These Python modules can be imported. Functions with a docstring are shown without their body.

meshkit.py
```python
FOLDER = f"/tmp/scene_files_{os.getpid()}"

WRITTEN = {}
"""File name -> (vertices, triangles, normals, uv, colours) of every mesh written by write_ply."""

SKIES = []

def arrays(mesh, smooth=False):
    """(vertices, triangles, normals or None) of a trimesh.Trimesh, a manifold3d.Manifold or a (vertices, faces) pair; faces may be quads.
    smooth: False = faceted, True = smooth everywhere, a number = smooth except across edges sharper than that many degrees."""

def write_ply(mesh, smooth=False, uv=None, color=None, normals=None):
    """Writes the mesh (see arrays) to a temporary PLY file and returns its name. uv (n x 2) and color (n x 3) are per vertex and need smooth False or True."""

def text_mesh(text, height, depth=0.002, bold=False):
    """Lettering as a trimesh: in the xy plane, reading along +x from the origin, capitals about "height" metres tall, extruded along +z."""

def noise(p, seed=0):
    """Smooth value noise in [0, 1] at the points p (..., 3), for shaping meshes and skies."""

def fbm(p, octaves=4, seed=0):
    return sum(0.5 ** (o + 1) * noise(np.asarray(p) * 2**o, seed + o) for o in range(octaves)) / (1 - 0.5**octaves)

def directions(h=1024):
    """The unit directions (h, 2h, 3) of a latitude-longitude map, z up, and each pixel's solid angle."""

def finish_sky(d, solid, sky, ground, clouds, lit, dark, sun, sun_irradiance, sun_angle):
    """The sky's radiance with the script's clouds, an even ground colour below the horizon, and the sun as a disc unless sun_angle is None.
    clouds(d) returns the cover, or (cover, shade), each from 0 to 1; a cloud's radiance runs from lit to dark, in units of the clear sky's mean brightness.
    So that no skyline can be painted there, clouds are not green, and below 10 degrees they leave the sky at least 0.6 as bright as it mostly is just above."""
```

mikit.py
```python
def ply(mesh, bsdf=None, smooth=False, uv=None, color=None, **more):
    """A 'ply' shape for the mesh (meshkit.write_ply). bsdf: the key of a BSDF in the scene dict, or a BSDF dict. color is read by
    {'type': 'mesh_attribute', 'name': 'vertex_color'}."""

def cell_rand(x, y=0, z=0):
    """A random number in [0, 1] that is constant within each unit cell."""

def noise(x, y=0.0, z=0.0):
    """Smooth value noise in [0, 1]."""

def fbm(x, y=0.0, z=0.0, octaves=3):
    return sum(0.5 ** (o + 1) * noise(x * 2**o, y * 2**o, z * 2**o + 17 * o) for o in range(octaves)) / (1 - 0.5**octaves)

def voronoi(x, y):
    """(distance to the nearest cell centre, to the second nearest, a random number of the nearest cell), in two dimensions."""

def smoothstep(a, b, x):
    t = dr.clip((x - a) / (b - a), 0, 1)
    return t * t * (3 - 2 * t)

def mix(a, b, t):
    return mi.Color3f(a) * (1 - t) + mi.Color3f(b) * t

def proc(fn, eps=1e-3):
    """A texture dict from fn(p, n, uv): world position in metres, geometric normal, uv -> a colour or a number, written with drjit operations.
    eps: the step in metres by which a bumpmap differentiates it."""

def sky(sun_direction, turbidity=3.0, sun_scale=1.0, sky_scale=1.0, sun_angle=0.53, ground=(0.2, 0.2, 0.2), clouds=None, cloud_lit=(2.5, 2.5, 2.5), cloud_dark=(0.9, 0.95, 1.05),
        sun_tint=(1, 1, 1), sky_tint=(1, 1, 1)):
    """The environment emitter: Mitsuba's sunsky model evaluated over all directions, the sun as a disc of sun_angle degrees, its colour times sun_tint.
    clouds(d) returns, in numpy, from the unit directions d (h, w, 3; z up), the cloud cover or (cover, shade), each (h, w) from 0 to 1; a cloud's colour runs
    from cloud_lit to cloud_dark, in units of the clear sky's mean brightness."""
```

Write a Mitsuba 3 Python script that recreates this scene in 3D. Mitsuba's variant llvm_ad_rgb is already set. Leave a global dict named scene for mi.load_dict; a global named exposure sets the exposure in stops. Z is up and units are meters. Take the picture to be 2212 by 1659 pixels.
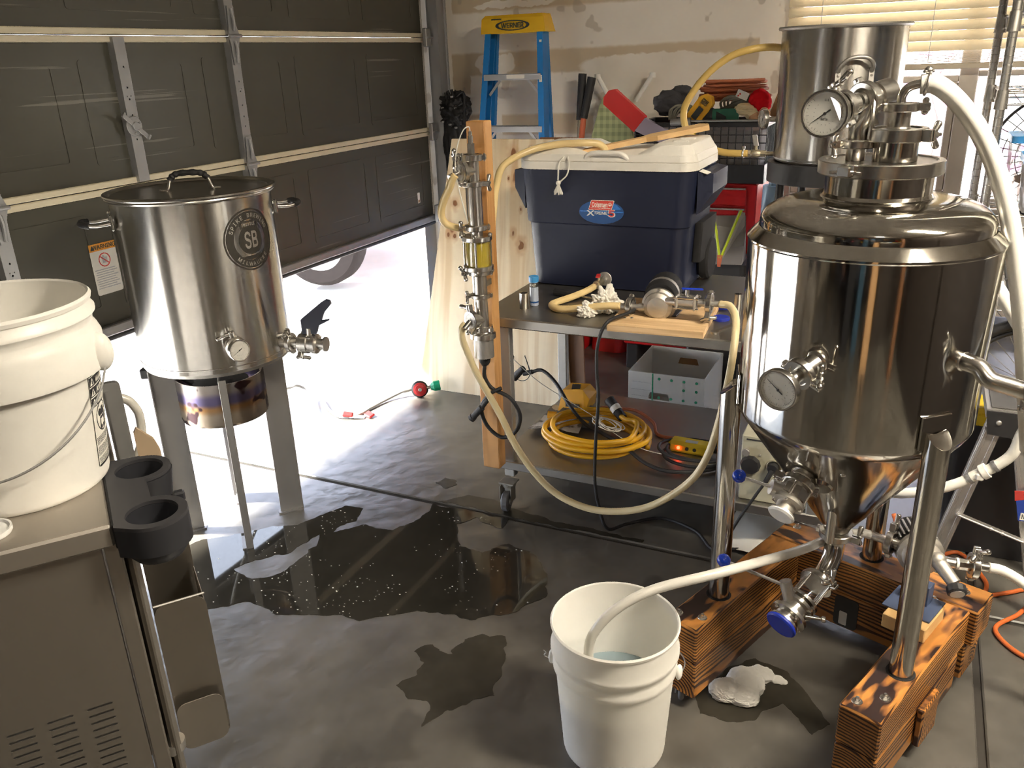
import math, random, numpy as np, trimesh, mitsuba as mi, mikit, meshkit, drjit as dr
from shapely.geometry import Polygon, Point, box as sbox
from shapely.ops import unary_union
from shapely import affinity
from mikit import noise, fbm, voronoi, cell_rand, smoothstep, mix, proc

T = mi.ScalarTransform4f
scene, labels = {}, {}
rng = random.Random(7)
nrng = np.random.default_rng(7)

# ------------------------------------------------------------------ camera, sky, lamps, exposure
scene['camera'] = {'type': 'perspective', 'fov': 62.79, 'fov_axis': 'x', 'near_clip': 0.05, 'far_clip': 200.0,
                   'to_world': T().look_at(origin=[0, 0, 1.57], target=[-0.4065, 0.8391, 1.57 - 0.3615], up=[-0.1231, 0.3417, 0.9317])}
def haze(d):
    """thin bright overcast, thicker low down, broken by noise higher up"""
    el = d[..., 2]
    n = meshkit.fbm(d * np.array([3.0, 3.0, 7.0]), 4, 3)
    return np.clip(0.55 + 0.6 * (n - 0.45) * 2.0 + 0.35 * np.exp(-el / 0.25), 0, 1), np.clip((n - 0.55) * 1.5, 0, 1)
scene['sky'] = mikit.sky([-0.95, -0.45, 1.0], turbidity=3.5, sun_scale=10.0, sky_scale=10.0, sun_angle=5.0, ground=(0.45, 0.44, 0.42),
                         sky_tint=(0.94, 1.0, 1.08), sun_tint=(0.86, 1.0, 1.22), clouds=haze, cloud_lit=(1.70, 1.80, 2.02), cloud_dark=(1.1, 1.15, 1.25))
LAMP = (40.0, 35.6, 28.4)
LAMPS = [((1.25, 1.45, 2.66), 0.62, 0.16), ((0.35, -0.45, 2.66), 0.13, 0.10)]
exposure = 1.9

# ------------------------------------------------------------------ helpers
def rgb(*c): return {'type': 'rgb', 'value': list(map(float, c))}
def two(d): return {'type': 'twosided', 'bsdf': d}
def mat(k, color, rough=0.5, metal=0.0, spec=0.5, bump=None, **kw):
    c = color if isinstance(color, dict) else rgb(*color)
    d = {'type': 'principled', 'base_color': c, 'roughness': rough, 'metallic': metal, 'specular': spec, **kw}
    if bump: d = {'type': 'bumpmap', 'tex': proc(bump[0], eps=bump[2] if len(bump) > 2 else 1e-3), 'scale': bump[1], 'bsdf': d}
    scene[k] = two(d)
    return k
def metal(k, color, alpha, alpha_v=None):
    d = {'type': 'roughconductor', 'material': 'none', 'specular_reflectance': rgb(*color), 'distribution': 'ggx'}
    if alpha_v is None: d['alpha'] = alpha
    else: d['alpha_u'], d['alpha_v'] = alpha, alpha_v
    scene[k] = two(d)
    return k
def uniq(k):
    if k not in scene and k not in labels and not any(s.startswith(k + '__') for s in scene): return k
    n = 1
    while True:
        q = f'{k}_{n:03d}'
        if q not in scene and q not in labels: return q
        n += 1
def thing(name, label, cat, group=None):
    k = uniq(name)
    labels[k] = {'label': label, 'category': cat}
    if group: labels[k]['group'] = group
    return k
def part(p, name, mesh, m, smooth=32, label=None, **kw):
    k = uniq(p + '__' + name)
    scene[k] = mikit.ply(mesh, m, smooth=smooth, **kw)
    if label: labels[k] = {'label': label}
    return k
def one(name, label, cat, mesh, m, smooth=32, group=None, kind=None, **kw):
    k = uniq(name)
    labels[k] = {'label': label, 'category': cat}
    if group: labels[k]['group'] = group
    if kind: labels[k]['kind'] = kind
    scene[k] = mikit.ply(mesh, m, smooth=smooth, **kw)
    return k
def struct(name, mesh, m, label=None, smooth=False, **kw):
    labels[name] = {'kind': 'structure'}
    if label: labels[name]['label'] = label
    if mesh is not None: scene[name] = mikit.ply(mesh, m, smooth=smooth, **kw)
    return name

V = lambda *a: np.array(a, float)
def nz(a):
    a = np.asarray(a, float)
    return a / np.linalg.norm(a)
def frame(o, z=(0, 0, 1), x=None):
    z = nz(z)
    if x is None: x = (1, 0, 0) if abs(z[0]) < 0.9 else (0, 1, 0)
    x = np.asarray(x, float); x = nz(x - z * (x @ z))
    M = np.eye(4); M[:3, 0], M[:3, 1], M[:3, 2], M[:3, 3] = x, np.cross(z, x), z, o
    return M
def xf(m, M):
    m = m.copy(); m.apply_transform(M); return m
def cat(*ms): return trimesh.util.concatenate([m for g in ms for m in (g if isinstance(g, (list, tuple)) else [g])])
def box(c, s, bev=0.0, rz=0.0, F=None):
    h = np.array(s, float) / 2
    if bev <= 0: m = trimesh.creation.box(extents=s)
    else:
        b = min(bev, h.min() * 0.9)
        P = [np.array(sg) * (h - b * (1 - np.eye(3)[a])) for sg in np.array(np.meshgrid(*[(-1, 1)] * 3)).T.reshape(-1, 3) for a in range(3)]
        m = trimesh.convex.convex_hull(np.array(P))
    M = np.eye(4)
    if rz: M[:2, :2] = [[math.cos(rz), -math.sin(rz)], [math.sin(rz), math.cos(rz)]]
    M[:3, 3] = c
    return xf(m, M if F is None else F @ M)
def box2(a, b, bev=0.0):
    a, b = np.array(a, float), np.array(b, float)
    return box((a + b) / 2, np.abs(b - a), bev)
def hull(pts): return trimesh.convex.convex_hull(np.asarray(pts, float))
def sph(c, r, n=2, s=(1, 1, 1)):
    m = trimesh.creation.icosphere(subdivisions=n, radius=r)
    m.apply_scale(s); m.apply_translation(c); return m
def lathe(prof, F=None, seg=40, close=False):
    """prof: (r, z) from the bottom centre over the outside to the top; a ring of seg sides"""
    P = list(prof) + ([prof[0]] if close else [])
    a = np.arange(seg) * 2 * np.pi / seg
    v, idx = [], []
    for r, z in P:
        if r < 1e-7: idx.append([len(v)] * seg); v.append((0, 0, z))
        else:
            idx.append(list(range(len(v), len(v) + seg)))
            v += [(r * math.cos(t), r * math.sin(t), z) for t in a]
    f = []
    for i in range(len(P) - 1):
        A, B = idx[i], idx[i + 1]
        for j in range(seg):
            k = (j + 1) % seg
            if A[j] != A[k]: f.append((A[j], A[k], B[k]))
            if B[j] != B[k]: f.append((A[j], B[k], B[j]))
    m = trimesh.Trimesh(np.array(v), np.array(f), process=False)
    return m if F is None else xf(m, F)
def cyl(p0, p1, r, r1=None, seg=24, cap=True):
    p0, p1 = np.array(p0, float), np.array(p1, float); L = np.linalg.norm(p1 - p0); r1 = r if r1 is None else r1
    pr = [(0, 0), (r, 0), (r1, L), (0, L)] if cap else [(r, 0), (r1, L)]
    return lathe(pr, frame(p0, p1 - p0), seg)
def disc(c, n, r, t, bev=0.0, seg=40):
    b = min(bev, t / 2)
    return lathe([(0, 0), (r - b, 0), (r, b), (r, t - b), (r - b, t), (0, t)], frame(c, n), seg)
def torus(c, n, R, r, seg=40, n2=12, F=None):
    pr = [(R + r * math.cos(t), r * math.sin(t)) for t in np.arange(n2) * 2 * np.pi / n2 - np.pi]
    return lathe(pr, frame(c, n) if F is None else F, seg, close=True)
def smoothpath(pts, per=8, closed=False):
    p = np.array(pts, float)
    q = np.vstack([p[-1], p, p[0], p[1]]) if closed else np.vstack([2 * p[0] - p[1], p, 2 * p[-1] - p[-2]])
    out = []
    for i in range(1, len(q) - 2):
        a, b, c, d = q[i - 1:i + 3]
        for t in np.arange(per) / per:
            out.append(0.5 * (2 * b + (c - a) * t + (2 * a - 5 * b + 4 * c - d) * t * t + (3 * b - a - 3 * c + d) * t ** 3))
    if not closed: out.append(q[-2])
    return np.array(out)
def tube(pts, r, sides=12, per=8, closed=False, raw=False, cap=True):
    p = np.array(pts, float) if raw else smoothpath(pts, per, closed)
    n = len(p)
    t = (np.roll(p, -1, 0) - np.roll(p, 1, 0)) if closed else np.gradient(p, axis=0)
    t /= np.linalg.norm(t, axis=1, keepdims=True) + 1e-12
    u = np.cross(t[0], (0, 0, 1) if abs(t[0][2]) < 0.9 else (1, 0, 0)); u /= np.linalg.norm(u)
    R = np.broadcast_to(r, (n,)); ang = np.arange(sides) * 2 * np.pi / sides
    v = []
    for i in range(n):
        u = u - t[i] * (u @ t[i]); u /= np.linalg.norm(u) + 1e-12
        w = np.cross(t[i], u)
        v.append(p[i] + R[i] * (np.cos(ang)[:, None] * u + np.sin(ang)[:, None] * w))
    v = np.vstack(v); f = []
    for i in range(n if closed else n - 1):
        k = (i + 1) % n
        for j in range(sides):
            l = (j + 1) % sides
            f += [(i * sides + j, i * sides + l, k * sides + l), (i * sides + j, k * sides + l, k * sides + j)]
    if cap and not closed:
        v = np.vstack([v, p[0], p[-1]]); a, b = len(v) - 2, len(v) - 1
        for j in range(sides):
            l = (j + 1) % sides
            f += [(a, l, j), (b, (n - 1) * sides + j, (n - 1) * sides + l)]
    return trimesh.Trimesh(v, np.array(f), process=False)
def prism(poly, d, F=None):
    gs = getattr(poly, 'geoms', [poly])
    m = cat([trimesh.creation.extrude_polygon(g, d, engine='earcut') for g in gs if g.area > 1e-9])
    return m if F is None else xf(m, F)
def rrect(w, h, r, cx=0, cy=0): return sbox(cx - w / 2 + r, cy - h / 2 + r, cx + w / 2 - r, cy + h / 2 - r).buffer(r, 4)
def text(s, h, F, d=0.0006, bold=True, center=True, width=None):
    m = meshkit.text_mesh(s, h, d, bold)
    b = m.bounds
    if center: m.apply_translation([-(b[0][0] + b[1][0]) / 2, -(b[0][1] + b[1][1]) / 2, 0])
    if width: m.apply_scale([width / (b[1][0] - b[0][0]), 1, 1])
    return xf(m, F)
def wrap(m, c, R, a0, z0):
    """a flat mesh (x right, y up, z out) laid round the upright cylinder at c: x runs along the circle from the angle a0"""
    v = np.array(m.vertices); a = a0 + v[:, 0] / R; r = R + v[:, 2]
    return trimesh.Trimesh(np.stack([c[0] + r * np.cos(a), c[1] + r * np.sin(a), z0 + v[:, 1]], 1), m.faces, process=False)
def subdiv(m, e):
    v, f = trimesh.remesh.subdivide_to_size(m.vertices, m.faces, e, max_iter=20)
    return trimesh.Trimesh(v, f, process=False)
def blob(c, s, seed=0, amp=0.25, fr=3.0, n=3, squash=None):
    m = trimesh.creation.icosphere(subdivisions=n)
    d = meshkit.fbm(m.vertices * fr + 11 * seed + 5, 3, seed) - 0.5
    v = m.vertices * (1 + amp * 2 * d[:, None]) * np.array(s) + np.array(c)
    return trimesh.Trimesh(v, m.faces, process=False)
def bolthead(c, n, r=0.008, h=0.006, washer=True):
    F = frame(c, n)
    ms = [lathe([(0, 0), (r, 0), (r, h), (r * 0.6, h), (r * 0.6, h * 2.0), (0, h * 2.2)], F, 6)]
    if washer: ms.append(lathe([(0, 0), (r * 1.6, 0), (r * 1.5, h * 0.25), (0, h * 0.25)], F, 20))
    return cat(ms)
def wingnut(c, axis, up, s=1.0):
    """a threaded bolt end with a two-lobed nut"""
    c, axis, up = np.array(c, float), nz(axis), nz(up)
    ms = [cyl(c - axis * 0.012 * s, c + axis * 0.020 * s, 0.0028 * s, seg=10), cyl(c - axis * 0.006 * s, c + axis * 0.007 * s, 0.0062 * s, seg=14)]
    for k in (-1, 1):
        a = c + up * k * 0.006 * s; b = c + up * k * 0.018 * s + axis * 0.009 * s
        P = np.vstack([sph(a, 0.0045 * s, 1).vertices, sph(b, 0.0062 * s, 1, ).vertices])
        ms.append(hull(P))
    return cat(ms)
def triclamp(p, c, axis, r, wing, name='clamp', m='steel', s=1.0, w=0.017, up=None):
    """a hinged ring clamp round a ferrule at c; its wing nut stands off towards wing"""
    c, axis = np.array(c, float), nz(axis); wing = np.array(wing, float); wing = nz(wing - axis * (wing @ axis))
    F = frame(c, axis, wing); R = r + 0.0085 * s; h = w * s / 2
    ring = lathe([(r * 0.9, -h), (R - 0.002, -h), (R, -h + 0.002), (R, h - 0.002), (R - 0.002, h), (r * 0.9, h)], F, 36, close=True)
    ear1 = box((R + 0.008 * s, 0.0055 * s, 0), (0.022 * s, 0.0065 * s, w * s * 0.9), 0.001, F=F)
    ear2 = box((R + 0.008 * s, -0.0055 * s, 0), (0.022 * s, 0.0065 * s, w * s * 0.9), 0.001, F=F)
    hinge = cat(box((-R - 0.003 * s, 0, 0), (0.012 * s, 0.017 * s, w * s * 0.8), 0.002, F=F), cyl((F @ [-R - 0.004 * s, 0, -h * 1.2, 1])[:3], (F @ [-R - 0.004 * s, 0, h * 1.2, 1])[:3], 0.003 * s, seg=10))
    k = part(p, name, cat(ring, ear1, ear2, hinge), m, 35)
    if k.count('__') < 2:
        q = (F @ [R + 0.011 * s, 0.014 * s, 0, 1])[:3]
        part(k, 'wing_nut', wingnut(q, F[:3, 1], axis if up is None else up, s * 1.15), m, 40)
    return k
def dial(p, name, c, n, R, rot=0.0, needle=2.4, depth=0.012, up=(0, 0, 1), bez='steel', arc=(-225, 45), ticks=26, nums=()):
    """round gauge: a stepped steel case with a white face, black tick marks and a needle"""
    F = frame(c, n, np.cross(up, n)); 
    case = lathe([(0, -depth * 1.6), (R * 0.55, -depth * 1.6), (R * 0.92, -depth), (R, -depth * 0.9), (R, 0.001), (R * 0.97, 0.0035), (R * 0.90, 0.0035), (R * 0.885, 0.0), (R * 0.885, -0.003), (0, -0.003)], F, 48)
    k = part(p, name, case, bez, 30)
    part(k, 'face', lathe([(0, -0.0024), (R * 0.882, -0.0024)], F, 48) if 0 else disc((F @ [0, 0, -0.0029, 1])[:3], n, R * 0.88, 0.0008), 'dial_white', False)
    tk = []
    for i, a in enumerate(np.radians(np.linspace(arc[0], arc[1], ticks))):
        L = 0.12 if i % 5 == 0 else 0.06
        Q = F @ frame((0, 0, 0), (0, 0, 1), (math.cos(a), math.sin(a), 0))
        tk.append(box((R * (0.80 - L / 2), 0, -0.0018), (R * L, R * 0.014, 0.0005), F=Q))
    for a in np.radians(np.linspace(arc[0], arc[1], 14)):
        Q = F @ frame((0, 0, 0), (0, 0, 1), (math.cos(a), math.sin(a), 0))
        tk.append(box((R * 0.47, 0, -0.0018), (R * 0.05, R * 0.012, 0.0005), F=Q))
    for s, a, rr, hh in nums:
        tk.append(text(s, R * hh, F @ frame((R * rr * math.cos(math.radians(a)), R * rr * math.sin(math.radians(a)), -0.0019), (0, 0, 1)), 0.0004))
    part(k, 'scale', cat(tk), 'ink_grey', False)
    Q = F @ frame((0, 0, 0), (0, 0, 1), (math.cos(needle), math.sin(needle), 0))
    nd = prism(Polygon([(-0.28 * R, -0.035 * R), (-0.28 * R, 0.035 * R), (0, 0.02 * R), (0.72 * R, 0.004 * R), (0.72 * R, -0.004 * R), (0, -0.02 * R)]), 0.0007, Q @ frame((0, 0, -0.001)))
    part(k, 'needle', cat(nd, lathe([(0, 0), (0.06 * R, 0), (0.06 * R, 0.0016), (0, 0.0016)], F @ frame((0, 0, -0.0014)), 16)), 'black_plastic', False)
    return k

# ------------------------------------------------------------------ materials
metal('steel', (0.64, 0.62, 0.58), 0.06)
metal('mirror_steel', (0.60, 0.575, 0.535), 0.012)
metal('tank_steel', (0.62, 0.60, 0.56), 0.006)
metal('brushed', (0.60, 0.585, 0.555), 0.022, 0.11)
metal('brushed2', (0.52, 0.50, 0.465), 0.03, 0.13)
metal('satin', (0.56, 0.54, 0.51), 0.28)
metal('lid_steel', (0.52, 0.50, 0.47), 0.06)
metal('cast_steel', (0.62, 0.585, 0.53), 0.30)
metal('chrome', (0.72, 0.70, 0.66), 0.07)
metal('dark_chrome', (0.64, 0.62, 0.58), 0.12)
metal('galvanized', (0.50, 0.505, 0.52), 0.42)
metal('dull_steel', (0.42, 0.42, 0.42), 0.38)
metal('aluminium', (0.62, 0.60, 0.58), 0.33)
metal('brass', (0.70, 0.62, 0.46), 0.22)
metal('etched', (0.10, 0.095, 0.085), 0.42)
mat('dial_white', (0.62, 0.61, 0.57), 0.45)
mat('ink_grey', (0.12, 0.12, 0.12), 0.7)
mat('black_plastic', (0.018, 0.018, 0.02), 0.45)
mat('black_matte', (0.012, 0.012, 0.013), 0.75, spec=0.25)
mat('black_rubber', (0.014, 0.014, 0.016), 0.6)
mat('grey_rubber', (0.09, 0.09, 0.095), 0.6)
mat('dark_plastic', (0.022, 0.023, 0.028), 0.4)
mat('white_plastic', (0.80, 0.785, 0.74), 0.38)
mat('cap_white', (0.70, 0.70, 0.69), 0.5)
mat('blue_knob', (0.008, 0.035, 0.36), 0.22)
mat('blue_cap', (0.006, 0.022, 0.30), 0.5)
mat('label_white', (0.74, 0.72, 0.66), 0.55)
mat('label_grey', (0.42, 0.42, 0.42), 0.6)
mat('ink', (0.02, 0.02, 0.022), 0.6)
mat('orange_ink', (0.62, 0.26, 0.03), 0.6)
mat('red_ink', (0.52, 0.05, 0.04), 0.6)
mat('silicone', (0.72, 0.55, 0.27), 0.35)
mat('silicone_pale', (0.70, 0.58, 0.34), 0.35)
mat('hose_tan', (0.58, 0.40, 0.12), 0.42)
mat('hose_white', (0.80, 0.785, 0.72), 0.35)
mat('hose_clear', (0.58, 0.565, 0.52), 0.25)
mat('hose_grey', (0.36, 0.36, 0.35), 0.35)
mat('yellow_cord', (0.62, 0.33, 0.012), 0.42)
mat('yellow_plastic', (0.66, 0.33, 0.015), 0.42)
mat('lemon_plastic', (0.70, 0.50, 0.03), 0.42)
mat('orange_cord', (0.58, 0.13, 0.03), 0.45)
mat('rust_cord', (0.36, 0.11, 0.05), 0.5)
mat('olive_cord', (0.20, 0.19, 0.15), 0.55)
mat('white_cord', (0.66, 0.64, 0.58), 0.6)
mat('red_paint', (0.42, 0.012, 0.014), 0.30)
mat('red_plastic', (0.50, 0.03, 0.03), 0.4)
mat('red_plush', (0.42, 0.008, 0.012), 0.95, spec=0.1)
mat('cream_plush', (0.72, 0.60, 0.38), 0.95, spec=0.1)
mat('skin_plush', (0.60, 0.36, 0.20), 0.9, spec=0.1)
mat('green_box', (0.01, 0.10, 0.06), 0.5)
mat('green_plastic', (0.01, 0.30, 0.14), 0.4)
mat('blue_rail', (0.012, 0.15, 0.42), 0.4)
mat('yellow_top', (0.72, 0.43, 0.02), 0.4)
mat('grey_cloth', (0.22, 0.205, 0.20), 0.9, spec=0.15)
mat('dark_cloth', (0.05, 0.05, 0.055), 0.9, spec=0.15)
mat('neon', (0.52, 0.62, 0.02), 0.6)
mat('paper_white', (0.78, 0.76, 0.70), 0.9, spec=0.1)
mat('cardboard_white', (0.66, 0.66, 0.64), 0.8, spec=0.15)
mat('cardboard_brown', (0.36, 0.22, 0.11), 0.85, spec=0.15)
mat('amp_beige', (0.42, 0.40, 0.30), 0.5)
mat('blue_lid', (0.04, 0.25, 0.56), 0.4)
mat('tote_yellow', (0.68, 0.46, 0.02), 0.45)
mat('cream_rail', (0.62, 0.56, 0.42), 0.5)
mat('lilac_cloth', (0.38, 0.42, 0.58), 0.9, spec=0.1)
mat('white_towel', (0.62, 0.60, 0.55), 0.95, spec=0.1)
mat('blue_grey', (0.05, 0.07, 0.13), 0.45)
mat('vinyl_frame', (0.50, 0.45, 0.39), 0.5)
mat('tan_metal', (0.40, 0.30, 0.20), 0.5)
def _brown(p, n, uv): return mix((0.16, 0.075, 0.035), (0.24, 0.12, 0.06), fbm(p.x * 30, p.y * 30, p.z * 3))
mat('brown_wood', proc(_brown), 0.5)
scene['glass'] = {'type': 'thindielectric', 'int_ior': 1.5}
scene['clear_plastic'] = {'type': 'blendbsdf', 'weight': 0.28, 'a': {'type': 'thindielectric', 'int_ior': 1.45}, 'b': two({'type': 'diffuse', 'reflectance': rgb(0.6, 0.6, 0.6)})}
scene['frost_plastic'] = {'type': 'principledthin', 'base_color': rgb(0.90, 0.885, 0.84), 'roughness': 0.38, 'diff_trans': 0.62, 'spec_trans': 0.0, 'eta': 1.45}
scene['wort'] = {'type': 'dielectric', 'int_ior': 1.34, 'ext_ior': 1.0, 'specular_transmittance': rgb(0.80, 0.62, 0.14)}
scene['liquid'] = two({'type': 'principled', 'base_color': rgb(0.28, 0.36, 0.40), 'roughness': 0.12, 'specular': 0.4})
scene['foam'] = two({'type': 'bumpmap', 'tex': proc(lambda p, n, uv: voronoi(p.x * 220, p.y * 220 + p.z * 160)[0], 4e-4), 'scale': 0.004, 'bsdf': {'type': 'diffuse', 'reflectance': rgb(0.72, 0.70, 0.66)}})

# pine, plywood, charred timber: grain in the solid wood
def _pine(p, n, uv):
    g = fbm(p.x * 45 + 3 * noise(p.z * 3), p.y * 45, p.z * 2.2, 3)
    return mix((0.40, 0.19, 0.06), (0.54, 0.29, 0.11), smoothstep(0.3, 0.7, g))
mat('post_wood', proc(_pine), 0.5)
def _board(p, n, uv):
    g = fbm(p.x * 4.0, p.y * 70 + 2 * noise(p.x * 4), p.z * 70, 3)
    return mix((0.50, 0.32, 0.16), (0.68, 0.48, 0.27), smoothstep(0.3, 0.7, g))
mat('board_wood', proc(_board), 0.5)
def _paddle(p, n, uv): return mix((0.55, 0.33, 0.14), (0.68, 0.46, 0.22), fbm(p.x * 8, p.y * 90, p.z * 90))
mat('paddle_wood', proc(_paddle), 0.5)
def _block(p, n, uv): return mix((0.52, 0.32, 0.13), (0.68, 0.45, 0.20), fbm(p.x * 60, p.y * 8, p.z * 60))
mat('block_wood', proc(_block), 0.55)
KN = [(-1.716, 1.160, 0.040), (-1.700, 1.050, 0.048), (-1.735, 1.045, 0.012), (-1.656, 0.745, 0.036), (-1.665, 0.905, 0.014), (-1.700, 0.80, 0.022), (-2.017, 0.925, 0.030), (-2.030, 0.800, 0.036), (-2.050, 0.775, 0.022), (-2.015, 0.770, 0.022), (-1.63, 1.18, 0.015), (-1.9, 0.40, 0.03)]
def _ply(p, n, uv):
    w = 0.10 * (fbm(p.x * 6, p.z * 1.6, 3.0, 3) - 0.5)
    g = fbm((p.x + w) * 34, p.z * 1.6, 1.0, 3)
    c = mix((0.62, 0.47, 0.29), (0.78, 0.66, 0.47), smoothstep(0.25, 0.7, g))
    for x, z, r in KN:
        dx, dz = (p.x - x) / (r * 0.62), (p.z - z) / r
        d = dr.sqrt(dx * dx + dz * dz) + 0.5 * (noise(p.x * 60, p.z * 60) - 0.5)
        c = mix(c, (0.42, 0.22, 0.09), 0.55 * (1 - smoothstep(0.7, 1.8, d)))
        c = mix(c, (0.20, 0.08, 0.03), (1 - smoothstep(0.35, 0.7, d)))
    return c
mat('plywood', proc(_ply), 0.6, spec=0.3)
E1, E2, SC = V(0.939, -0.344), V(0.344, 0.939), V(-0.072, 1.94)
def _char(p, n, uv, back=False):
    dx, dy = p.x - SC[0], p.y - SC[1]
    b, a = dx * E1[0] + dy * E1[1], dx * E2[0] + dy * E2[1]
    if back: a, b = b, a
    lay = dr.select(p.z > 0.148, 1.0, 0.0)
    if back: bl = b - 0.26
    else: bl = b - dr.select(b < 0.0, -0.235, 0.205)
    zl = p.z - 0.045 - lay * (0.085 - 0.19)
    wob = 0.05 * (fbm(a * 2.6 + lay * 7, bl * 7, zl * 7, 4) - 0.5)
    r = dr.sqrt(bl * bl * 1.1 + zl * zl * 1.3) + wob
    ring = 0.5 + 0.5 * dr.sin(r * 590 + 4 * noise(a * 3, bl * 30, zl * 30))
    late = smoothstep(0.40, 0.85, ring)
    c = mix((0.60, 0.27, 0.065), (0.40, 0.155, 0.035), fbm(a * 10, bl * 70, zl * 70))
    top = smoothstep(0.7, 0.9, n.z)
    q = fbm(a * 6 + 4, b * 20, 2.0 + lay * 5, 4) + 0.35 * (noise(a * 22, b * 75, 7.0) - 0.5)
    burn = smoothstep(0.44, 0.53, q)
    side_burn = smoothstep(0.33, 0.52, fbm(a * 2.6 + 9, b * 8, p.z * 13, 3))
    c = mix(c, (0.045, 0.018, 0.010), late * (0.95 - 0.60 * top))
    c = mix(c, (0.17, 0.062, 0.026), 0.7 * smoothstep(0.38, 0.45, q) * top)
    c = mix(c, (0.016, 0.009, 0.011), burn * top * 0.96)
    return mix(c, (0.030, 0.012, 0.008), side_burn * (1 - top) * (0.50 + 0.45 * late))
mat('char_wood', proc(lambda p, n, uv: _char(p, n, uv)), 0.34, spec=0.45)
mat('char_wood_back', proc(lambda p, n, uv: _char(p, n, uv, True)), 0.34, spec=0.45)

metal('dull_leg', (0.40, 0.39, 0.38), 0.33)
metal('panel_steel', (0.40, 0.37, 0.33), 0.30)
metal('pocket_steel', (0.42, 0.39, 0.35), 0.16)
metal('shelf_steel', (0.50, 0.46, 0.41), 0.34)
mat('blue_black', (0.022, 0.028, 0.05), 0.45)
mat('cup_plastic', (0.035, 0.035, 0.04), 0.5)
def _heat(p, n, uv):
    w = 0.012 * (fbm(p.x * 20, p.y * 20, p.z * 8) - 0.5)
    z = p.z + w
    c = mix((0.50, 0.42, 0.33), (0.42, 0.24, 0.10), smoothstep(0.470, 0.500, z))
    c = mix(c, (0.14, 0.12, 0.22), smoothstep(0.498, 0.520, z)); c = mix(c, (0.30, 0.27, 0.25), smoothstep(0.535, 0.56, z))
    return mix(c, (0.06, 0.035, 0.04), smoothstep(0.62, 0.68, fbm(p.x * 16, p.y * 16, p.z * 14, 3)))
scene['heat_steel'] = two({'type': 'principled', 'base_color': proc(_heat), 'metallic': 1.0, 'roughness': 0.28})

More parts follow.
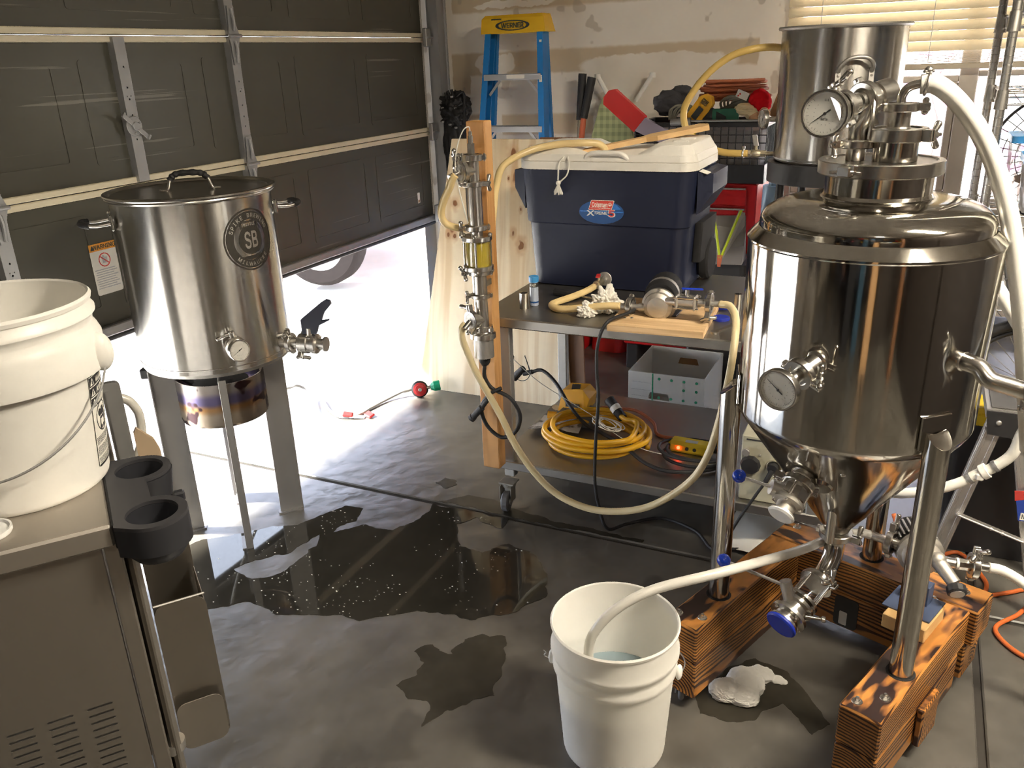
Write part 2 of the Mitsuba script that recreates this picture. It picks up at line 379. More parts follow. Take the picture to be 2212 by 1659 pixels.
metal('cart_steel', (0.40, 0.385, 0.36), 0.17)
metal('leg_steel', (0.48, 0.47, 0.45), 0.34)
metal('caster_steel', (0.36, 0.34, 0.30), 0.45)
mat('navy_plastic', (0.008, 0.011, 0.028), 0.45, spec=0.3)
mat('lid_white', (0.70, 0.675, 0.615), 0.45)
mat('badge_blue', (0.012, 0.06, 0.20), 0.3)
mat('badge_bright', (0.03, 0.16, 0.50), 0.3)
mat('label_grey2', (0.55, 0.56, 0.58), 0.4)
mat('green_ink', (0.03, 0.25, 0.14), 0.6)
mat('tool_grey', (0.10, 0.10, 0.105), 0.5)
mat('vial_body', (0.40, 0.46, 0.58), 0.2)
def _news(p, n, uv):
    c = smoothstep(0.50, 0.62, fbm(p.x * 26, p.y * 26, 0.0, 4))
    return mix((0.52, 0.50, 0.47), (0.14, 0.13, 0.12), c * smoothstep(0.3, 0.5, noise(p.x * 14, p.y * 14)))
mat('newsprint', proc(_news), 0.6)
scene['amber'] = two({'type': 'principled', 'base_color': rgb(0.40, 0.31, 0.035), 'roughness': 0.08, 'specular': 0.4})

mat('black_bagm', (0.010, 0.010, 0.011), 0.55, spec=0.4)
mat('rust_paint', (0.46, 0.11, 0.05), 0.45)
def _check(p, n, uv):
    a = smoothstep(0.35, 0.65, 0.5 + 0.5 * dr.sin(p.x * 180)); b = smoothstep(0.35, 0.65, 0.5 + 0.5 * dr.sin(p.z * 150))
    return mix((0.20, 0.23, 0.12), (0.33, 0.36, 0.20), 0.5 * a + 0.5 * b)
mat('checked_cloth', proc(_check), 0.9, spec=0.1)
mat('carton', (0.55, 0.36, 0.24), 0.85)
mat('olive_dark', (0.055, 0.055, 0.04), 0.6)
mat('purple_plastic', (0.34, 0.30, 0.40), 0.25)
mat('grey_light', (0.34, 0.32, 0.30), 0.9, spec=0.15)
mat('jug_blue', (0.36, 0.52, 0.70), 0.35)
mat('sticker_blue', (0.02, 0.05, 0.30), 0.5)
mat('tread_rubber', (0.06, 0.058, 0.058), 0.6, bump=(lambda p, n, uv: 0.5 + 0.5 * dr.sin(p.x * 420) * dr.sin(p.y * 420), 0.0015, 5e-4))
mat('car_paint', (0.20, 0.035, 0.03), 0.25)
mat('tyre_rubber', (0.012, 0.009, 0.009), 0.85, spec=0.2)
mat('bark', (0.22, 0.17, 0.15), 0.9)
mat('blossom', (0.55, 0.28, 0.42), 0.9)
mat('stucco', (0.70, 0.66, 0.60), 0.9)
mat('bench_white', (0.60, 0.57, 0.48), 0.6)
mat('dark_wood', (0.035, 0.028, 0.024), 0.5)
mat('cardboard_tan', (0.55, 0.33, 0.16), 0.8)
mat('slate_blue', (0.03, 0.075, 0.12), 0.5)

# ------------------------------------------------------------------ the setting: slab, walls, door, window
def _conc(p, n, uv):
    a = fbm(p.x * 1.7, p.y * 1.7, 4.0, 5); b = fbm(p.x * 9, p.y * 9, 1.0, 4)
    c = mix((0.054, 0.050, 0.043), (0.105, 0.098, 0.086), smoothstep(0.25, 0.75, 0.6 * a + 0.4 * b))
    return mix(c, (0.036, 0.033, 0.028), 0.55 * smoothstep(0.68, 0.80, fbm(p.x * 5 + 8, p.y * 5, 2.0, 4)))
def _concr(p, n, uv): return 0.26 + 0.22 * fbm(p.x * 3, p.y * 3, 6.0, 4)
scene['concrete'] = two({'type': 'bumpmap', 'tex': proc(lambda p, n, uv: fbm(p.x * 14, p.y * 14, 0.0, 4), 2e-3), 'scale': 0.004,
                     'bsdf': {'type': 'principled', 'base_color': proc(_conc), 'roughness': proc(_concr), 'specular': 1.0}})
mat('joint_dirt', (0.028, 0.024, 0.02), 0.7)
mat('wet', proc(lambda p, n, uv: mix((0.016, 0.015, 0.012), (0.030, 0.027, 0.022), fbm(p.x * 7, p.y * 7, 0.0, 4))), 0.035, spec=0.5)
mat('damp', proc(lambda p, n, uv: mix((0.020, 0.018, 0.013), (0.040, 0.036, 0.028), fbm(p.x * 16, p.y * 16, 0.0, 4))), 0.30, spec=0.35)
mat('driveway', proc(lambda p, n, uv: mix((0.44, 0.43, 0.41), (0.56, 0.55, 0.52), fbm(p.x * 3, p.y * 3, 0.0, 4))), 0.8)
TAPE = [(-2.62, -0.815, 1.50, 1.625), (-2.62, -2.50, 1.40, 1.62), (-2.3, -1.72, 1.16, 1.275), (-2.6, -1.2, 1.845, 2.0), (-2.63, -2.45, 1.25, 1.28)]
SMEAR = [(-1.36, 1.515, 0.44, 0.058), (-2.33, 1.545, 0.13, 0.06), (-2.2, 1.86, 0.25, 0.02)]
def _wall(p, n, uv):
    j = 0.012 * (fbm(p.x * 22, p.z * 22, 0.0, 3) - 0.5)
    m = mi.Float(0.0)
    for a, b, c, d in TAPE:
        x, z = p.x + j, p.z + j - 0.012 * (p.x + 0.8)
        m = dr.maximum(m, smoothstep(a - 0.005, a + 0.005, x) * (1 - smoothstep(b - 0.005, b + 0.005, x)) * smoothstep(c - 0.01, c + 0.01, z) * (1 - smoothstep(d - 0.01, d + 0.01, z)))
    for x, z, rx, rz in SMEAR:
        d = ((p.x + 3 * j - x) / rx) ** 4 + ((p.z + 3 * j - z) / rz) ** 2
        m = m * smoothstep(0.75, 1.15, d)
    c = mix((0.74, 0.69, 0.615), (0.82, 0.77, 0.69), fbm(p.x * 4, p.y * 4, p.z * 4, 4))
    c = mix(c, (0.50, 0.40, 0.27), 0.85 * m)
    return mix(c, (0.40, 0.34, 0.27), 0.6 * smoothstep(0.70, 0.78, fbm(p.x * 11 + 3, p.z * 11, 0.0, 3)))
mat('drywall', proc(_wall), 0.85, spec=0.2)
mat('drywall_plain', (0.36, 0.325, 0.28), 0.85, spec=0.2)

XD, YW = -2.68, 4.75
struct('floor', None, None)
JY, JX, g = 2.41, 0.308, 0.010
for x0, x1, y0, y1 in [(-2.80, JX - g, -2.8, JY - g), (-2.80, JX - g, JY + g, YW + 0.1), (JX + g, 2.7, -2.8, JY - g), (JX + g, 2.7, JY + g, YW + 0.1)]:
    part('floor', 'slab', box2((x0, y0, -0.12), (x1, y1, 0), 0.004), 'concrete', False)
part('floor', 'joint_bed', box2((-2.79, -2.79, -0.13), (2.69, YW, -0.010)), 'joint_dirt', False)
# window opening in the back wall
WX0, WX1, WZ0, WZ1 = -0.66, 1.32, 0.80, 2.08
struct('wall_back', cat(box2((-2.9, YW, 0), (WX0, YW + 0.12, 2.7)), box2((WX1, YW, 0), (2.72, YW + 0.12, 2.7)), box2((WX0, YW, 0), (WX1, YW + 0.12, WZ0)), box2((WX0, YW, WZ1), (WX1, YW + 0.12, 2.7))), 'drywall', 'unpainted taped drywall behind the ladder and the window')
struct('wall_left', cat(box2((-2.90, 4.63, 0), (-2.76, YW, 2.7)), box2((-2.90, 4.50, 0), (-2.742, 4.64, 2.2)), box2((-2.90, -0.45, 2.16), (-2.76, 4.63, 2.7)), box2((-2.90, -2.9, 0), (-2.76, -0.45, 2.7))), 'drywall_plain')
struct('wall_right', box2((2.7, -2.9, 0), (2.8, YW + 0.1, 2.7)), 'drywall_plain')
struct('wall_front', box2((-2.9, -2.9, 0), (2.8, -2.8, 2.7)), 'drywall_plain')
struct('ceiling', box2((-2.9, -2.9, 2.7), (2.8, YW + 0.12, 2.8)), 'drywall_plain')
struct('trim_1', box2((-2.76, 4.632, 0), (-2.665, 4.70, 2.2), 0.004), 'drywall', 'pale timber jamb beside the garage door track')
struct('ground', box2((-60, -60, -0.30), (-2.80, 60, -0.035)), 'driveway', 'sunlit driveway beyond the half open garage door')
struct('ground_001', box2((-2.80, YW + 0.12, -0.30), (60, 60, -0.05)), 'driveway')

# sectional garage door, standing open by 0.63 m
def _doorc(p, n, uv):
    c = mix((0.050, 0.048, 0.036), (0.058, 0.056, 0.043), fbm(p.y * 4, p.z * 4, 0.0, 4))
    s = smoothstep(0.74, 0.78, fbm(p.y * 1.2 + 5, p.z * 85, 3.0, 3)) * smoothstep(0.55, 0.7, noise(p.y * 2.2, p.z * 3))
    return mix(c, (0.20, 0.19, 0.165), 0.45 * s)
mat('door_paint', proc(_doorc), 0.42)
struct('door_1', None, None, 'grey brown sectional garage door standing partly open')
ZS = [0.655, 1.178, 1.700, 2.222, 2.60]
DY0, DY1 = -0.40, 4.545
for i in range(4):
    z0, z1 = ZS[i], ZS[i + 1]
    k = part('door_1', 'section', box2((XD - 0.045, DY0, z0 + 0.001), (XD - 0.022, DY1, z1 - 0.001)), 'door_paint', False)
    h = z1 - z0
    if i < 3:
        for j in range(8):
            yc = 4.545 - 0.33 - 0.59 * j
            for a, b in ((0.50, 0.36),):
                fr = prism(rrect(a, b, 0.012).difference(rrect(a - 0.045, b - 0.045, 0.008)), 0.0032, frame((XD - 0.023, yc, z0 + h / 2), (1, 0, 0), (0, 1, 0)))
                part(k, 'panel_moulding', fr, 'door_paint', False)
    for zz, s in ((z0, 1), (z1, -1)):
        if 0.7 < zz < 2.3:
            part('door_1', 'rail', box2((XD - 0.022, DY0, zz + s * 0.002), (XD - 0.006, DY1, zz + s * 0.024), 0.003), 'cream_rail', 20, label='cream edge rail' )
part('door_1', 'bottom_rail', box2((XD - 0.05, DY0, 0.648), (XD + 0.004, DY1, 0.685), 0.004), 'dull_steel', 20, label='grey steel bottom rail')
part('door_1', 'bottom_seal', tube([(XD - 0.022, DY0, 0.638), (XD - 0.022, DY1, 0.638)], 0.016, 10, 1), 'black_rubber')
def holes(rows, w, h):
    P = sbox(-w / 2, 0, w / 2, h)
    return P.difference(unary_union([Point(x, y).buffer(r, 4) for x, y, r in rows]))
for Y, spans in {1.755: (0, 1, 2), 2.365: (1,), 2.955: (0, 1, 2), 3.55: (), 1.165: (1, 2), 0.575: (1, 2)}.items():
    for i in spans:
        z0, z1 = ZS[i], min(ZS[i + 1], 2.5); h = z1 - z0 - 0.012
        rows = [(0.0, h * t, 0.0035) for t in (0.30, 0.38, 0.47, 0.58, 0.66, 0.8)] + [(sx, h * 0.60, 0.002) for sx in (-0.008, 0.008)]
        part('door_1', 'stile', cat(prism(holes(rows, 0.050, h), 0.003, frame((XD + 0.006, Y, z0 + 0.006), (1, 0, 0), (0, 1, 0))),
                                    box2((XD - 0.022, Y - 0.025, z0 + 0.006), (XD + 0.006, Y - 0.022, z1 - 0.006)), box2((XD - 0.022, Y + 0.022, z0 + 0.006), (XD + 0.006, Y + 0.025, z1 - 0.006))), 'galvanized', False)
for Y in (1.755, 2.955):
    for z in (1.178, 1.70):
        P = Polygon([(-0.018, -0.115), (0.018, -0.115), (0.022, -0.04), (0.036, 0), (0.022, 0.04), (0.018, 0.115), (-0.018, 0.115), (-0.022, 0.04), (-0.03, 0), (-0.022, -0.04)])
        k = part('door_1', 'hinge', cat(prism(P, 0.004, frame((XD + 0.013, Y, z), (1, 0, 0), (0, 1, 0))), cyl((XD + 0.024, Y - 0.036, z), (XD + 0.024, Y + 0.036, z), 0.007, seg=12)), 'galvanized', 30)
        part(k, 'rib', cat(tube([(XD + 0.02, Y, z - 0.105), (XD + 0.026, Y, z - 0.05), (XD + 0.02, Y, z - 0.02)], 0.007, 8, 4), tube([(XD + 0.02, Y, z + 0.105), (XD + 0.026, Y, z + 0.05), (XD + 0.02, Y, z + 0.02)], 0.007, 8, 4)), 'galvanized')
k = part('door_1', 'latch', cat(disc((XD + 0.009, 2.36, 1.385), (1, 0, 0), 0.036, 0.006, 0.002), disc((XD + 0.015, 2.36, 1.385), (1, 0, 0), 0.016, 0.012, 0.002)), 'galvanized', 30)
part(k, 'latch_bar', xf(cat(box((0, 0, 0), (0.004, 0.135, 0.018), 0.0015), box((0.004, -0.066, 0), (0.014, 0.008, 0.02), 0.002), box((0.004, 0.066, 0), (0.014, 0.008, 0.02), 0.002)), trimesh.transformations.translation_matrix((XD + 0.02, 2.36, 1.385)) @ trimesh.transformations.rotation_matrix(-0.72, (1, 0, 0))), 'galvanized', 25)
for j in range(3): part(k, 'rivet', sph((XD + 0.016, 2.36 + 0.026 * math.cos(2.1 * j + 0.4), 1.385 + 0.026 * math.sin(2.1 * j + 0.4)), 0.0045, 1), 'dull_steel')
# warning sticker on the bottom section
F = frame((XD - 0.0205, 2.137, 0.805), (1, 0, 0), (0, 1, 0.0))
k = part('door_1', 'warning_sticker', prism(rrect(0.115, 0.19, 0.008, 0, 0.09), 0.0008, F), 'label_white', False, label='white sticker with an orange WARNING heading')
part(k, 'heading', prism(sbox(-0.0575, 0.158, 0.0575, 0.185), 0.0012, F), 'orange_ink', False)
part(k, 'lettering', cat(text('WARNING', 0.015, F @ frame((0.008, 0.1715, 0.0010)), 0.0006), prism(Polygon([(-0.052, 0.163), (-0.036, 0.163), (-0.044, 0.180)]), 0.0018, F)), 'ink', False)
part(k, 'no_entry_mark', cat(prism(Point(0, 0.122).buffer(0.026).difference(Point(0, 0.122).buffer(0.022)), 0.0013, F), prism(affinity.rotate(sbox(-0.024, 0.120, 0.024, 0.124), -40, origin=(0, 0.122)), 0.0013, F)), 'red_ink', False)
part(k, 'pictogram', cat(prism(sbox(-0.010, 0.110, 0.012, 0.132), 0.0011, F), prism(Point(-0.004, 0.135).buffer(0.005), 0.0011, F)), 'label_grey', False)
part(k, 'small_print', cat([prism(sbox(-0.050 + 0.004 * (i % 2), 0.086 - 0.0085 * i, 0.050 - rng.uniform(0, 0.03), 0.090 - 0.0085 * i), 0.0011, F) for i in range(9)]), 'label_grey', False)
k = part('door_1', 'rating_sticker', prism(rrect(0.026, 0.062, 0.003), 0.0008, frame((XD - 0.0205, 4.385, 0.808), (1, 0, 0), (0, 1, 0))), 'label_white', False)
part(k, 'print', prism(sbox(-0.009, -0.026, 0.009, -0.012), 0.0012, frame((XD - 0.0205, 4.385, 0.808), (1, 0, 0), (0, 1, 0))), 'cardboard_brown', False)
# vertical track with its brackets
tr = thing('door_track', 'galvanised vertical track at the far end of the garage door', 'door track')
P = Polygon([(-0.028, -0.026), (0.028, -0.026), (0.028, 0.026), (0.020, 0.026), (0.020, -0.020), (-0.020, -0.020), (-0.020, 0.026), (-0.028, 0.026)])
part(tr, 'channel', prism(P, 2.25, frame((-2.625, 4.585, 0.0))), 'galvanized', False)
part(tr, 'angle', cat(box2((-2.70, 4.617, 0.0), (-2.60, 4.621, 2.3)), box2((-2.604, 4.60, 0), (-2.600, 4.66, 2.3)), box2((-2.585, 4.617, 0), (-2.575, 4.630, 2.3))), 'galvanized', False)
for z in (0.35, 1.36, 1.93):
    part(tr, 'bracket', cat(box2((-2.68, 4.61, z - 0.035), (-2.595, 4.615, z + 0.035), 0.001), box2((-2.60, 4.56, z - 0.03), (-2.594, 4.615, z + 0.03), 0.001)), 'galvanized', False)
    for dz in (-0.02, 0.02): part(tr, 'bolt', bolthead((-2.594, 4.59, z + dz), (1, 0, 0), 0.006, 0.004), 'chrome')
for z in (0.70, 1.18, 1.70):
    part(tr, 'roller', cat(cyl((-2.632, 4.50, z), (-2.632, 4.60, z), 0.006, seg=10), disc((-2.632, 4.565, z), (0, 1, 0), 0.022, 0.018, 0.004), box2((-2.66, 4.49, z - 0.05), (-2.635, 4.545, z + 0.05), 0.004)), 'dull_steel')

# window_1: vinyl slider with a half raised slatted blind
struct('window_1', None, None, 'taupe framed sliding window behind the blind')
yf = YW + 0.03
def wbar(a, b, name='frame'): part('window_1', name, box2(a, b, 0.004), 'vinyl_frame', 20)
wbar((WX0, yf - 0.02, WZ0), (WX0 + 0.05, yf + 0.07, WZ1)); wbar((WX1 - 0.05, yf - 0.02, WZ0), (WX1, yf + 0.07, WZ1))
wbar((WX0, yf - 0.02, WZ0), (WX1, yf + 0.07, WZ0 + 0.045)); wbar((WX0, yf - 0.02, WZ1 - 0.05), (WX1, yf + 0.07, WZ1))
wbar((0.125, yf - 0.015, WZ0 + 0.045), (0.205, yf + 0.05, WZ1 - 0.05), 'mullion')
wbar((WX0 + 0.05, yf, 1.388), (0.125, yf + 0.03, 1.42), 'sash_rail'); wbar((WX0 + 0.05, yf, WZ0 + 0.045), (0.125, yf + 0.03, 0.875), 'sash_rail')
wbar((0.205, yf, 1.412), (WX1 - 0.05, yf + 0.03, 1.440), 'sash_rail')
wbar((0.090, yf, 0.875), (0.125, yf + 0.03, 1.388), 'sash_stile'); wbar((WX0 + 0.05, yf, 0.875), (WX0 + 0.085, yf + 0.03, 1.388), 'sash_stile')
for a, b in ((WX0 + 0.05, 0.125), (0.205, WX1 - 0.05)):
    part('window_1', 'pane', trimesh.Trimesh([(a, yf + 0.02, WZ0 + 0.04), (b, yf + 0.02, WZ0 + 0.04), (b, yf + 0.02, WZ1 - 0.05), (a, yf + 0.02, WZ1 - 0.05)], [(0, 1, 2), (0, 2, 3)], process=False), 'glass', False)
part('window_1', 'catch', box((0.083, yf - 0.004, 1.335), (0.014, 0.02, 0.022), 0.003), 'black_plastic')
part('window_1', 'sill', box2((WX0 - 0.03, YW - 0.03, WZ0 - 0.025), (WX1 + 0.03, YW + 0.12, WZ0), 0.005), 'drywall_plain', 20)
bl = thing('window_blind', 'cream slatted blind pulled half up over the window', 'blind')
scene['slat'] = {'type': 'principledthin', 'base_color': rgb(0.80, 0.72, 0.55), 'roughness': 0.5, 'diff_trans': 0.55, 'spec_trans': 0.0, 'eta': 1.45}
mat('slat_solid', (0.62, 0.54, 0.42), 0.5)
BX0, BX1, BY = -0.675, 1.33, YW - 0.045
sm = prism(rrect(BX1 - BX0, 0.050, 0.004), 0.0012, frame((0, 0, 0), (0, 0, 1)))
zz = 1.553
while zz < 2.08:
    M = trimesh.transformations.translation_matrix(((BX0 + BX1) / 2, BY, zz)) @ trimesh.transformations.rotation_matrix(1.02, (1, 0, 0))
    part(bl, 'slat', xf(sm, M), 'slat', False); zz += 0.0445
for i in range(7): part(bl, 'slat', xf(sm, trimesh.transformations.translation_matrix(((BX0 + BX1) / 2, BY + rng.uniform(-.003, .003), 1.482 + i * 0.0072))), 'slat_solid', False)
part(bl, 'bottom_rail', box2((BX0, BY - 0.026, 1.450), (BX1, BY + 0.026, 1.476), 0.004), 'slat_solid', 20)
part(bl, 'head_rail', box2((BX0, BY - 0.03, 2.075), (BX1, BY + 0.04, 2.13), 0.004), 'slat_solid', 20)
for x in (-0.515, -0.02, 0.62, 1.15): part(bl, 'cord', cat(cyl((x, BY - 0.03, 1.48), (x, BY - 0.03, 2.08), 0.0016, seg=6), cyl((x, BY + 0.028, 1.48), (x, BY + 0.028, 2.08), 0.0016, seg=6)), 'white_cord')

# light fixtures on the ceiling, above and behind the camera
for ((x, y, z), sx, sy), nm in zip(LAMPS, ('long boxy white fluorescent fixture on the ceiling over the fermenter', 'small square light fixture on the ceiling behind the camera')):
    k = thing('ceiling_light', nm, 'ceiling light')
    part(k, 'housing', cat(box2((x - sx, y - sy, z + 0.005), (x + sx, y + sy, z + 0.04), 0.005)), 'white_plastic', 20)
    e = uniq(k + '__diffuser')
    scene[e] = {**mikit.ply(box2((x - sx + 0.02, y - sy + 0.02, z - 0.012), (x + sx - 0.02, y + sy - 0.02, z + 0.004)), 'white_plastic'), 'emitter': {'type': 'area', 'radiance': rgb(*LAMP)}}

# ------------------------------------------------------------------ water on the slab
def rough_outline(pts, amp=0.018, step=0.008, seed=0, fr=22):
    p = np.array(pts, float); out = []
    for a, b in zip(p, np.roll(p, -1, 0)):
        n = max(2, int(np.linalg.norm(b - a) / step))
        for t in np.arange(n) / n: out.append(a + (b - a) * t)
    q = np.array(out); q3 = np.c_[q, np.zeros(len(q))]
    d = np.stack([meshkit.fbm(q3 * fr + 3, 4, seed), meshkit.fbm(q3 * fr + 50, 4, seed + 9)], 1) - 0.5
    return Polygon(q + 2 * amp * d).buffer(0)
big = rough_outline([(-2.12, 1.60), (-2.20, 1.75), (-2.16, 1.86), (-2.05, 1.95), (-1.99, 2.03), (-1.91, 2.07), (-1.87, 2.16), (-1.82, 2.26), (-1.74, 2.27), (-1.72, 2.18), (-1.76, 2.13), (-1.755, 2.08), (-1.67, 2.17), (-1.55, 2.18), (-1.50, 2.32), (-1.51, 2.40), (-1.38, 2.40),
                     (-1.30, 2.40), (-1.20, 2.40), (-1.19, 2.33), (-1.32, 2.36), (-1.36, 2.30), (-1.32, 2.25), (-1.28, 2.17), (-1.19, 2.17), (-1.12, 2.25), (-1.01, 2.22), (-0.93, 2.13), (-0.89, 2.01), (-0.94, 1.92), (-1.05, 1.82), (-1.11, 1.83), (-1.23, 1.80), (-1.36, 1.69), (-1.44, 1.69), (-1.62, 1.62), (-1.74, 1.64), (-1.84, 1.56), (-2.0, 1.58)])
hole = rough_outline([(-1.785, 2.05), (-1.81, 1.93), (-1.89, 1.83), (-1.92, 1.76), (-1.85, 1.735), (-1.77, 1.78), (-1.75, 1.86), (-1.75, 1.98)], seed=4)
big = big.difference(hole)
if big.geom_type == 'MultiPolygon': big = max(big.geoms, key=lambda g: g.area)
one('puddle', 'large dark pool of water spread in front of the burner stand', 'puddle', prism(big, 0.0012), 'wet', False)
one('puddle', 'ragged damp patch on bare floor left of the front bucket', 'puddle', prism(rough_outline([(-1.1, 1.5), (-1.07, 1.55), (-1.08, 1.61), (-1.13, 1.64), (-1.11, 1.68), (-1.03, 1.66), (-1.03, 1.74), (-0.98, 1.78), (-0.92, 1.79), (-0.88, 1.71), (-0.87, 1.63), (-0.85, 1.56), (-0.9, 1.5), (-0.94, 1.47), (-0.96, 1.40), (-0.99, 1.48), (-1.04, 1.47)], 0.022, seed=2), 0.0009), 'damp', False)
one('puddle', 'small damp spot on the floor near the cart caster', 'puddle', prism(rough_outline([(-1.59, 2.56), (-1.58, 2.61), (-1.52, 2.60), (-1.50, 2.56), (-1.54, 2.52)], seed=5), 0.0009), 'damp', False)
one('puddle', 'wet strip along the floor joint beside the caster', 'puddle', prism(rough_outline([(-1.50, 2.425), (-1.42, 2.50), (-1.30, 2.51), (-1.18, 2.47), (-1.0, 2.45), (-0.7, 2.44), (-0.7, 2.422), (-1.2, 2.42)], 0.014, seed=6), 0.0009), 'damp', False)
one('puddle', 'wet ring on the floor around the white foam', 'puddle', prism(rough_outline([(-0.36, 1.77), (-0.30, 1.90), (-0.24, 1.97), (-0.15, 1.95), (-0.10, 1.90), (-0.03, 1.80), (-0.06, 1.74), (-0.15, 1.83), (-0.20, 1.74), (-0.26, 1.70), (-0.33, 1.71)], 0.016, seed=7), 0.0009), 'damp', False)
one('puddle', 'wet streak at the sunny door opening behind the regulator', 'puddle', prism(rough_outline([(-2.12, 3.42), (-2.02, 3.50), (-2.05, 3.75), (-2.20, 3.85), (-2.28, 3.60)], 0.02, seed=8), 0.0009), 'wet', False)
bub = []
pts = []
while len(pts) < 260:
    x, y = rng.uniform(-2.02, -0.9), rng.uniform(1.58, 2.38)
    if big.contains(Point(x, y)) and (meshkit.noise(V(x * 5, y * 5, 0.3)) > 0.45 or rng.random() < 0.12): pts.append((x, y))
for x, y in pts:
    r = rng.choice([0.0009, 0.0011, 0.0014, 0.0022]); bub.append(sph((x, y, 0.0014), r, 1, (1.3, 1, 0.6)))
one('bubbles', 'tiny white foam bubbles floating on the big puddle', 'bubbles', cat(bub), 'foam', kind='stuff')

# ------------------------------------------------------------------ conical fermenter on its charred timber stand
CX, CY = SC
f = thing('conical_fermenter', 'mirror polished conical steel fermenter on three legs over the timber stand', 'fermenter')
A = frame((CX, CY, 0))
def arc(r0, z0, r1, z1, n=10):
    return [(r1 + (r0 - r1) * math.cos(t), z0 + (z1 - z0) * math.sin(t)) for t in np.linspace(0, math.pi / 2, n)]
part(f, 'body', lathe([(0.2535, 0.790), (0.2545, 0.797), (0.2545, 1.183)], A, 128), 'tank_steel', True, label='mirror polished cylinder')
part(f, 'shoulder', lathe([(0.2545, 1.183), (0.2565, 1.186), (0.2565, 1.190), (0.237, 1.211), (0.2335, 1.2135)], A, 128), 'tank_steel', 12)
dome = [(0.2325, 1.211), (0.2325, 1.222)] + [(0.105 + 0.1275 * math.cos(t) ** 0.8, 1.222 + 0.052 * math.sin(t)) for t in np.linspace(0.12, math.pi / 2, 18)]
part(f, 'dome', lathe(dome, A, 128), 'tank_steel', True)
part(f, 'neck', lathe([(0.118, 1.2705), (0.109, 1.276), (0.1055, 1.283), (0.1055, 1.322), (0.112, 1.326)], A, 96), 'mirror_steel', 25)
part(f, 'lid', lathe([(0, 1.338), (0.113, 1.338), (0.113, 1.347), (0.108, 1.350), (0.104, 1.3475), (0, 1.3475)], A, 96), 'lid_steel', 20)
k = part(f, 'lid_clamp', lathe([(0.107, 1.322), (0.1205, 1.322), (0.1225, 1.324), (0.1225, 1.348), (0.1205, 1.350), (0.1095, 1.350)], A, 96, close=True), 'steel', 20)
d = nz(V(-0.035, 0, 0) + V(-0.02, -0.118, 0)); q = V(CX - 0.058, CY - 0.105, 1.336)
part(k, 'latch', cat(box(q + V(0, -0.006, 0), (0.030, 0.020, 0.022), 0.003, rz=-0.5), box(q + V(0.014, -0.012, 0.008), (0.014, 0.012, 0.014), 0.002, rz=-0.5), cyl(q + V(-0.03, 0, -0.002), q + V(0.03, -0.016, -0.002), 0.0035, seg=10)), 'steel', 30)
cone = [(0.030, 0.470), (0.034, 0.480), (0.2415, 0.768), (0.250, 0.782), (0.2535, 0.790)]
part(f, 'cone', lathe(cone, A, 128), 'mirror_steel', 25)
part(f, 'cone_ferrule', lathe([(0.019, 0.452), (0.031, 0.452), (0.031, 0.458), (0.022, 0.462), (0.022, 0.474), (0.030, 0.474)], A, 48), 'steel', 30)
LEGS = [(-0.334, 1.876), (0.104, 1.736), (0.016, 2.205)]
for i, (x, y) in enumerate(LEGS):
    d = nz(V(x - CX, y - CY, 0)); top = 0.855
    tubev = []
    n = 40; ang = np.arange(n) * 2 * math.pi / n
    zt = [min(top, 0.842 - 0.9 * max(0, (math.cos(a) * d[0] + math.sin(a) * d[1]) + 0.25) * 0.0255) for a in ang]
    v = [(x + 0.0255 * math.cos(a), y + 0.0255 * math.sin(a), 0.15) for a in ang] + [(x + 0.0255 * math.cos(a), y + 0.0255 * math.sin(a), z) for a, z in zip(ang, zt)]
    v += [(x, y, 0.15), (x, y, float(np.mean(zt)))]
    fc = []
    for j in range(n):
        l = (j + 1) % n
        fc += [(j, l, n + l), (j, n + l, n + j), (2 * n, l, j), (2 * n + 1, n + j, n + l)]
    k = part(f, 'leg', trimesh.Trimesh(v, fc, process=False), 'mirror_steel', 40)
    part(k, 'saddle', cat(box((0.2545 + 0.002, 0, 0.838), (0.006, 0.072, 0.075), 0.002, F=frame((CX, CY, 0), (0, 0, 1), d))), 'mirror_steel', 30)
# thermometer port at the front
bp, dp = V(-0.138, 1.693, 0.978), V(-0.196, 1.600, 0.944)
ax = nz(dp - bp)
k = part(f, 'thermometer_port', cat(cyl(bp - ax * 0.02, bp + ax * 0.045, 0.0195, seg=32), lathe([(0.0195, 0), (0.0245, 0.001), (0.0195, 0.006)], frame(bp - ax * 0.003, ax), 32), lathe([(0, 0.045), (0.025, 0.045), (0.025, 0.052), (0, 0.052)], frame(bp, ax), 32), cyl(bp + ax * 0.05, dp - ax * 0.012, 0.014, seg=24)), 'steel', 30)
triclamp(f, bp + ax * 0.0485, ax, 0.025, (0.75, -0.55, -0.35), up=(0, 0, -1))
dial(f, 'thermometer', dp, nz(V(-0.30, -0.93, 0.02) + 0.35 * ax), 0.0430, needle=2.55, up=(0.06, 0, 1), ticks=41, nums=[(str(v), a, 0.60, 0.10) for v, a in zip((0, 20, 40, 60, 80, 100), np.linspace(-225, 45, 6)[::-1])][:0])
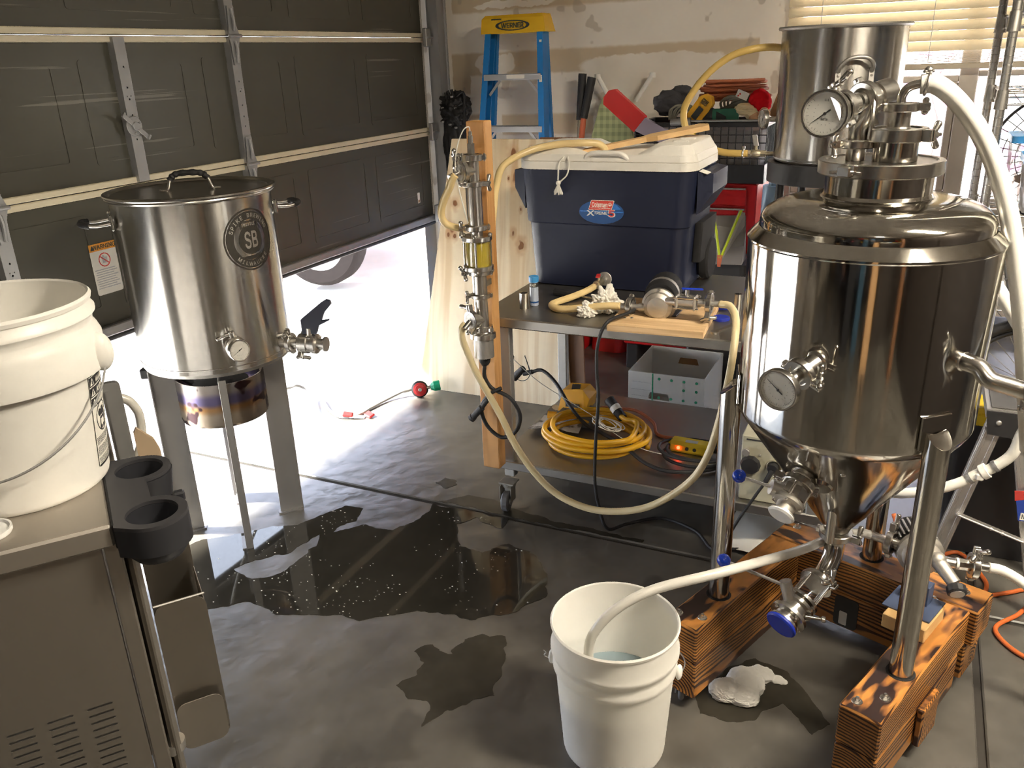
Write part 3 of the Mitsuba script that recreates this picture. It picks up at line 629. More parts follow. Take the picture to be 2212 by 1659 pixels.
# side port with elbow and clamp, running off to the right
b0 = V(0.128, 1.786, 0.980); d0 = nz(V(b0[0] - CX, b0[1] - CY, 0))
pth = [b0 - d0 * 0.02, b0 + d0 * 0.012, b0 + d0 * 0.028 + V(0.006, 0, -0.004), V(0.176, 1.757, 0.958), V(0.210, 1.757, 0.949), V(0.245, 1.758, 0.940)]
part(f, 'side_port', cat(tube(pth, 0.0175, 24, 8), lathe([(0.0175, 0), (0.024, 0.001), (0.0175, 0.006)], frame(b0 - d0 * 0.002, d0), 32)), 'steel', True)
part(f, 'side_pipe', cat(cyl((0.244, 1.758, 0.940), (0.42, 1.765, 0.915), 0.019, seg=32), cyl((0.243, 1.758, 0.9405), (0.250, 1.758, 0.939), 0.026, seg=32), cyl((0.262, 1.755, 0.93), (0.254, 1.745, 0.880), 0.0072, seg=16)), 'steel', 30)
triclamp(f, (0.2475, 1.758, 0.9395), (1, 0, -0.15), 0.026, (0.1, -0.3, 1), up=(0.6, 0, 0.5))
# left stack on the lid: gauge tee with relief cylinder
s0 = V(-0.121, 1.927, 1.348)
part(f, 'gauge_stem', cat(cyl(s0, s0 + V(0, 0, 0.030), 0.0190, seg=32), lathe([(0.019, 0.024), (0.027, 0.026), (0.027, 0.040), (0.019, 0.042)], frame(s0), 32)), 'steel', 30)
triclamp(f, s0 + V(0, 0, 0.033), (0, 0, 1), 0.027, (-1, -0.3, 0), up=(0, 0, 1))
g0, g1 = V(-0.181, 1.842, 1.446), V(-0.052, 2.02, 1.484)
gx = nz(g1 - g0)
part(f, 'gauge_tee', cat(tube([s0 + V(0, 0, 0.04), s0 + V(0.0, 0, 0.065), s0 + V(0.010, 0.004, 0.09), s0 + V(0.012, 0.006, 0.118)], 0.0185, 24, 8), cyl(g0 + gx * 0.035, g0 + gx * 0.085, 0.020, seg=32), cyl(g0 + gx * 0.012, g0 + gx * 0.04, 0.030, 0.030, seg=32)), 'steel', 40)
triclamp(f, g0 + gx * 0.052, gx, 0.025, (-0.5, 0.3, 1.0), up=(0.3, 0, 0.4))
part(f, 'relief_valve', lathe([(0, 0), (0.020, 0), (0.020, 0.012), (0.029, 0.016), (0.029, 0.028), (0.024, 0.030), (0.024, 0.050), (0.0285, 0.052), (0.0285, 0.092), (0.025, 0.096), (0, 0.096)], frame(g0 + gx * 0.092, gx), 40), 'steel', 25)
triclamp(f, g0 + gx * 0.114, gx, 0.029, (0.2, -0.4, -1.0))
part(f, 'brace_strip', cat(tube([g0 + gx * 0.12 + V(0.015, -0.02, 0.012), s0 + V(0.026, -0.03, 0.085), s0 + V(0.024, -0.03, 0.045)], 0.0048, 8, 8)), 'steel')
dial(f, 'pressure_gauge', g0, nz(V(-0.16, -0.97, 0.06)), 0.0465, needle=3.80, up=(0.04, 0, 1), ticks=26, depth=0.018, nums=[('MPa', -90, 0.22, 0.10), ('0.1', 90, 0.55, 0.09)])
# right stack on the lid: blow-off with hose barb
r0 = V(-0.046, 1.925, 1.348)
R0 = frame(r0)
part(f, 'blowoff_base', lathe([(0, 0), (0.0425, 0), (0.0425, 0.040), (0.046, 0.044), (0, 0.044)], R0, 48), 'mirror_steel', 25)
triclamp(f, r0 + V(0, 0, 0.052), (0, 0, 1), 0.0495, (0.9, -0.55, 0), w=0.026, up=(0, 0, 1))
part(f, 'blowoff_pipe', lathe([(0, 0.052), (0.047, 0.056), (0.046, 0.061), (0.024, 0.064), (0.0212, 0.067), (0.0212, 0.096), (0.026, 0.099), (0.026, 0.110), (0.012, 0.113), (0, 0.113)], R0, 40), 'steel', 25)
triclamp(f, r0 + V(0, 0, 0.104), (0, 0, 1), 0.026, (1, 0.05, 0), up=(0, 0.4, 0.2))
part(f, 'blowoff_barb', cat(tube([r0 + V(0, 0, 0.108), r0 + V(0, 0, 0.125), r0 + V(0.012, 0, 0.142), r0 + V(0.045, 0, 0.150)], 0.0085, 16, 8)), 'steel')
# dump assembly below the cone
cb = V(CX, CY, 0.455)
triclamp(f, cb, (0, 0, 1), 0.031, (0.95, -0.25, 0), up=(0, 0, 1))
el = [cb + V(0, 0, 0.0), cb + V(0, -0.002, -0.03), cb + V(-0.003, -0.018, -0.062), cb + V(-0.014, -0.042, -0.090), cb + V(-0.026, -0.064, -0.105)]
part(f, 'dump_elbow', tube(el, 0.0235, 28, 8), 'mirror_steel', True)
ea = el[-1]; da = nz(V(-0.40, -0.80, -0.36))
F = frame(ea, da)
k = part(f, 'sight_glass_holder', cat(lathe([(0, -0.004), (0.030, -0.004), (0.030, 0.002), (0.042, 0.003), (0.042, 0.010), (0, 0.010)], F, 48), lathe([(0, 0.068), (0.042, 0.068), (0.042, 0.076), (0, 0.076)], F, 48)), 'steel', 25)
for j in range(4):
    a = j * math.pi / 2 + 0.35; o = (F @ [0.037 * math.cos(a), 0.037 * math.sin(a), 0, 1])[:3]
    part(k, 'tie_rod', cat(cyl(o + da * 0.004, o + da * 0.080, 0.0030, seg=10), bolthead(o + da * 0.076, da, 0.0055, 0.004, False)), 'chrome')
part(k, 'glass_tube', lathe([(0.033, 0.010), (0.033, 0.068)], F, 40), 'glass', True)
triclamp(f, ea + da * 0.001, da, 0.030, (0.9, -0.1, 0.5))
k = part(f, 'dump_valve', lathe([(0, 0.076), (0.022, 0.076), (0.022, 0.084), (0.043, 0.085), (0.043, 0.093), (0.034, 0.096), (0.034, 0.116), (0.045, 0.118), (0.045, 0.127), (0.030, 0.130), (0.027, 0.139), (0.0355, 0.141), (0.0355, 0.147), (0, 0.147)], F, 48), 'steel', 25)
vup = nz(V(-0.30, 0.10, 0.9)); vc = ea + da * 0.105
part(k, 'stem', cyl(vc + vup * 0.028, vc + vup * 0.078, 0.0145, seg=28), 'satin', 30)
kb = V(-0.302, 1.735, 0.446)
hs = vc + vup * 0.064
part(k, 'handle', cyl(hs, kb, 0.0040, seg=14), 'satin', label='thin steel lever')
part(k, 'knob', sph(kb, 0.0158, 3), 'blue_knob', True, label='blue ball knob')
for j in range(4):
    a = j * math.pi / 2 + 0.8; part(k, 'bolt', bolthead((F @ [0.0385 * math.cos(a), 0.0385 * math.sin(a), 0.127, 1])[:3], da, 0.0055, 0.004), 'chrome')
part(k, 'end_cap', disc(ea + da * 0.147, da, 0.0385, 0.011, 0.0035, 48), 'blue_cap', 25, label='dark blue plastic dust cap')
wc = (F @ [0.034, 0.012, 0.106, 1])[:3]
part(k, 'clamp_bolt', cat(cyl(wc, wc + V(0.035, 0.01, -0.004), 0.004, seg=12), disc(wc + V(0.035, 0.01, -0.004), (1, 0.1, 0), 0.008, 0.01, 0.002, 20)), 'chrome')
# racking arm valve on the cone
q0 = V(-0.148, 1.775, 0.672); qa = nz(V(-0.22, -0.60, -0.42))
part(f, 'racking_port', cat(lathe([(0.052, -0.050), (0.062, -0.012), (0.066, 0.0), (0.058, 0.012), (0.030, 0.020), (0.022, 0.030), (0, 0.030)], frame(V(-0.108, 1.80, 0.672), nz(V(0.0, -0.75, -0.55))), 40),), 'mirror_steel', 30)
triclamp(f, V(-0.108, 1.80, 0.672) + nz(V(0, -0.75, -0.55)) * 0.002, nz(V(0, -0.75, -0.55)), 0.060, (0.5, -0.2, 0.4), w=0.02)
F = frame(V(-0.150, 1.785, 0.668), qa)
k = part(f, 'racking_valve', lathe([(0, 0), (0.024, 0), (0.024, 0.012), (0.031, 0.014), (0.031, 0.022), (0.025, 0.025), (0.025, 0.062), (0.036, 0.064), (0.036, 0.073), (0.022, 0.076), (0.020, 0.094), (0.028, 0.096), (0.028, 0.101), (0, 0.101)], F, 40), 'cast_steel', 25)
part(k, 'hex_body', lathe([(0, 0.032), (0.033, 0.032), (0.033, 0.056), (0, 0.056)], F, 6), 'steel', False)
vc = V(-0.150, 1.785, 0.668) + qa * 0.045; vu = nz(V(-0.85, -0.25, 0.30))
part(k, 'stem', cat(cyl(vc + vu * 0.015, vc + vu * 0.052, 0.0175, seg=24)), 'satin', 30)
kb = V(-0.282, 1.748, 0.667)
part(k, 'handle', cyl(vc + vu * 0.045, kb, 0.0038, seg=14), 'satin')
part(k, 'knob', sph(kb, 0.0155, 3), 'blue_knob', True, label='blue ball knob')
part(k, 'end_cap', disc(V(-0.150, 1.785, 0.668) + qa * 0.098, qa, 0.0305, 0.009, 0.004, 40), 'cap_white', 30, label='white plastic dust cap')
for j in range(4):
    a = j * math.pi / 2; part(k, 'bolt', cyl((F @ [0.0305 * math.cos(a), 0.0305 * math.sin(a), 0.020, 1])[:3], (F @ [0.0305 * math.cos(a), 0.0305 * math.sin(a), 0.078, 1])[:3], 0.0035, seg=10), 'chrome')
triclamp(f, V(-0.150, 1.785, 0.668) + qa * 0.018, qa, 0.029, (-0.6, 0.6, 0.5))
part(f, 'racking_stub', cyl((-0.082, 1.855, 0.60), (-0.082, 1.862, 0.475), 0.0105, seg=20), 'steel')

# timber stand, in its own turned axes
S = np.eye(4); S[:2, 0], S[:2, 1], S[:2, 3] = E1, E2, SC
st = thing('timber_stand', 'charred timber beam stand on casters under the fermenter', 'stand')
ZB, ZM, ZT = 0.040, 0.147, 0.250
def beam(a, b, m='char_wood', name='beam'): return part(st, name, xf(box2(a, b, 0.004), S), m, False)
for s in (-1, 1):
    x0, x1 = (s * 0.180, s * 0.272) if s > 0 else (-0.272, -0.180)
    beam((x0, -0.318, ZM + 0.001), (x1, 0.205, ZT)); beam((x0, -0.318, ZB), (x1, 0.165 if s > 0 else 0.205, ZM - 0.001))
beam((-0.274, 0.206, ZM + 0.001), (0.290, 0.322, ZT), 'char_wood_back'); beam((-0.272, 0.206, ZB), (0.276, 0.318, ZM - 0.001), 'char_wood_back')
beam((0.2735, -0.10, ZB), (0.290, 0.0, ZM + 0.002), 'char_wood_back', 'patch_board')
for a, b in [(-0.255, -0.285), (-0.20, -0.262), (0.205, -0.285), (0.245, -0.235), (-0.235, 0.29), (0.235, 0.279), (0.19, 0.19), (-0.15, 0.222)]:
    part(st, 'bolt', bolthead((S @ [a, b, ZT, 1])[:3], (0, 0, 1), 0.0075, 0.0055), 'chrome')
for x, y in LEGS: part(st, 'socket', lathe([(0.0256, ZT + 0.0004), (0.0315, ZT + 0.0004)], frame((x, y, 0)), 40), 'black_matte', False, label='dark rim of the leg hole')
pl = part(st, 'tie_plate', prism(rrect(0.095, 0.066, 0.012), 0.003, S @ frame((-0.030, 0.2055, 0.095), (0, -1, 0), (0, 0, -1))), 'black_plastic', False, label='dark grey steel plate with a white barcode sticker')
part(pl, 'barcode', prism(rrect(0.022, 0.042, 0.002), 0.0006, S @ frame((-0.036, 0.2022, 0.075), (0, -1, 0), (1, 0, 0))), 'label_grey', False)
for a, b in [(-0.235, -0.285), (0.235, -0.285), (-0.23, 0.26), (0.23, 0.26)]:
    o = (S @ [a, b, 0, 1])[:3]
    k = part(st, 'caster', cat(box((o[0], o[1], ZB - 0.003), (0.05, 0.04, 0.005), 0.001, rz=-0.35), box((o[0] + 0.014, o[1], 0.026), (0.004, 0.022, 0.03), 0.001), box((o[0] - 0.014, o[1], 0.026), (0.004, 0.022, 0.03), 0.001)), 'galvanized', False)
    part(k, 'wheel', torus((o[0], o[1] - 0.012, 0.0205), (1, 0.35, 0), 0.0135, 0.007, 28, 10), 'grey_rubber'); part(k, 'hub', disc((o[0] - 0.006, o[1] - 0.012, 0.0205), (1, 0.35, 0), 0.0135, 0.012), 'dull_steel')

# second pump, bolted to a wood block on the stand
bx = one('wood_block', 'raw pale wood block lying on the right timber beam', 'wood block', xf(box2((0.135, 0.0, ZT), (0.235, 0.125, ZT + 0.038), 0.002), S), 'block_wood', False)
p2 = thing('wort_pump', 'steel headed pump with a black knob on the timber stand', 'pump')
hc, ha = V(0.128, 2.045, 0.375), nz(V(0.22, -0.93, 0.10))
F = frame(hc, ha)
part(p2, 'head', lathe([(0, -0.03), (0.050, -0.03), (0.055, -0.024), (0.055, -0.010), (0.046, -0.004), (0.044, 0.012), (0.030, 0.022), (0.014, 0.026), (0.012, 0.036), (0, 0.036)], F, 40), 'cast_steel', 25)
part(p2, 'motor', lathe([(0, -0.135), (0.040, -0.135), (0.052, -0.125), (0.052, -0.05), (0.047, -0.044), (0.047, -0.03), (0, -0.03)], F, 40), 'black_matte', 30, label='black motor')
part(p2, 'fan_cover', cat([box((0.053 * math.cos(t), 0.053 * math.sin(t), -0.078), (0.005, 0.004, 0.075), 0.001, F=F @ frame((0, 0, 0), (0, 0, 1))) for t in np.linspace(0, 2 * math.pi, 28)[:-1]]), 'aluminium', False, label='ribbed pale shell')
part(p2, 'foot', cat(xf(box2((0.120, 0.030, ZT + 0.0385), (0.232, 0.135, ZT + 0.043), 0.001), S), xf(box2((0.150, 0.085, ZT + 0.042), (0.205, 0.120, 0.345), 0.001), S)), 'blue_grey', False)
part(p2, 'inlet', cat(cyl(hc + V(0.0, 0.01, 0.008), hc + V(-0.072, 0.035, 0.004), 0.0135, seg=24), cyl(hc + V(-0.066, 0.033, 0.004), hc + V(-0.074, 0.036, 0.004), 0.024, seg=28)), 'steel', 30)
triclamp(p2, hc + V(-0.073, 0.0355, 0.004), (-1, 0.34, 0), 0.025, (0.15, 0.1, 1), up=(0, 0, 1))
part(p2, 'barb_inlet', cyl(hc + V(-0.073, 0.0355, 0.004), hc + V(-0.12, 0.052, 0.004), 0.0115, seg=20), 'steel')
part(p2, 'drain_valve', cat(cyl(hc + V(0.030, -0.02, 0.012), hc + V(0.075, -0.062, -0.022), 0.0185, 0.0155, seg=28), sph(hc + V(0.034, -0.022, 0.012), 0.020, 2)), 'cast_steel', 35)
kn = nz(V(0.20, -0.85, -0.45)); kc_ = hc + V(0.078, -0.066, -0.026)
kk = part(p2, 'drain_knob', lathe([(0, 0), (0.020, 0), (0.0225, 0.003), (0.0225, 0.018), (0.020, 0.021), (0.0, 0.021)], frame(kc_, kn), 12), 'black_plastic', False, label='black knurled knob')
part(kk, 'cap', disc(kc_ + kn * 0.021, kn, 0.0165, 0.0015, 0.0005), 'satin', 30)
oa = nz(V(1, 0.22, -0.05)); o0 = hc + V(0.065, -0.005, 0.0)
part(p2, 'outlet', cat(cyl(o0 - V(0.05, 0, 0), o0 + oa * 0.010, 0.013, seg=24), cyl(o0 + oa * 0.016, o0 + oa * 0.045, 0.0145, seg=8), cyl(o0 + oa * 0.045, o0 + oa * 0.056, 0.024, seg=28), cyl(o0 + oa * 0.05, o0 + oa * 0.085, 0.011, seg=20)), 'steel', 30)
part(p2, 'thread_seal', cyl(o0 + oa * 0.010, o0 + oa * 0.016, 0.0145, seg=24), 'white_plastic')
triclamp(p2, o0 + oa * 0.051, oa, 0.024, (0.1, 0.0, 1), up=(0.5, 0, 0.5))

# ------------------------------------------------------------------ brew kettle on its burner stand, by the open door
KX, KY = -2.132, 2.062
bs = thing('burner_stand', 'steel burner stand on four flat legs under the tall kettle', 'burner stand')
for ang in (-2.35, 0.785, -0.78, 2.36):
    d = V(math.cos(ang), math.sin(ang), 0); o = V(KX + 0.012, KY - 0.03, 0) + d * 0.175
    F = frame(o, (0, 0, 1), d)
    part(bs, 'leg', cat(box((0.005, 0, 0.316), (0.085, 0.005, 0.630), 0.001, F=F), box((0.045, 0.010, 0.316), (0.005, 0.025, 0.630), 0.001, F=F), box((0, 0, 0.003), (0.09, 0.03, 0.006), F=F)), 'dull_leg', False)
    part(bs, 'pot_rest', box((-0.09, 0, 0.624), (0.16, 0.006, 0.014), 0.001, F=F), 'dull_leg', False)
A = frame((KX, KY - 0.012, 0))
part(bs, 'burner_shroud', lathe([(0.142, 0.435), (0.147, 0.430), (0.150, 0.440), (0.150, 0.585), (0.147, 0.585), (0.142, 0.44)], A, 64, close=True), 'heat_steel', 25, label='heat tinted round steel shroud')
part(bs, 'burner', cat(lathe([(0, 0.50), (0.085, 0.50), (0.095, 0.52), (0.095, 0.55), (0.06, 0.565), (0, 0.565)], A, 32), lathe([(0.138, 0.432), (0.146, 0.432)], A, 48)), 'black_matte')
part(bs, 'gas_inlet', cat(box((-2.335, 1.93, 0.598), (0.05, 0.05, 0.035), 0.004, rz=0.5), cyl((-2.30, 1.98, 0.60), (-2.20, 2.0, 0.54), 0.012)), 'black_plastic')

bk = thing('brew_kettle', 'tall brushed steel kettle with lid and etched round logo', 'kettle')
A = frame((KX, KY, 0)); KR = 0.2495
def cylwall(R, z0, z1, F, n=160, rows=8):
    a = np.linspace(0, 2 * np.pi, n + 1); z = np.linspace(z0, z1, rows)
    v = np.array([(R * math.cos(t), R * math.sin(t), h) for h in z for t in a]); uv = np.array([(t / 6.2832, h) for h in z for t in a])
    f = []
    for i in range(rows - 1):
        for j in range(n): p, q = i * (n + 1) + j, (i + 1) * (n + 1) + j; f += [(p, p + 1, q + 1), (p, q + 1, q)]
    return xf(trimesh.Trimesh(v, np.array(f), process=False), F), uv
w, uv = cylwall(KR, 0.655, 1.205, A)
part(bk, 'wall', w, 'brushed', True, uv=uv)
part(bk, 'base', lathe([(0, 0.636), (0.225, 0.636), (0.243, 0.642), (KR, 0.655)], A, 96), 'satin', 25)
part(bk, 'base_band', lathe([(KR + 0.0004, 0.668), (KR + 0.0016, 0.669), (KR + 0.0016, 0.672), (KR + 0.0004, 0.673)], A, 96), 'steel', 20)
part(bk, 'rim', torus((KX, KY, 1.203), (0, 0, 1), KR + 0.006, 0.006, 96, 10), 'steel')
part(bk, 'seam', wrap(subdiv(box((0, 0.27, 0), (0.004, 0.54, 0.0008)), 0.1), (KX, KY), KR, -2.32, 0.658), 'satin', False)
lk = part(bk, 'lid', lathe([(0, 1.200), (0.252, 1.206), (0.262, 1.208), (0.266, 1.212), (0.2655, 1.217), (0.258, 1.2195), (0.250, 1.216), (0.244, 1.211), (0.232, 1.2085), (0, 1.2085)], A, 128), 'lid_steel', 15)
u = nz(V(0.78, 0.62, 0)); o = V(KX, KY, 1.209)
hp = [o - u * 0.074, o - u * 0.066 + V(0, 0, 0.012), o - u * 0.055 + V(0, 0, 0.040), o - u * 0.030 + V(0, 0, 0.054), o + u * 0.030 + V(0, 0, 0.054), o + u * 0.055 + V(0, 0, 0.040), o + u * 0.066 + V(0, 0, 0.012), o + u * 0.074]
part(lk, 'handle', cat(tube(hp, 0.0055, 12, 8), box(o - u * 0.080 + V(0, 0, 0.004), (0.03, 0.012, 0.006), 0.002, rz=0.67), box(o + u * 0.080 + V(0, 0, 0.004), (0.03, 0.012, 0.006), 0.002, rz=0.67)), 'chrome')
gp = smoothpath(hp, 10)[18:-18]
part(lk, 'grip', tube(gp, [0.0095 + 0.0012 * math.cos(i * 1.3) for i in range(len(gp))], 14, raw=True), 'black_rubber')
for ang in (-2.22, 0.92):
    d = V(math.cos(ang), math.sin(ang), 0); t = V(-d[1], d[0], 0); o = V(KX, KY, 1.137) + d * KR
    k = part(bk, 'side_handle', cat([box((0.004, s * 0.052, 0), (0.008, 0.030, 0.045), 0.003, F=frame(o, (0, 0, 1), d)) for s in (-1, 1)]), 'steel', 25)
    hp = [o + t * -0.052, o + d * 0.045 - t * 0.050 + V(0, 0, -0.004), o + d * 0.080 - t * 0.038, o + d * 0.090, o + d * 0.080 + t * 0.038, o + d * 0.045 + t * 0.050 + V(0, 0, -0.004), o + t * 0.052]
    part(k, 'rod', tube(hp, 0.0052, 12, 8), 'chrome')
    gp = smoothpath(hp, 10)[16:-16]
    part(k, 'grip', tube(gp, 0.0105, 14, raw=True), 'black_rubber')
# etched badge: ring lettering laid round the kettle
a0, z0 = math.radians(-6.0), 1.066
def badge(poly, d=0.0006): return wrap(subdiv(prism(poly, d), 0.012), (KX, KY), KR + 0.0004, a0, z0)
def ring_text(s, R, h, a_mid, flip=False, step=None):
    ms = []; adv = step or h * 0.98
    for i, ch in enumerate(s):
        if ch == ' ': continue
        t = a_mid + (-1 if not flip else 1) * (i - (len(s) - 1) / 2) * adv / R
        m = text(ch, h, np.eye(4), 0.0012); 
        m.apply_transform(trimesh.transformations.rotation_matrix(t - math.pi / 2 if not flip else t + math.pi / 2, (0, 0, 1)))
        m.apply_translation((R * math.cos(t), R * math.sin(t), 0)); ms.append(m)
    return cat(ms)
C = lambda r: Point(0, 0).buffer(r, 24)
bd = part(bk, 'etched_badge', cat(badge(C(0.097).difference(C(0.092))), badge(C(0.089).difference(C(0.064))), badge(C(0.046)), badge(sbox(-0.036, 0.036, 0.036, 0.060).intersection(C(0.063)).difference(sbox(-0.03, 0.042, 0.03, 0.055))), badge(sbox(-0.036, -0.062, 0.036, -0.050).intersection(C(0.063)))), 'etched', False, label='dark etched round badge with SB in its middle')
tx = cat(ring_text('SPIKE BREWING', 0.0765, 0.0125, math.pi / 2, step=0.0145), ring_text('MILWAUKEE', 0.0765, 0.0115, -math.pi / 2, True, step=0.0145), xf(text('SB', 0.050, np.eye(4), 0.0012), np.diag([0.62, 1.0, 1, 1])), text('KETTLE', 0.009, frame((0, 0.0485, 0)), 0.0012))
part(bd, 'badge_lettering', wrap(tx, (KX, KY), KR + 0.0004, a0, z0), 'satin', False)
# thermometer and valve near the base
an = math.radians(-33.0); d = V(math.cos(an), math.sin(an), 0); o = V(KX, KY, 0.747) + d * KR
part(bk, 'thermometer_port', cat(cyl(o - d * 0.005, o + d * 0.03, 0.018), cyl(o + d * 0.026, o + d * 0.034, 0.025), cyl(o + d * 0.034, o + d * 0.065, 0.010)), 'steel', 30)
triclamp(bk, o + d * 0.03, d, 0.025, (0.3, -0.35, 1.0), up=(0.5, 0.5, 0.3))
nd = nz(d + V(0.06, 0.22, 0.05))
dial(bk, 'thermometer', o + d * 0.080, nd, 0.036, needle=3.62, ticks=31, nums=[])
an = math.radians(11.0); d = V(math.cos(an), math.sin(an), 0); o = V(KX, KY, 0.700) + d * KR
F = frame(o, d)
vk = part(bk, 'valve', lathe([(0, -0.01), (0.018, -0.01), (0.018, 0.028), (0.025, 0.030), (0.025, 0.040), (0.018, 0.042), (0.018, 0.072), (0.025, 0.074), (0.025, 0.084), (0.034, 0.086), (0.034, 0.104), (0.030, 0.107), (0.030, 0.118), (0.034, 0.121), (0.034, 0.134), (0.018, 0.138), (0.018, 0.160), (0.025, 0.162), (0.025, 0.168), (0.0, 0.168)], F, 36), 'dark_chrome', 25)
triclamp(bk, o + d * 0.035, d, 0.025, (0.1, -0.3, 1), m='dark_chrome'); triclamp(bk, o + d * 0.079, d, 0.025, (0.2, -0.6, -1), m='dark_chrome')
for j in range(4): part(vk, 'bolt', cyl((F @ [0.031 * math.cos(j * 1.571 + .6), 0.031 * math.sin(j * 1.571 + .6), 0.082, 1])[:3], (F @ [0.031 * math.cos(j * 1.571 + .6), 0.031 * math.sin(j * 1.571 + .6), 0.138, 1])[:3], 0.004, seg=8), 'dark_chrome')
part(vk, 'stem', cyl(o + d * 0.11 + V(0, 0, 0.028), o + d * 0.11 + V(0, 0, 0.055), 0.012), 'dark_chrome')
hx = nz(V(0.905, 0.42, 0)); Fh = frame(o + d * 0.108 + V(0, 0, 0.034) - V(hx[1], -hx[0], 0) * 0.010, V(hx[1], -hx[0], 0), hx)
P = Polygon([(-0.020, 0.0), (0.028, 0.0), (0.038, 0.028), (0.075, 0.045), (0.048, 0.042), (0.060, 0.070), (0.086, 0.098), (0.084, 0.110), (0.070, 0.114), (0.052, 0.104), (-0.020, 0.050)])
part(vk, 'handle', xf(prism(P, 0.02), frame(o + d * 0.105 + V(0, 0.010, 0.034), (hx[1] * -1, hx[0], 0), hx) if 0 else np.column_stack([np.r_[hx, 0], [0, 0, 1, 0], np.r_[np.cross(hx, (0, 0, 1)), 0], np.r_[o + d * 0.108 + V(0, 0, 0.036) - np.cross(hx, (0, 0, 1)) * 0.01, 1]])), 'blue_black', 20, label='black plastic lever')
# gas hose with its regulator
gh = thing('gas_hose', 'grey rubber gas hose lying from the burner to the regulator', 'hose')
part(gh, 'tube', tube([(-2.30, 2.0, 0.60), (-2.40, 2.25, 0.40), (-2.58, 2.85, 0.16), (-2.66, 3.05, 0.09), (-2.56, 3.08, 0.03), (-2.44, 3.00, 0.008), (-2.345, 2.955, 0.008), (-2.28, 3.0, 0.008), (-2.27, 3.10, 0.008), (-2.25, 3.22, 0.012), (-2.205, 3.30, 0.03), (-2.165, 3.335, 0.036)], 0.0065, 10, 8), 'hose_grey', True)
part(gh, 'ferrule', cyl((-2.205, 3.30, 0.03), (-2.155, 3.345, 0.037), 0.009), 'satin')
for p, a in (((-2.315, 2.972, 0.018), 0.4), ((-2.225, 3.02, 0.012), -0.3)):
    part(gh, 'warning_tag', xf(box((0, 0, 0), (0.05, 0.034, 0.012), 0.005), trimesh.transformations.translation_matrix(p) @ trimesh.transformations.euler_matrix(0.3, 0.15, a)), 'red_plastic', 25, label='red paper warning tag')
part(gh, 'tag_strip', xf(box((0, 0, 0), (0.07, 0.03, 0.002)), trimesh.transformations.translation_matrix((-2.27, 2.985, 0.008)) @ trimesh.transformations.euler_matrix(0.1, 0.1, 0.45)), 'paper_white', False)
rg = thing('gas_regulator', 'round red gas regulator with a green coupling nut on the floor', 'regulator')
rn = nz(V(0.55, -0.80, 0.25)); o = V(-2.125, 3.325, 0.042)
F = frame(o, rn)
part(rg, 'housing', lathe([(0, -0.022), (0.026, -0.022), (0.040, -0.012), (0.042, -0.004), (0.042, 0.004), (0.034, 0.010), (0, 0.010)], F, 40), 'black_plastic', 25)
part(rg, 'bonnet', lathe([(0, 0.008), (0.034, 0.009), (0.034, 0.016), (0.026, 0.019), (0.025, 0.027), (0.015, 0.030), (0, 0.030)], F, 40), 'red_plastic', 25, label='red stepped bonnet')
part(rg, 'cap', disc(o + rn * 0.030, rn, 0.009, 0.003, 0.001), 'satin', 30)
hd = nz(V(0.80, 0.55, 0.12))
part(rg, 'stem', cyl(o + hd * 0.03, o + hd * 0.062, 0.008), 'dark_chrome')
gn = part(rg, 'coupling_nut', lathe([(0, 0.055), (0.014, 0.055), (0.022, 0.068), (0.026, 0.072), (0.026, 0.100), (0.022, 0.103), (0, 0.103)], frame(o, hd), 8), 'green_plastic', False, label='green plastic coupling nut')

# ------------------------------------------------------------------ stainless grill cart, lower left
GK = V(-1.02, 0.722, 0)
G = np.eye(4); G[:2, 0], G[:2, 1], G[:2, 3] = (0.6, 0.8), (-0.8, 0.6), GK[:2]
def gb(a, b, bev=0.0): return xf(box2(a, b, bev), G)
gr = thing('grill_cart', 'brushed stainless grill cart carrying the left bucket', 'grill cart')
part(gr, 'side_shelf', cat(gb((-1.0, 0.0, 0.908), (0.0, 0.62, 0.945), 0.004)), 'shelf_steel', 20)
NS = 0.62
slots = []
for cx in (-0.19, -0.134, -0.077):
    for r in range(22): slots.append(rrect(0.037, 0.0042, 0.002, cx, 0.623 - 0.0142 * r))
for cx in (-0.247, -0.304):
    for r in range(22): slots.append(rrect(0.037, 0.0042, 0.002, cx, 0.623 - 0.0142 * r))
fp = sbox(-0.98, 0.08, -0.022, 0.905).difference(unary_union(slots))
Fg = G @ frame((0, 0.024, 0), (0, -1, 0), (1, 0, 0))
part(gr, 'front_panel', prism(fp, 0.0015, Fg), 'panel_steel', False)
part(gr, 'back_wall', gb((-0.97, 0.50, 0.09), (-0.03, 0.502, 0.90)), 'panel_steel', False)
part(gr, 'corner_post', cat(gb((-0.0205, 0.022, 0.06), (0.006, 0.10, 0.905), 0.003), gb((0.0105, 0.024, 0.06), (0.026, 0.10, 0.905), 0.006)), 'panel_steel', 25)
part(gr, 'post_foot', xf(lathe([(0, 0.47), (0.018, 0.47), (0.020, 0.474), (0.020, 0.49), (0, 0.49)], frame((0.014, 0.045, 0)), 24), G), 'satin', 30)
part(gr, 'back_panel', cat(gb((-1.0, 0.55, 0.06), (0.02, 0.58, 0.90)), gb((0.0, 0.10, 0.06), (0.02, 0.58, 0.905), 0.002)), 'panel_steel', False)
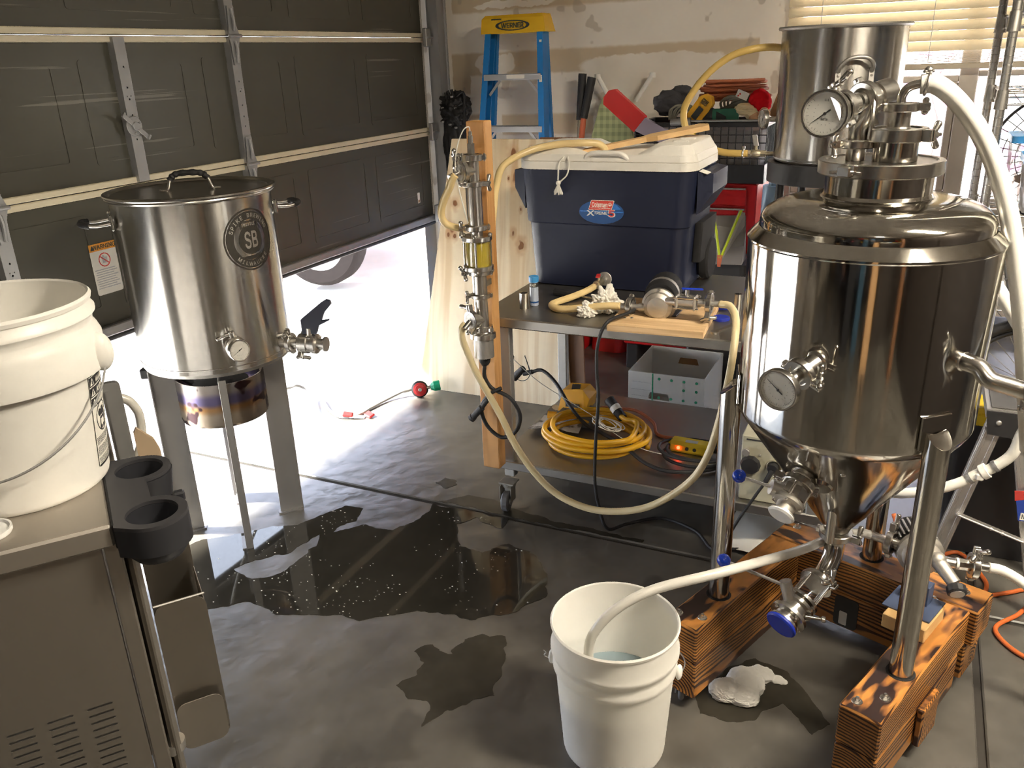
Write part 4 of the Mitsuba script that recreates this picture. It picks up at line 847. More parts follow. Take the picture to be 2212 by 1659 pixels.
# tray pocket on the side
pk = part(gr, 'side_pocket', cat(prism(rrect(0.085, 0.30, 0.022, 0.071, 0.575), 0.002, G @ frame((0, 0.10, 0), (0, -1, 0), (1, 0, 0))), gb((0.028, 0.10, 0.426), (0.112, 0.24, 0.430)), gb((0.111, 0.10, 0.43), (0.113, 0.24, 0.70), 0.0008), prism(rrect(0.085, 0.36, 0.022, 0.071, 0.61), 0.002, G @ frame((0, 0.25, 0), (0, -1, 0), (1, 0, 0)))), 'pocket_steel', 20, label='open steel side pocket')
part(gr, 'pocket_lip', xf(box((0.071, 0.098, 0.726), (0.085, 0.005, 0.004), 0.0015), G), 'satin', False)
part(gr, 'pocket_front', cat(prism(rrect(0.080, 0.10, 0.018, 0.069, 0.477), 0.002, G @ frame((0, 0.082, 0), (0, -1, 0), (1, 0, 0)))), 'panel_steel', False)
part(gr, 'upright', cat(prism(rrect(0.032, 0.20, 0.010, 0.041, 0.95), 0.012, G @ frame((0, 0.36, 0), (0, -1, 0), (1, 0, 0))), gb((0.030, 0.345, 0.80), (0.036, 0.36, 1.035))), 'dull_steel', 20)
part(gr, 'burner_shield', prism(Polygon([(0.064, 0.75), (0.064, 0.905), (0.070, 0.915), (0.098, 0.885), (0.106, 0.86), (0.108, 0.75)]), 0.012, G @ frame((0, 0.46, 0), (0, -1, 0), (1, 0, 0))), 'tan_metal', False, label='heat browned metal shield')
cw = thing('cup_holder', 'black plastic double cup holder on the side of the grill cart', 'cup holder')
hul = lambda c, r, y0, y1: Point(*c).buffer(r, 20).union(sbox(0.002, y0, 0.004, y1)).convex_hull
P = hul((0.058, 0.014), 0.052, -0.008, 0.075).union(hul((0.056, 0.187), 0.050, 0.14, 0.245)).union(sbox(0.002, 0.0, 0.062, 0.24))
H = [Point(0.058, 0.014).buffer(0.0385, 24), Point(0.056, 0.187).buffer(0.0385, 24)]
plate = P.difference(unary_union(H))
part(cw, 'plate', prism(plate, 0.006, G @ frame((0, 0, 0.938))), 'cup_plastic', False)
for (x, y), nm in (((0.058, 0.014), 'cup'), ((0.056, 0.187), 'cup')):
    part(cw, nm, xf(lathe([(0.0, 0.872), (0.036, 0.872), (0.045, 0.884), (0.052, 0.937), (0.0385, 0.9375), (0.035, 0.878), (0, 0.878)], frame((x, y, 0)), 48), G), 'dark_plastic', 30)
part(cw, 'front_skirt', prism(hul((0.058, 0.014), 0.0522, -0.0082, 0.06).difference(Point(0.058, 0.014).buffer(0.0505, 24)).difference(sbox(0.03, 0.02, 0.2, 0.2)), 0.045, G @ frame((0, 0, 0.893))), 'dark_plastic', 20)
part(cw, 'hook', cat(gb((0.094, 0.06, 0.925), (0.112, 0.075, 0.942), 0.003), gb((0.090, 0.070, 0.915), (0.104, 0.080, 0.935), 0.003)), 'dark_plastic', 20)
part(cw, 'shelf_edge', gb((0.0, 0.0, 0.905), (0.003, 0.6, 0.9445)), 'black_matte', False)
one('hose', 'translucent white hose looping up behind the grill cart', 'hose', tube([(-1.51, 1.05, 0.88), (-1.475, 1.055, 0.935), (-1.444, 1.073, 0.957), (-1.422, 1.103, 0.944), (-1.412, 1.115, 0.922), (-1.41, 1.119, 0.895), (-1.415, 1.113, 0.84), (-1.440, 1.090, 0.78), (-1.465, 1.062, 0.76)], 0.0095, 12, 8), 'hose_clear', True)
one('tub_cover', 'small round white plastic lid on the grill shelf before the bucket', 'lid', xf(lathe([(0, 0), (0.033, 0), (0.034, 0.002), (0.034, 0.008), (0.031, 0.008), (0.030, 0.004), (0, 0.004)], frame((-0.163, 0.068, 0.9455)), 40), G), 'cap_white', 30)

def bucket(key, label, c, z0, h, Rt, Rb, m, ribs, group=None, lugs=()):
    b = thing(key, label, 'bucket', group)
    A = frame((c[0], c[1], z0)); R = lambda t: Rb + (Rt - Rb) * t
    pr = [(0, 0.006), (Rb - 0.006, 0.006), (Rb - 0.004, 0), (Rb - 0.001, 0.003), (R(0.03), 0.03 * h)]
    for z, dz, out in ribs: pr += [(R(z), z * h), (R(z) + out, z * h + dz * 0.35), (R(z) + out, z * h + dz * 0.65), (R(z + dz / h), z * h + dz)]
    pr += [(Rt - 0.003, h - 0.012), (Rt, h - 0.010), (Rt + 0.0015, h - 0.004), (Rt - 0.002, h), (Rt - 0.005, h - 0.003), (Rt - 0.006, h - 0.02), (Rb - 0.003, 0.010), (0, 0.010)]
    part(b, 'shell', lathe(pr, A, 96), m, 40)
    return b, R, A
# left bucket with bail and warning label
LC, LZ, LH = V(-1.267, 0.770), 0.9455, 0.307
b1, R, A = bucket('bucket', 'white plastic bucket with warning label standing on the grill cart', LC, LZ, LH, 0.152, 0.124, 'white_plastic', [(0.60, 0.045, 0.009), (0.78, 0.020, 0.006), (0.88, 0.018, 0.006)])
part(b1, 'collar', lathe([(0.1425, 0.186), (0.1555, 0.190), (0.1570, 0.200), (0.1570, 0.240), (0.152, 0.252), (0.149, 0.254)], A, 96), 'white_plastic', 30)
for a in (0.60, 0.60 - math.pi):
    d = V(math.cos(a), math.sin(a), 0)
    part(b1, 'lug', blob(V(LC[0], LC[1], LZ + 0.215) + d * 0.155, (0.020, 0.020, 0.032), 3, 0.0), 'white_plastic', True)
a1 = 0.60
d1, d2 = V(math.cos(a1), math.sin(a1), 0), V(math.cos(a1 - math.pi), math.sin(a1 - math.pi), 0); sd = V(math.cos(a1 - math.pi / 2), math.sin(a1 - math.pi / 2), 0)
cc = V(LC[0], LC[1], LZ + 0.200)
wire = [cc + 0.162 * (math.cos(t) * d1 + math.sin(t) * sd) + V(0, 0, -0.125 * math.sin(t) ** 0.9 if 0 < t < math.pi else 0) for t in np.linspace(0, math.pi, 14)]
part(b1, 'bail', tube(wire, 0.0018, 8, 8), 'dull_steel')
part(b1, 'grip', cyl(wire[6] + V(-0.05, -0.04, 0) * 0 + (wire[6] - wire[7]) * 0.3, wire[7] + (wire[7] - wire[6]) * 0.6, 0.007), 'white_plastic')
def blab(m, a0=0.415): 
    v = np.array(m.vertices); t = v[:, 1] / LH; r = 0.124 + 0.028 * t + v[:, 2] + 0.0006; a = a0 + v[:, 0] / 0.137
    return trimesh.Trimesh(np.stack([LC[0] + r * np.cos(a), LC[1] + r * np.sin(a), LZ + v[:, 1]], 1), m.faces, process=False)
lb = part(b1, 'warning_label', blab(subdiv(prism(sbox(-0.004, 0.028, 0.066, 0.182), 0.0003), 0.008)), 'label_white', False)
bl_, wh_ = [], []
bl_ += [subdiv(prism(sbox(-0.004, 0.028, 0.066, 0.182).difference(sbox(-0.003, 0.029, 0.065, 0.181)), 0.0007), 0.008)]
for i, s in enumerate(('WARNING', 'AVISO', 'AVERTISSEMENT')):
    y = 0.164 - i * 0.0175
    bl_.append(subdiv(prism(sbox(-0.002, y, 0.064, y + 0.0155), 0.0005), 0.008))
    wh_.append(text(s, 0.009, frame((0.040, y + 0.0077, 0.0006)), 0.0005, width=0.042 if i < 2 else 0.046))
    wh_.append(prism(Polygon([(0.0, y + 0.002), (0.014, y + 0.002), (0.007, y + 0.0138)]), 0.001)); bl_.append(xf(prism(sbox(-0.001, 0, 0.001, 0.006), 0.0013), frame((0.007, y + 0.004, 0))))
cx, cy = 0.031, 0.106
bl_ += [subdiv(prism(affinity.scale(Point(cx, cy).buffer(0.020, 24).difference(Point(cx, cy).buffer(0.0185, 24)), 1.2, 1.25), 0.0007), 0.006)]
bl_ += [prism(g_, 0.0008) for g_ in (Polygon([(cx - .012, cy - .018), (cx - .010, cy + .000), (cx + .010, cy + .000), (cx + .012, cy - .018), (cx + .009, cy - .018), (cx + .008, cy - .004), (cx - .008, cy - .004), (cx - .009, cy - .018)]), sbox(cx - .012, cy - .021, cx + .012, cy - .015), Point(cx - .010, cy + .008).buffer(0.0062, 8), Polygon([(cx - .004, cy + .002), (cx - .002, cy + .015), (cx + .008, cy + .015), (cx + .014, cy + .004), (cx + .012, cy - .006), (cx + .008, cy + .002)]))]
yy = 0.079
for grp in (5, 6, 6):
    bl_.append(prism(sbox(-0.003, yy, 0.065, yy + 0.0004), 0.0006)); yy -= 0.0028
    for j in range(grp): bl_.append(subdiv(prism(sbox(0.0, yy - 0.0012, 0.061 - (rng.uniform(0.0, 0.02) if j == grp - 1 else 0.0), yy), 0.0005), 0.012)); yy -= 0.0027
part(lb, 'print', blab(cat(bl_)), 'ink', False)
part(lb, 'reversed_lettering', blab(cat(wh_)), 'label_white', False)

# ------------------------------------------------------------------ stainless cart with the cooler
ct = thing('steel_cart', 'stainless steel work cart with lower shelf and casters carrying the cooler', 'cart')
TZ = 0.742
part(ct, 'table_top', cat(box2((-1.335, 2.478, TZ - 0.036), (-0.10, 3.285, TZ), 0.004)), 'cart_steel', 20)
part(ct, 'lower_shelf', cat(box2((-1.285, 2.490, 0.152), (-0.14, 3.24, 0.188), 0.004)), 'cart_steel', 20)
for x, y in ((-1.232, 2.505), (-0.17, 2.505), (-1.305, 3.215), (-0.17, 3.215)):
    part(ct, 'leg', box2((x - 0.020, y - 0.012, 0.125), (x + 0.020, y + 0.020, TZ - 0.034), 0.003), 'leg_steel', 20)
    k = part(ct, 'caster', cat(box((x, y - 0.02, 0.108), (0.060, 0.055, 0.006), 0.001), lathe([(0, 0.092), (0.026, 0.092), (0.026, 0.104), (0, 0.104)], frame((x, y - 0.02, 0)), 24), box((x - 0.022, y - 0.035, 0.070), (0.004, 0.040, 0.060), 0.002), box((x + 0.022, y - 0.035, 0.070), (0.004, 0.040, 0.060), 0.002), box((x - 0.015, y + 0.005, 0.062), (0.03, 0.012, 0.018), 0.002)), 'caster_steel', 20)
    part(k, 'wheel', lathe([(0.012, -0.013), (0.034, -0.013), (0.038, -0.009), (0.038, 0.009), (0.034, 0.013), (0.012, 0.013)], frame((x, y - 0.046, 0.039), (1, 0.15, 0)), 32, close=True), 'grey_rubber', 30)
    part(k, 'hub', cyl((x - 0.020, y - 0.046, 0.039), (x + 0.020, y - 0.046, 0.039), 0.012, seg=16), 'dull_steel')
po = one('wooden_post', 'upright orange pine post fixed to the front left of the cart', 'post', box2((-1.302, 2.424, 0.186), (-1.236, 2.476, 1.392), 0.003), 'post_wood', False)

# heating column clamped to the post
hx_ = thing('steel_column', 'stack of clamped steel tubes with an amber sight glass on the pine post', 'heat exchanger')
PX = lambda z: -1.249 - 0.012 * (z - 0.6) / 0.7
PY = 2.375
def cl(z, r=0.026, wing=(-1, -0.35, 0), s=1.0, up=(0, 0, 1)): return triclamp(hx_, (PX(z), PY, z), (0, 0, 1), r, wing, s=s, up=up)
def seg(name, z0, z1, r, m='steel'): return part(hx_, name, cyl((PX(z0), PY, z0), (PX(z1), PY, z1), r, seg=40), m)
part(hx_, 'thermowell', cat(cyl((PX(1.3), PY, 1.295), (PX(1.3), PY, 1.330), 0.0125, seg=6), cyl((PX(1.3), PY, 1.33), (PX(1.3), PY, 1.352), 0.008), cyl((PX(1.3), PY, 1.352), (PX(1.3), PY, 1.366), 0.0055)), 'steel', 30)
part(hx_, 'probe_wire', tube([(PX(1.3), PY, 1.362), (-1.256, 2.36, 1.380), (-1.268, 2.345, 1.372), (-1.285, 2.335, 1.330), (-1.294, 2.33, 1.28), (-1.292, 2.325, 1.24), (-1.275, 2.325, 1.16), (-1.266, 2.34, 1.09)], 0.0018, 8, 8), 'white_cord')
cl(1.288, 0.026, s=1.15)
seg('upper_tee', 1.212, 1.286, 0.0215)
td = nz(V(-0.42, -0.88, 0)); o = V(PX(1.248), PY, 1.248)
part(hx_, 'tee_branch', cat(cyl(o, o + td * 0.040, 0.0215, seg=32), cyl(o + td * 0.036, o + td * 0.044, 0.027, seg=32), cyl(o + td * 0.052, o + td * 0.09 + V(0, 0, -0.012), 0.0085)), 'steel', 30)
triclamp(hx_, o + td * 0.042, td, 0.0265, (0.3, 0.2, 1.0), up=(0.5, -0.2, 0))
part(hx_, 'branch_cap', cat(disc(o + td * 0.046, td, 0.0255, 0.004, 0.001), disc(o + td * 0.05, td, 0.010, 0.008, 0.001, 6)), 'satin', 30)
cl(1.208, 0.026, (1, 0.2, 0)); seg('upper_tube', 1.075, 1.206, 0.0255)
cl(1.070, 0.028, (-1, -0.5, 0)); seg('flange_neck', 1.045, 1.066, 0.021)
for z, nm in ((1.037, 'sight_flange'), (0.941, 'sight_flange')):
    k = part(hx_, nm, lathe([(0, -0.008), (0.047, -0.008), (0.049, -0.006), (0.049, 0.006), (0.047, 0.008), (0, 0.008)], frame((PX(z), PY, z)), 48), 'steel', 25)
    for j in range(4):
        a = j * math.pi / 2 + 0.35; part(k, 'cap_nut', sph((PX(z) + 0.043 * math.cos(a), PY + 0.043 * math.sin(a), z + (0.010 if z > 1 else -0.010)), 0.0075, 2), 'steel')
for j in range(4):
    a = j * math.pi / 2 + 0.35; part(hx_, 'tie_rod', cyl((PX(1.03) + 0.043 * math.cos(a), PY + 0.043 * math.sin(a), 0.945), (PX(1.03) + 0.043 * math.cos(a), PY + 0.043 * math.sin(a), 1.033), 0.0038, seg=10), 'steel')
part(hx_, 'sight_tube', lathe([(0.0385, 0.949), (0.0385, 1.029)], frame((PX(0.99), PY, 0)), 48), 'glass', True)
part(hx_, 'wort', lathe([(0, 0.9492), (0.0365, 0.9492), (0.0365, 1.0288), (0, 1.0288)], frame((PX(0.99), PY, 0)), 48), 'amber', 40, label='amber liquid in the glass')
cl(0.925, 0.028, (-1, -0.3, 0.0), up=(-0.3, 0, 0.6)); seg('lower_neck', 0.928, 0.935, 0.021)
seg('lower_tube', 0.852, 0.924, 0.0235); cl(0.846, 0.0265, (-1, -0.4, 0), s=0.8); seg('heater_tube', 0.735, 0.842, 0.0225)
o = V(PX(0.765), PY, 0.768)
part(hx_, 'tee_branch', cat(cyl(o, o + td * 0.040, 0.0215, seg=32), cyl(o + td * 0.036, o + td * 0.044, 0.027, seg=32), cyl(o + td * 0.05, o + td * 0.075 + V(0, 0, -0.02), 0.0085)), 'steel', 30)
triclamp(hx_, o + td * 0.042, td, 0.0265, (-0.2, 0.1, 1.0), up=(0.5, -0.2, 0))
part(hx_, 'branch_cap', disc(o + td * 0.046, td, 0.0255, 0.004, 0.001), 'satin', 30)
cl(0.735, 0.026, (-1, 0.3, -0.1)); part(hx_, 'reducer', lathe([(0.024, 0.74), (0.032, 0.725), (0.037, 0.720), (0.043, 0.718), (0.043, 0.702), (0.0, 0.702)][::-1], frame((PX(0.72), PY, 0)), 40), 'steel', 30)
seg('heater_base', 0.634, 0.703, 0.0335, 'satin')
part(hx_, 'cable_gland', lathe([(0, 0.600), (0.012, 0.604), (0.019, 0.616), (0.021, 0.634), (0, 0.634)], frame((PX(0.62), PY, 0)), 28), 'black_rubber')
part(hx_, 'pipe_bracket', box2((-1.275, 2.390, 0.875), (-1.235, 2.4235, 0.895)), 'steel', False)
one('power_cable', 'black heater cable looped round the foot of the pine post', 'cable', tube([(-1.250, 2.372, 0.602), (-1.250, 2.370, 0.56), (-1.225, 2.375, 0.52), (-1.165, 2.385, 0.490), (-1.132, 2.39, 0.43), (-1.150, 2.39, 0.365), (-1.205, 2.388, 0.335), (-1.258, 2.385, 0.372), (-1.272, 2.375, 0.44), (-1.235, 2.365, 0.50), (-1.190, 2.37, 0.528)], 0.0068, 10, 8), 'black_rubber', True)
k = one('cable_plug', 'black cable connector sticking out left of the pine post', 'plug', cat(cyl((-1.300, 2.36, 0.408), (-1.262, 2.36, 0.450), 0.0115), cyl((-1.306, 2.36, 0.402), (-1.298, 2.36, 0.410), 0.014), cyl((-1.262, 2.36, 0.45), (-1.240, 2.365, 0.482), 0.008)), 'black_rubber')

# cooler
co = thing('cooler', 'large navy blue cooler with a white lid on the steel cart', 'cooler')
def taper(b0, b1, z0, z1, r0=0.05, r1=0.06, n=8, rows=6, open_top=False):
    """a tapered round-cornered tub between the rectangles b0 (x0, x1, y0, y1) at z0 and b1 at z1"""
    def loop(b, r):
        c = [(b[1] - r, b[3] - r, 0), (b[0] + r, b[3] - r, 90), (b[0] + r, b[2] + r, 180), (b[1] - r, b[2] + r, 270)]
        return [(x + r * math.cos(math.radians(a + t)), y + r * math.sin(math.radians(a + t))) for x, y, a in c for t in np.linspace(0, 90, n)]
    v = []; m = 4 * n
    for i in range(rows):
        t = i / (rows - 1); b = [p + (q - p) * t for p, q in zip(b0, b1)]
        v += [(x, y, z0 + (z1 - z0) * t) for x, y in loop(b, r0 + (r1 - r0) * t)]
    f = []
    for i in range(rows - 1):
        for j in range(m): l = (j + 1) % m; f += [(i * m + j, i * m + l, (i + 1) * m + l), (i * m + j, (i + 1) * m + l, (i + 1) * m + j)]
    v += [((b0[0] + b0[1]) / 2, (b0[2] + b0[3]) / 2, z0), ((b1[0] + b1[1]) / 2, (b1[2] + b1[3]) / 2, z1)]; a, b = len(v) - 2, len(v) - 1
    for j in range(m):
        l = (j + 1) % m; f.append((a, l, j))
        if not open_top: f.append((b, (rows - 1) * m + j, (rows - 1) * m + l))
    return trimesh.Trimesh(v, f, process=False)
B0, BM, B1 = (-1.318, -0.725, 2.945, 3.270), (-1.332, -0.712, 2.925, 3.295), (-1.352, -0.690, 2.915, 3.310)
part(co, 'body', cat(taper(B0, BM, TZ + 0.004, 0.985), taper(tuple(b + d for b, d in zip(BM, (-0.007, 0.007, -0.006, 0.006))), B1, 0.990, 1.185, 0.055, 0.06), taper(BM, tuple(b + d for b, d in zip(BM, (-0.007, 0.007, -0.006, 0.006))), 0.985, 0.990, 0.05, 0.055)), 'navy_plastic', 40)
gv = smoothpath([(-1.12, 0, 0.925), (-1.08, 0, 0.885), (-1.0, 0, 0.872), (-0.92, 0, 0.885), (-0.88, 0, 0.925)], 6)
part(co, 'moulded_arc', tube([(p[0], 2.934 + (0.93 - p[2]) * 0.08, p[2]) for p in gv], 0.0045, 8, raw=True), 'navy_plastic')
for s, xx in ((-1, -1.352), (1, -0.690)):
    pr = Polygon([(2.97, 1.165), (3.25, 1.165), (3.24, 1.10), (3.19, 1.02), (3.03, 1.02), (2.98, 1.10)])
    hd = part(co, 'side_handle', hull([(xx, y, z) for y in (2.97, 3.25) for z in (1.03, 1.178)] + [(xx + s * 0.050, y, z) for y in (2.99, 3.23) for z in (1.105, 1.172)]), 'navy_plastic', 20)
part(co, 'handle_tag', xf(box((0, 0, 0), (0.034, 0.024, 0.0015)), trimesh.transformations.translation_matrix((-0.668, 2.982, 1.1795)) @ trimesh.transformations.euler_matrix(0.2, 0.25, -0.3)), 'label_white', False)
LB0, LB1 = (-1.357, -0.686, 2.908, 3.316), (-1.349, -0.694, 2.914, 3.310)
ld = part(co, 'lid', cat(taper(LB0, LB0, 1.186, 1.214, 0.06, 0.06), taper(tuple(b + d for b, d in zip(LB0, (0.003, -0.003, 0.003, -0.003))), tuple(b + d for b, d in zip(LB0, (0.003, -0.003, 0.003, -0.003))), 1.214, 1.217, 0.06, 0.06), taper(LB0, LB1, 1.217, 1.240, 0.06, 0.05)), 'lid_white', 35)
def lpad(x0, x1, z, dx0, dx1): return taper((x0 - dx0, x1 + dx1, 2.914, 3.310), (x0, x1, 2.935, 3.285), 1.236, z, 0.045, 0.04)
part(ld, 'raised_end', lpad(-0.835, -0.715, 1.276, 0.075, 0.020), 'lid_white', 35); part(ld, 'raised_end', lpad(-1.325, -1.14, 1.262, 0.022, 0.055), 'lid_white', 35)
for y in (3.02, 3.12): part(ld, 'cup_ridge', taper((-0.80, -0.735, y - 0.012, y + 0.012), (-0.795, -0.74, y - 0.008, y + 0.008), 1.274, 1.281, 0.011, 0.007, 6, 2), 'lid_white', 35)
part(ld, 'grip_arch', cat(tube([(-1.09, 2.920, 1.222), (-1.07, 2.912, 1.240), (-1.04, 2.908, 1.246), (-0.97, 2.908, 1.246), (-0.945, 2.912, 1.240), (-0.925, 2.918, 1.222)], 0.0095, 12, 8)), 'lid_white', True)
part(co, 'wheel', lathe([(0.0, -0.02), (0.075, -0.02), (0.082, -0.012), (0.082, 0.012), (0.075, 0.02), (0, 0.02)], frame((-0.698, 3.215, TZ + 0.085), (1, 0, 0)), 36), 'black_matte', 25)
part(co, 'wheel_arch', taper((-0.722, -0.688, 3.05, 3.285), (-0.715, -0.682, 3.05, 3.285), TZ + 0.10, 0.99, 0.012, 0.012, 4, 2), 'black_matte', 25)
# badge on the front
def cfront(z): return 2.9195 + (1.038 - z) * 0.0 
FB = frame((-1.025, 2.9165, 1.037), (0, -1, 0.03), (1, 0, 0))
bg = part(co, 'badge', prism(affinity.scale(Point(0, 0).buffer(0.0425, 32), 2.02, 1.0), 0.0012, FB), 'badge_blue', False, label='oval blue badge with red and silver lettering')
part(bg, 'stripe', cat(prism(sbox(-0.083, 0.000, 0.084, 0.0035), 0.0016, FB), prism(Polygon([(0.045, 0.008), (0.075, 0.012), (0.06, 0.026), (0.045, 0.033)]), 0.0016, FB)), 'badge_bright', False)
pg_ = Polygon([(-0.045, 0.0105), (0.036, 0.0105), (0.045, 0.039), (-0.036, 0.039)]).buffer(0.002, 4)
part(bg, 'name_border', prism(pg_.buffer(0.0018, 4), 0.0018, FB), 'label_white', False)
part(bg, 'name_plate', prism(pg_, 0.0024, FB), 'red_ink', False)
part(bg, 'name_lettering', cat(text('Coleman', 0.0165, FB @ frame((-0.006, 0.0265, 0.0022)), 0.0008, width=0.060), prism(sbox(-0.040, 0.0135, 0.036, 0.0150), 0.0029, FB), prism(Point(0.0335, 0.028).buffer(0.0065).difference(Point(0.0335, 0.028).buffer(0.0048)), 0.0029, FB), prism(Polygon([(0.0305, 0.024), (0.0365, 0.024), (0.0335, 0.032)]), 0.0029, FB)), 'label_white', False)
part(bg, 'model_lettering', cat(text('X', 0.0185, FB @ frame((-0.041, -0.0045, 0.0014)), 0.0012, width=0.030), text('TREME', 0.0105, FB @ frame((-0.002, -0.0035, 0.0014)), 0.0010, width=0.052), text('5', 0.0260, FB @ frame((0.040, -0.0035, 0.0014)), 0.0010, width=0.029)), 'label_grey2', False)
part(bg, 'model_number', text('5', 0.0215, FB @ frame((0.040, -0.0035, 0.0026)), 0.0008, width=0.021), 'red_ink', False)
# tap of the cooler
tp = thing('ball_valve', 'small steel tap with red handle through the front of the cooler', 'valve')
part(tp, 'washer', cat(disc((-1.019, 2.944, 0.783), (0, -1, 0), 0.0275, 0.006, 0.002), cyl((-1.019, 2.94, 0.783), (-1.022, 2.880, 0.780), 0.012, seg=8)), 'satin', 25)
part(tp, 'body', cat(cyl((-1.022, 2.905, 0.781), (-1.024, 2.862, 0.778), 0.0155, seg=20), cyl((-1.024, 2.87, 0.778), (-1.028, 2.842, 0.775), 0.0125, seg=8), cyl((-1.022, 2.885, 0.780), (-1.022, 2.885, 0.806), 0.006)), 'brass', 30)
part(tp, 'handle', cat(box((-1.024, 2.880, 0.808), (0.016, 0.046, 0.006), 0.002, rz=0.25)), 'red_plastic', 20)

# paddle lying across the lid
pd = thing('mash_paddle', 'pale wooden mash paddle with a knotted cord lying across the cooler lid', 'paddle')
pa, pb = V(-1.168, 2.945, 1.236), V(-0.835, 3.185, 1.294)
dx = nz(pb - pa); L = np.linalg.norm(pb - pa)
Fp = np.eye(4); Fp[:3, 0] = dx; Fp[:3, 2] = nz(np.cross(np.cross(dx, (0, 0, 1)), dx)) ; Fp[:3, 1] = np.cross(Fp[:3, 2], dx); Fp[:3, 3] = pa
out = Polygon([(-0.012, -0.010), (-0.016, 0.0), (-0.012, 0.010), (0.06, 0.015), (0.30, 0.015), (0.335, 0.040), (0.53, 0.044), (0.545, 0.0), (0.53, -0.044), (0.335, -0.040), (0.30, -0.015), (0.06, -0.015)]).buffer(0.004)
part(pd, 'blade', prism(out, 0.018, Fp @ frame((0, 0, -0.012))), 'paddle_wood', False)
part(pd, 'cord', cat(tube([(-1.160, 2.938, 1.236), (-1.168, 2.910, 1.230), (-1.182, 2.900, 1.205), (-1.186, 2.899, 1.150)], 0.0028, 8, 8), tube([(-1.150, 2.938, 1.238), (-1.150, 2.907, 1.228), (-1.142, 2.899, 1.210), (-1.150, 2.897, 1.170), (-1.176, 2.897, 1.145)], 0.0028, 8, 8), sph((-1.184, 2.897, 1.140), 0.009, 2)), 'white_cord')
part(pd, 'tassel', cat([cyl((-1.184, 2.897, 1.138), (-1.184 + 0.016 * math.cos(t), 2.895 + 0.009 * math.sin(t), 1.098 + 0.004 * (j % 3)), 0.0022, 0.0028, 6) for j, t in enumerate(np.linspace(0, 6.28, 16))]), 'white_cord')

# things standing on the table top
def on_table(z=0): return TZ + z
one('steel_sleeve', 'short polished steel tube standing at the left end of the cart', 'steel tube', lathe([(0.013, 0), (0.0165, 0), (0.0165, 0.056), (0.013, 0.056)], frame((-1.205, 2.612, TZ)), 32, close=True), 'steel', 30)
vi = thing('yeast_vial', 'clear yeast vial with a blue cap standing on the cart', 'vial')
o = (-1.185, 2.655, TZ)
part(vi, 'tube', lathe([(0, 0.0), (0.014, 0.001), (0.0155, 0.004), (0.0155, 0.088), (0, 0.088)], frame(o), 32), 'vial_body', 30)
part(vi, 'cap', lathe([(0, 0.088), (0.0175, 0.088), (0.0178, 0.106), (0.0165, 0.108), (0, 0.108)], frame(o), 32), 'blue_lid', 30)
part(vi, 'label', lathe([(0.0158, 0.070), (0.0158, 0.086)], frame(o), 32), 'ink', True)
lt = text('YEAST', 0.0085, np.eye(4), 0.0003, width=0.026); part(vi, 'lettering', wrap(lt, o[:2], 0.0159, -1.45, TZ + 0.078), 'label_white', False)
part(vi, 'label_print', lathe([(0.01565, 0.012), (0.01565, 0.018)], frame(o), 32), 'badge_blue', True)
sd_ = thing('screwdriver', 'long screwdriver with a black handle lying before the cooler', 'screwdriver')
part(sd_, 'handle', cat(tube([(-1.165, 2.800, TZ + 0.014), (-1.14, 2.795, TZ + 0.015), (-1.10, 2.79, TZ + 0.013), (-1.06, 2.785, TZ + 0.011)], 0.0125, 10, 6)), 'black_plastic'); part(sd_, 'shaft', cyl((-1.06, 2.785, TZ + 0.010), (-0.93, 2.765, TZ + 0.006), 0.0035), 'chrome')
def crumple(c, s, seed):
    m = trimesh.creation.icosphere(subdivisions=4); v = np.array(m.vertices)
    d = np.abs(meshkit.fbm(v * 2.2 + seed, 4, seed) - 0.5) * 2 + 0.35 * (meshkit.fbm(v * 6 + seed, 3, seed + 3) - 0.5)
    v = v * (0.55 + 0.75 * d[:, None]) * np.array(s); v[:, 2] = np.maximum(v[:, 2], -s[2] * 0.45)
    return trimesh.Trimesh(v + np.array(c), m.faces, process=False)
one('paper_towel', 'crumpled white paper towel under the cooler hose', 'paper towel', cat(crumple((-0.915, 2.655, TZ + 0.034), (0.062, 0.060, 0.070), 3), crumple((-0.958, 2.585, TZ + 0.020), (0.045, 0.040, 0.04), 8)), 'paper_white', 25)
bd_ = one('wooden_board', 'pale pine board under the pump at the front of the cart', 'board', hull([(x, y, z) for z in (TZ + 0.0005, TZ + 0.021) for x, y in ((-0.842, 2.452), (-0.536, 2.470), (-0.560, 2.815), (-0.868, 2.79))]), 'board_wood', False)
BZ = TZ + 0.0215
pm = thing('wort_pump', 'steel headed pump on the pine board with blue valve handle', 'pump')
hc = V(-0.712, 2.585, 0.800); ha = nz(V(0.10, -0.99, -0.04)); F = frame(hc, ha)
part(pm, 'head', lathe([(0, -0.028), (0.050, -0.028), (0.056, -0.022), (0.056, -0.010), (0.048, -0.004), (0.046, 0.008), (0.034, 0.018), (0.016, 0.022), (0, 0.023)], F, 44), 'cast_steel', 25)
for j in range(4): part(pm, 'head_bolt', bolthead((F @ [0.052 * math.cos(j * 1.571 + 1.571), 0.052 * math.sin(j * 1.571 + 1.571), -0.010, 1])[:3], ha, 0.006, 0.005, False), 'chrome')
mo = part(pm, 'motor', lathe([(0, -0.17), (0.040, -0.17), (0.054, -0.158), (0.056, -0.145), (0.056, -0.05), (0.050, -0.028), (0, -0.028)], frame(hc + V(0, 0, 0.018), ha), 40), 'black_matte', 30, label='black motor with a silver band')
part(mo, 'band', lathe([(0.0568, -0.085), (0.0568, -0.062)], frame(hc + V(0, 0, 0.018), ha), 40), 'satin', True)
part(pm, 'foot', cat(box2((-0.765, 2.60, BZ + 0.0005), (-0.655, 2.70, BZ + 0.005), 0.001), box2((-0.735, 2.64, BZ + 0.005), (-0.68, 2.69, 0.77))), 'black_plastic', 20)
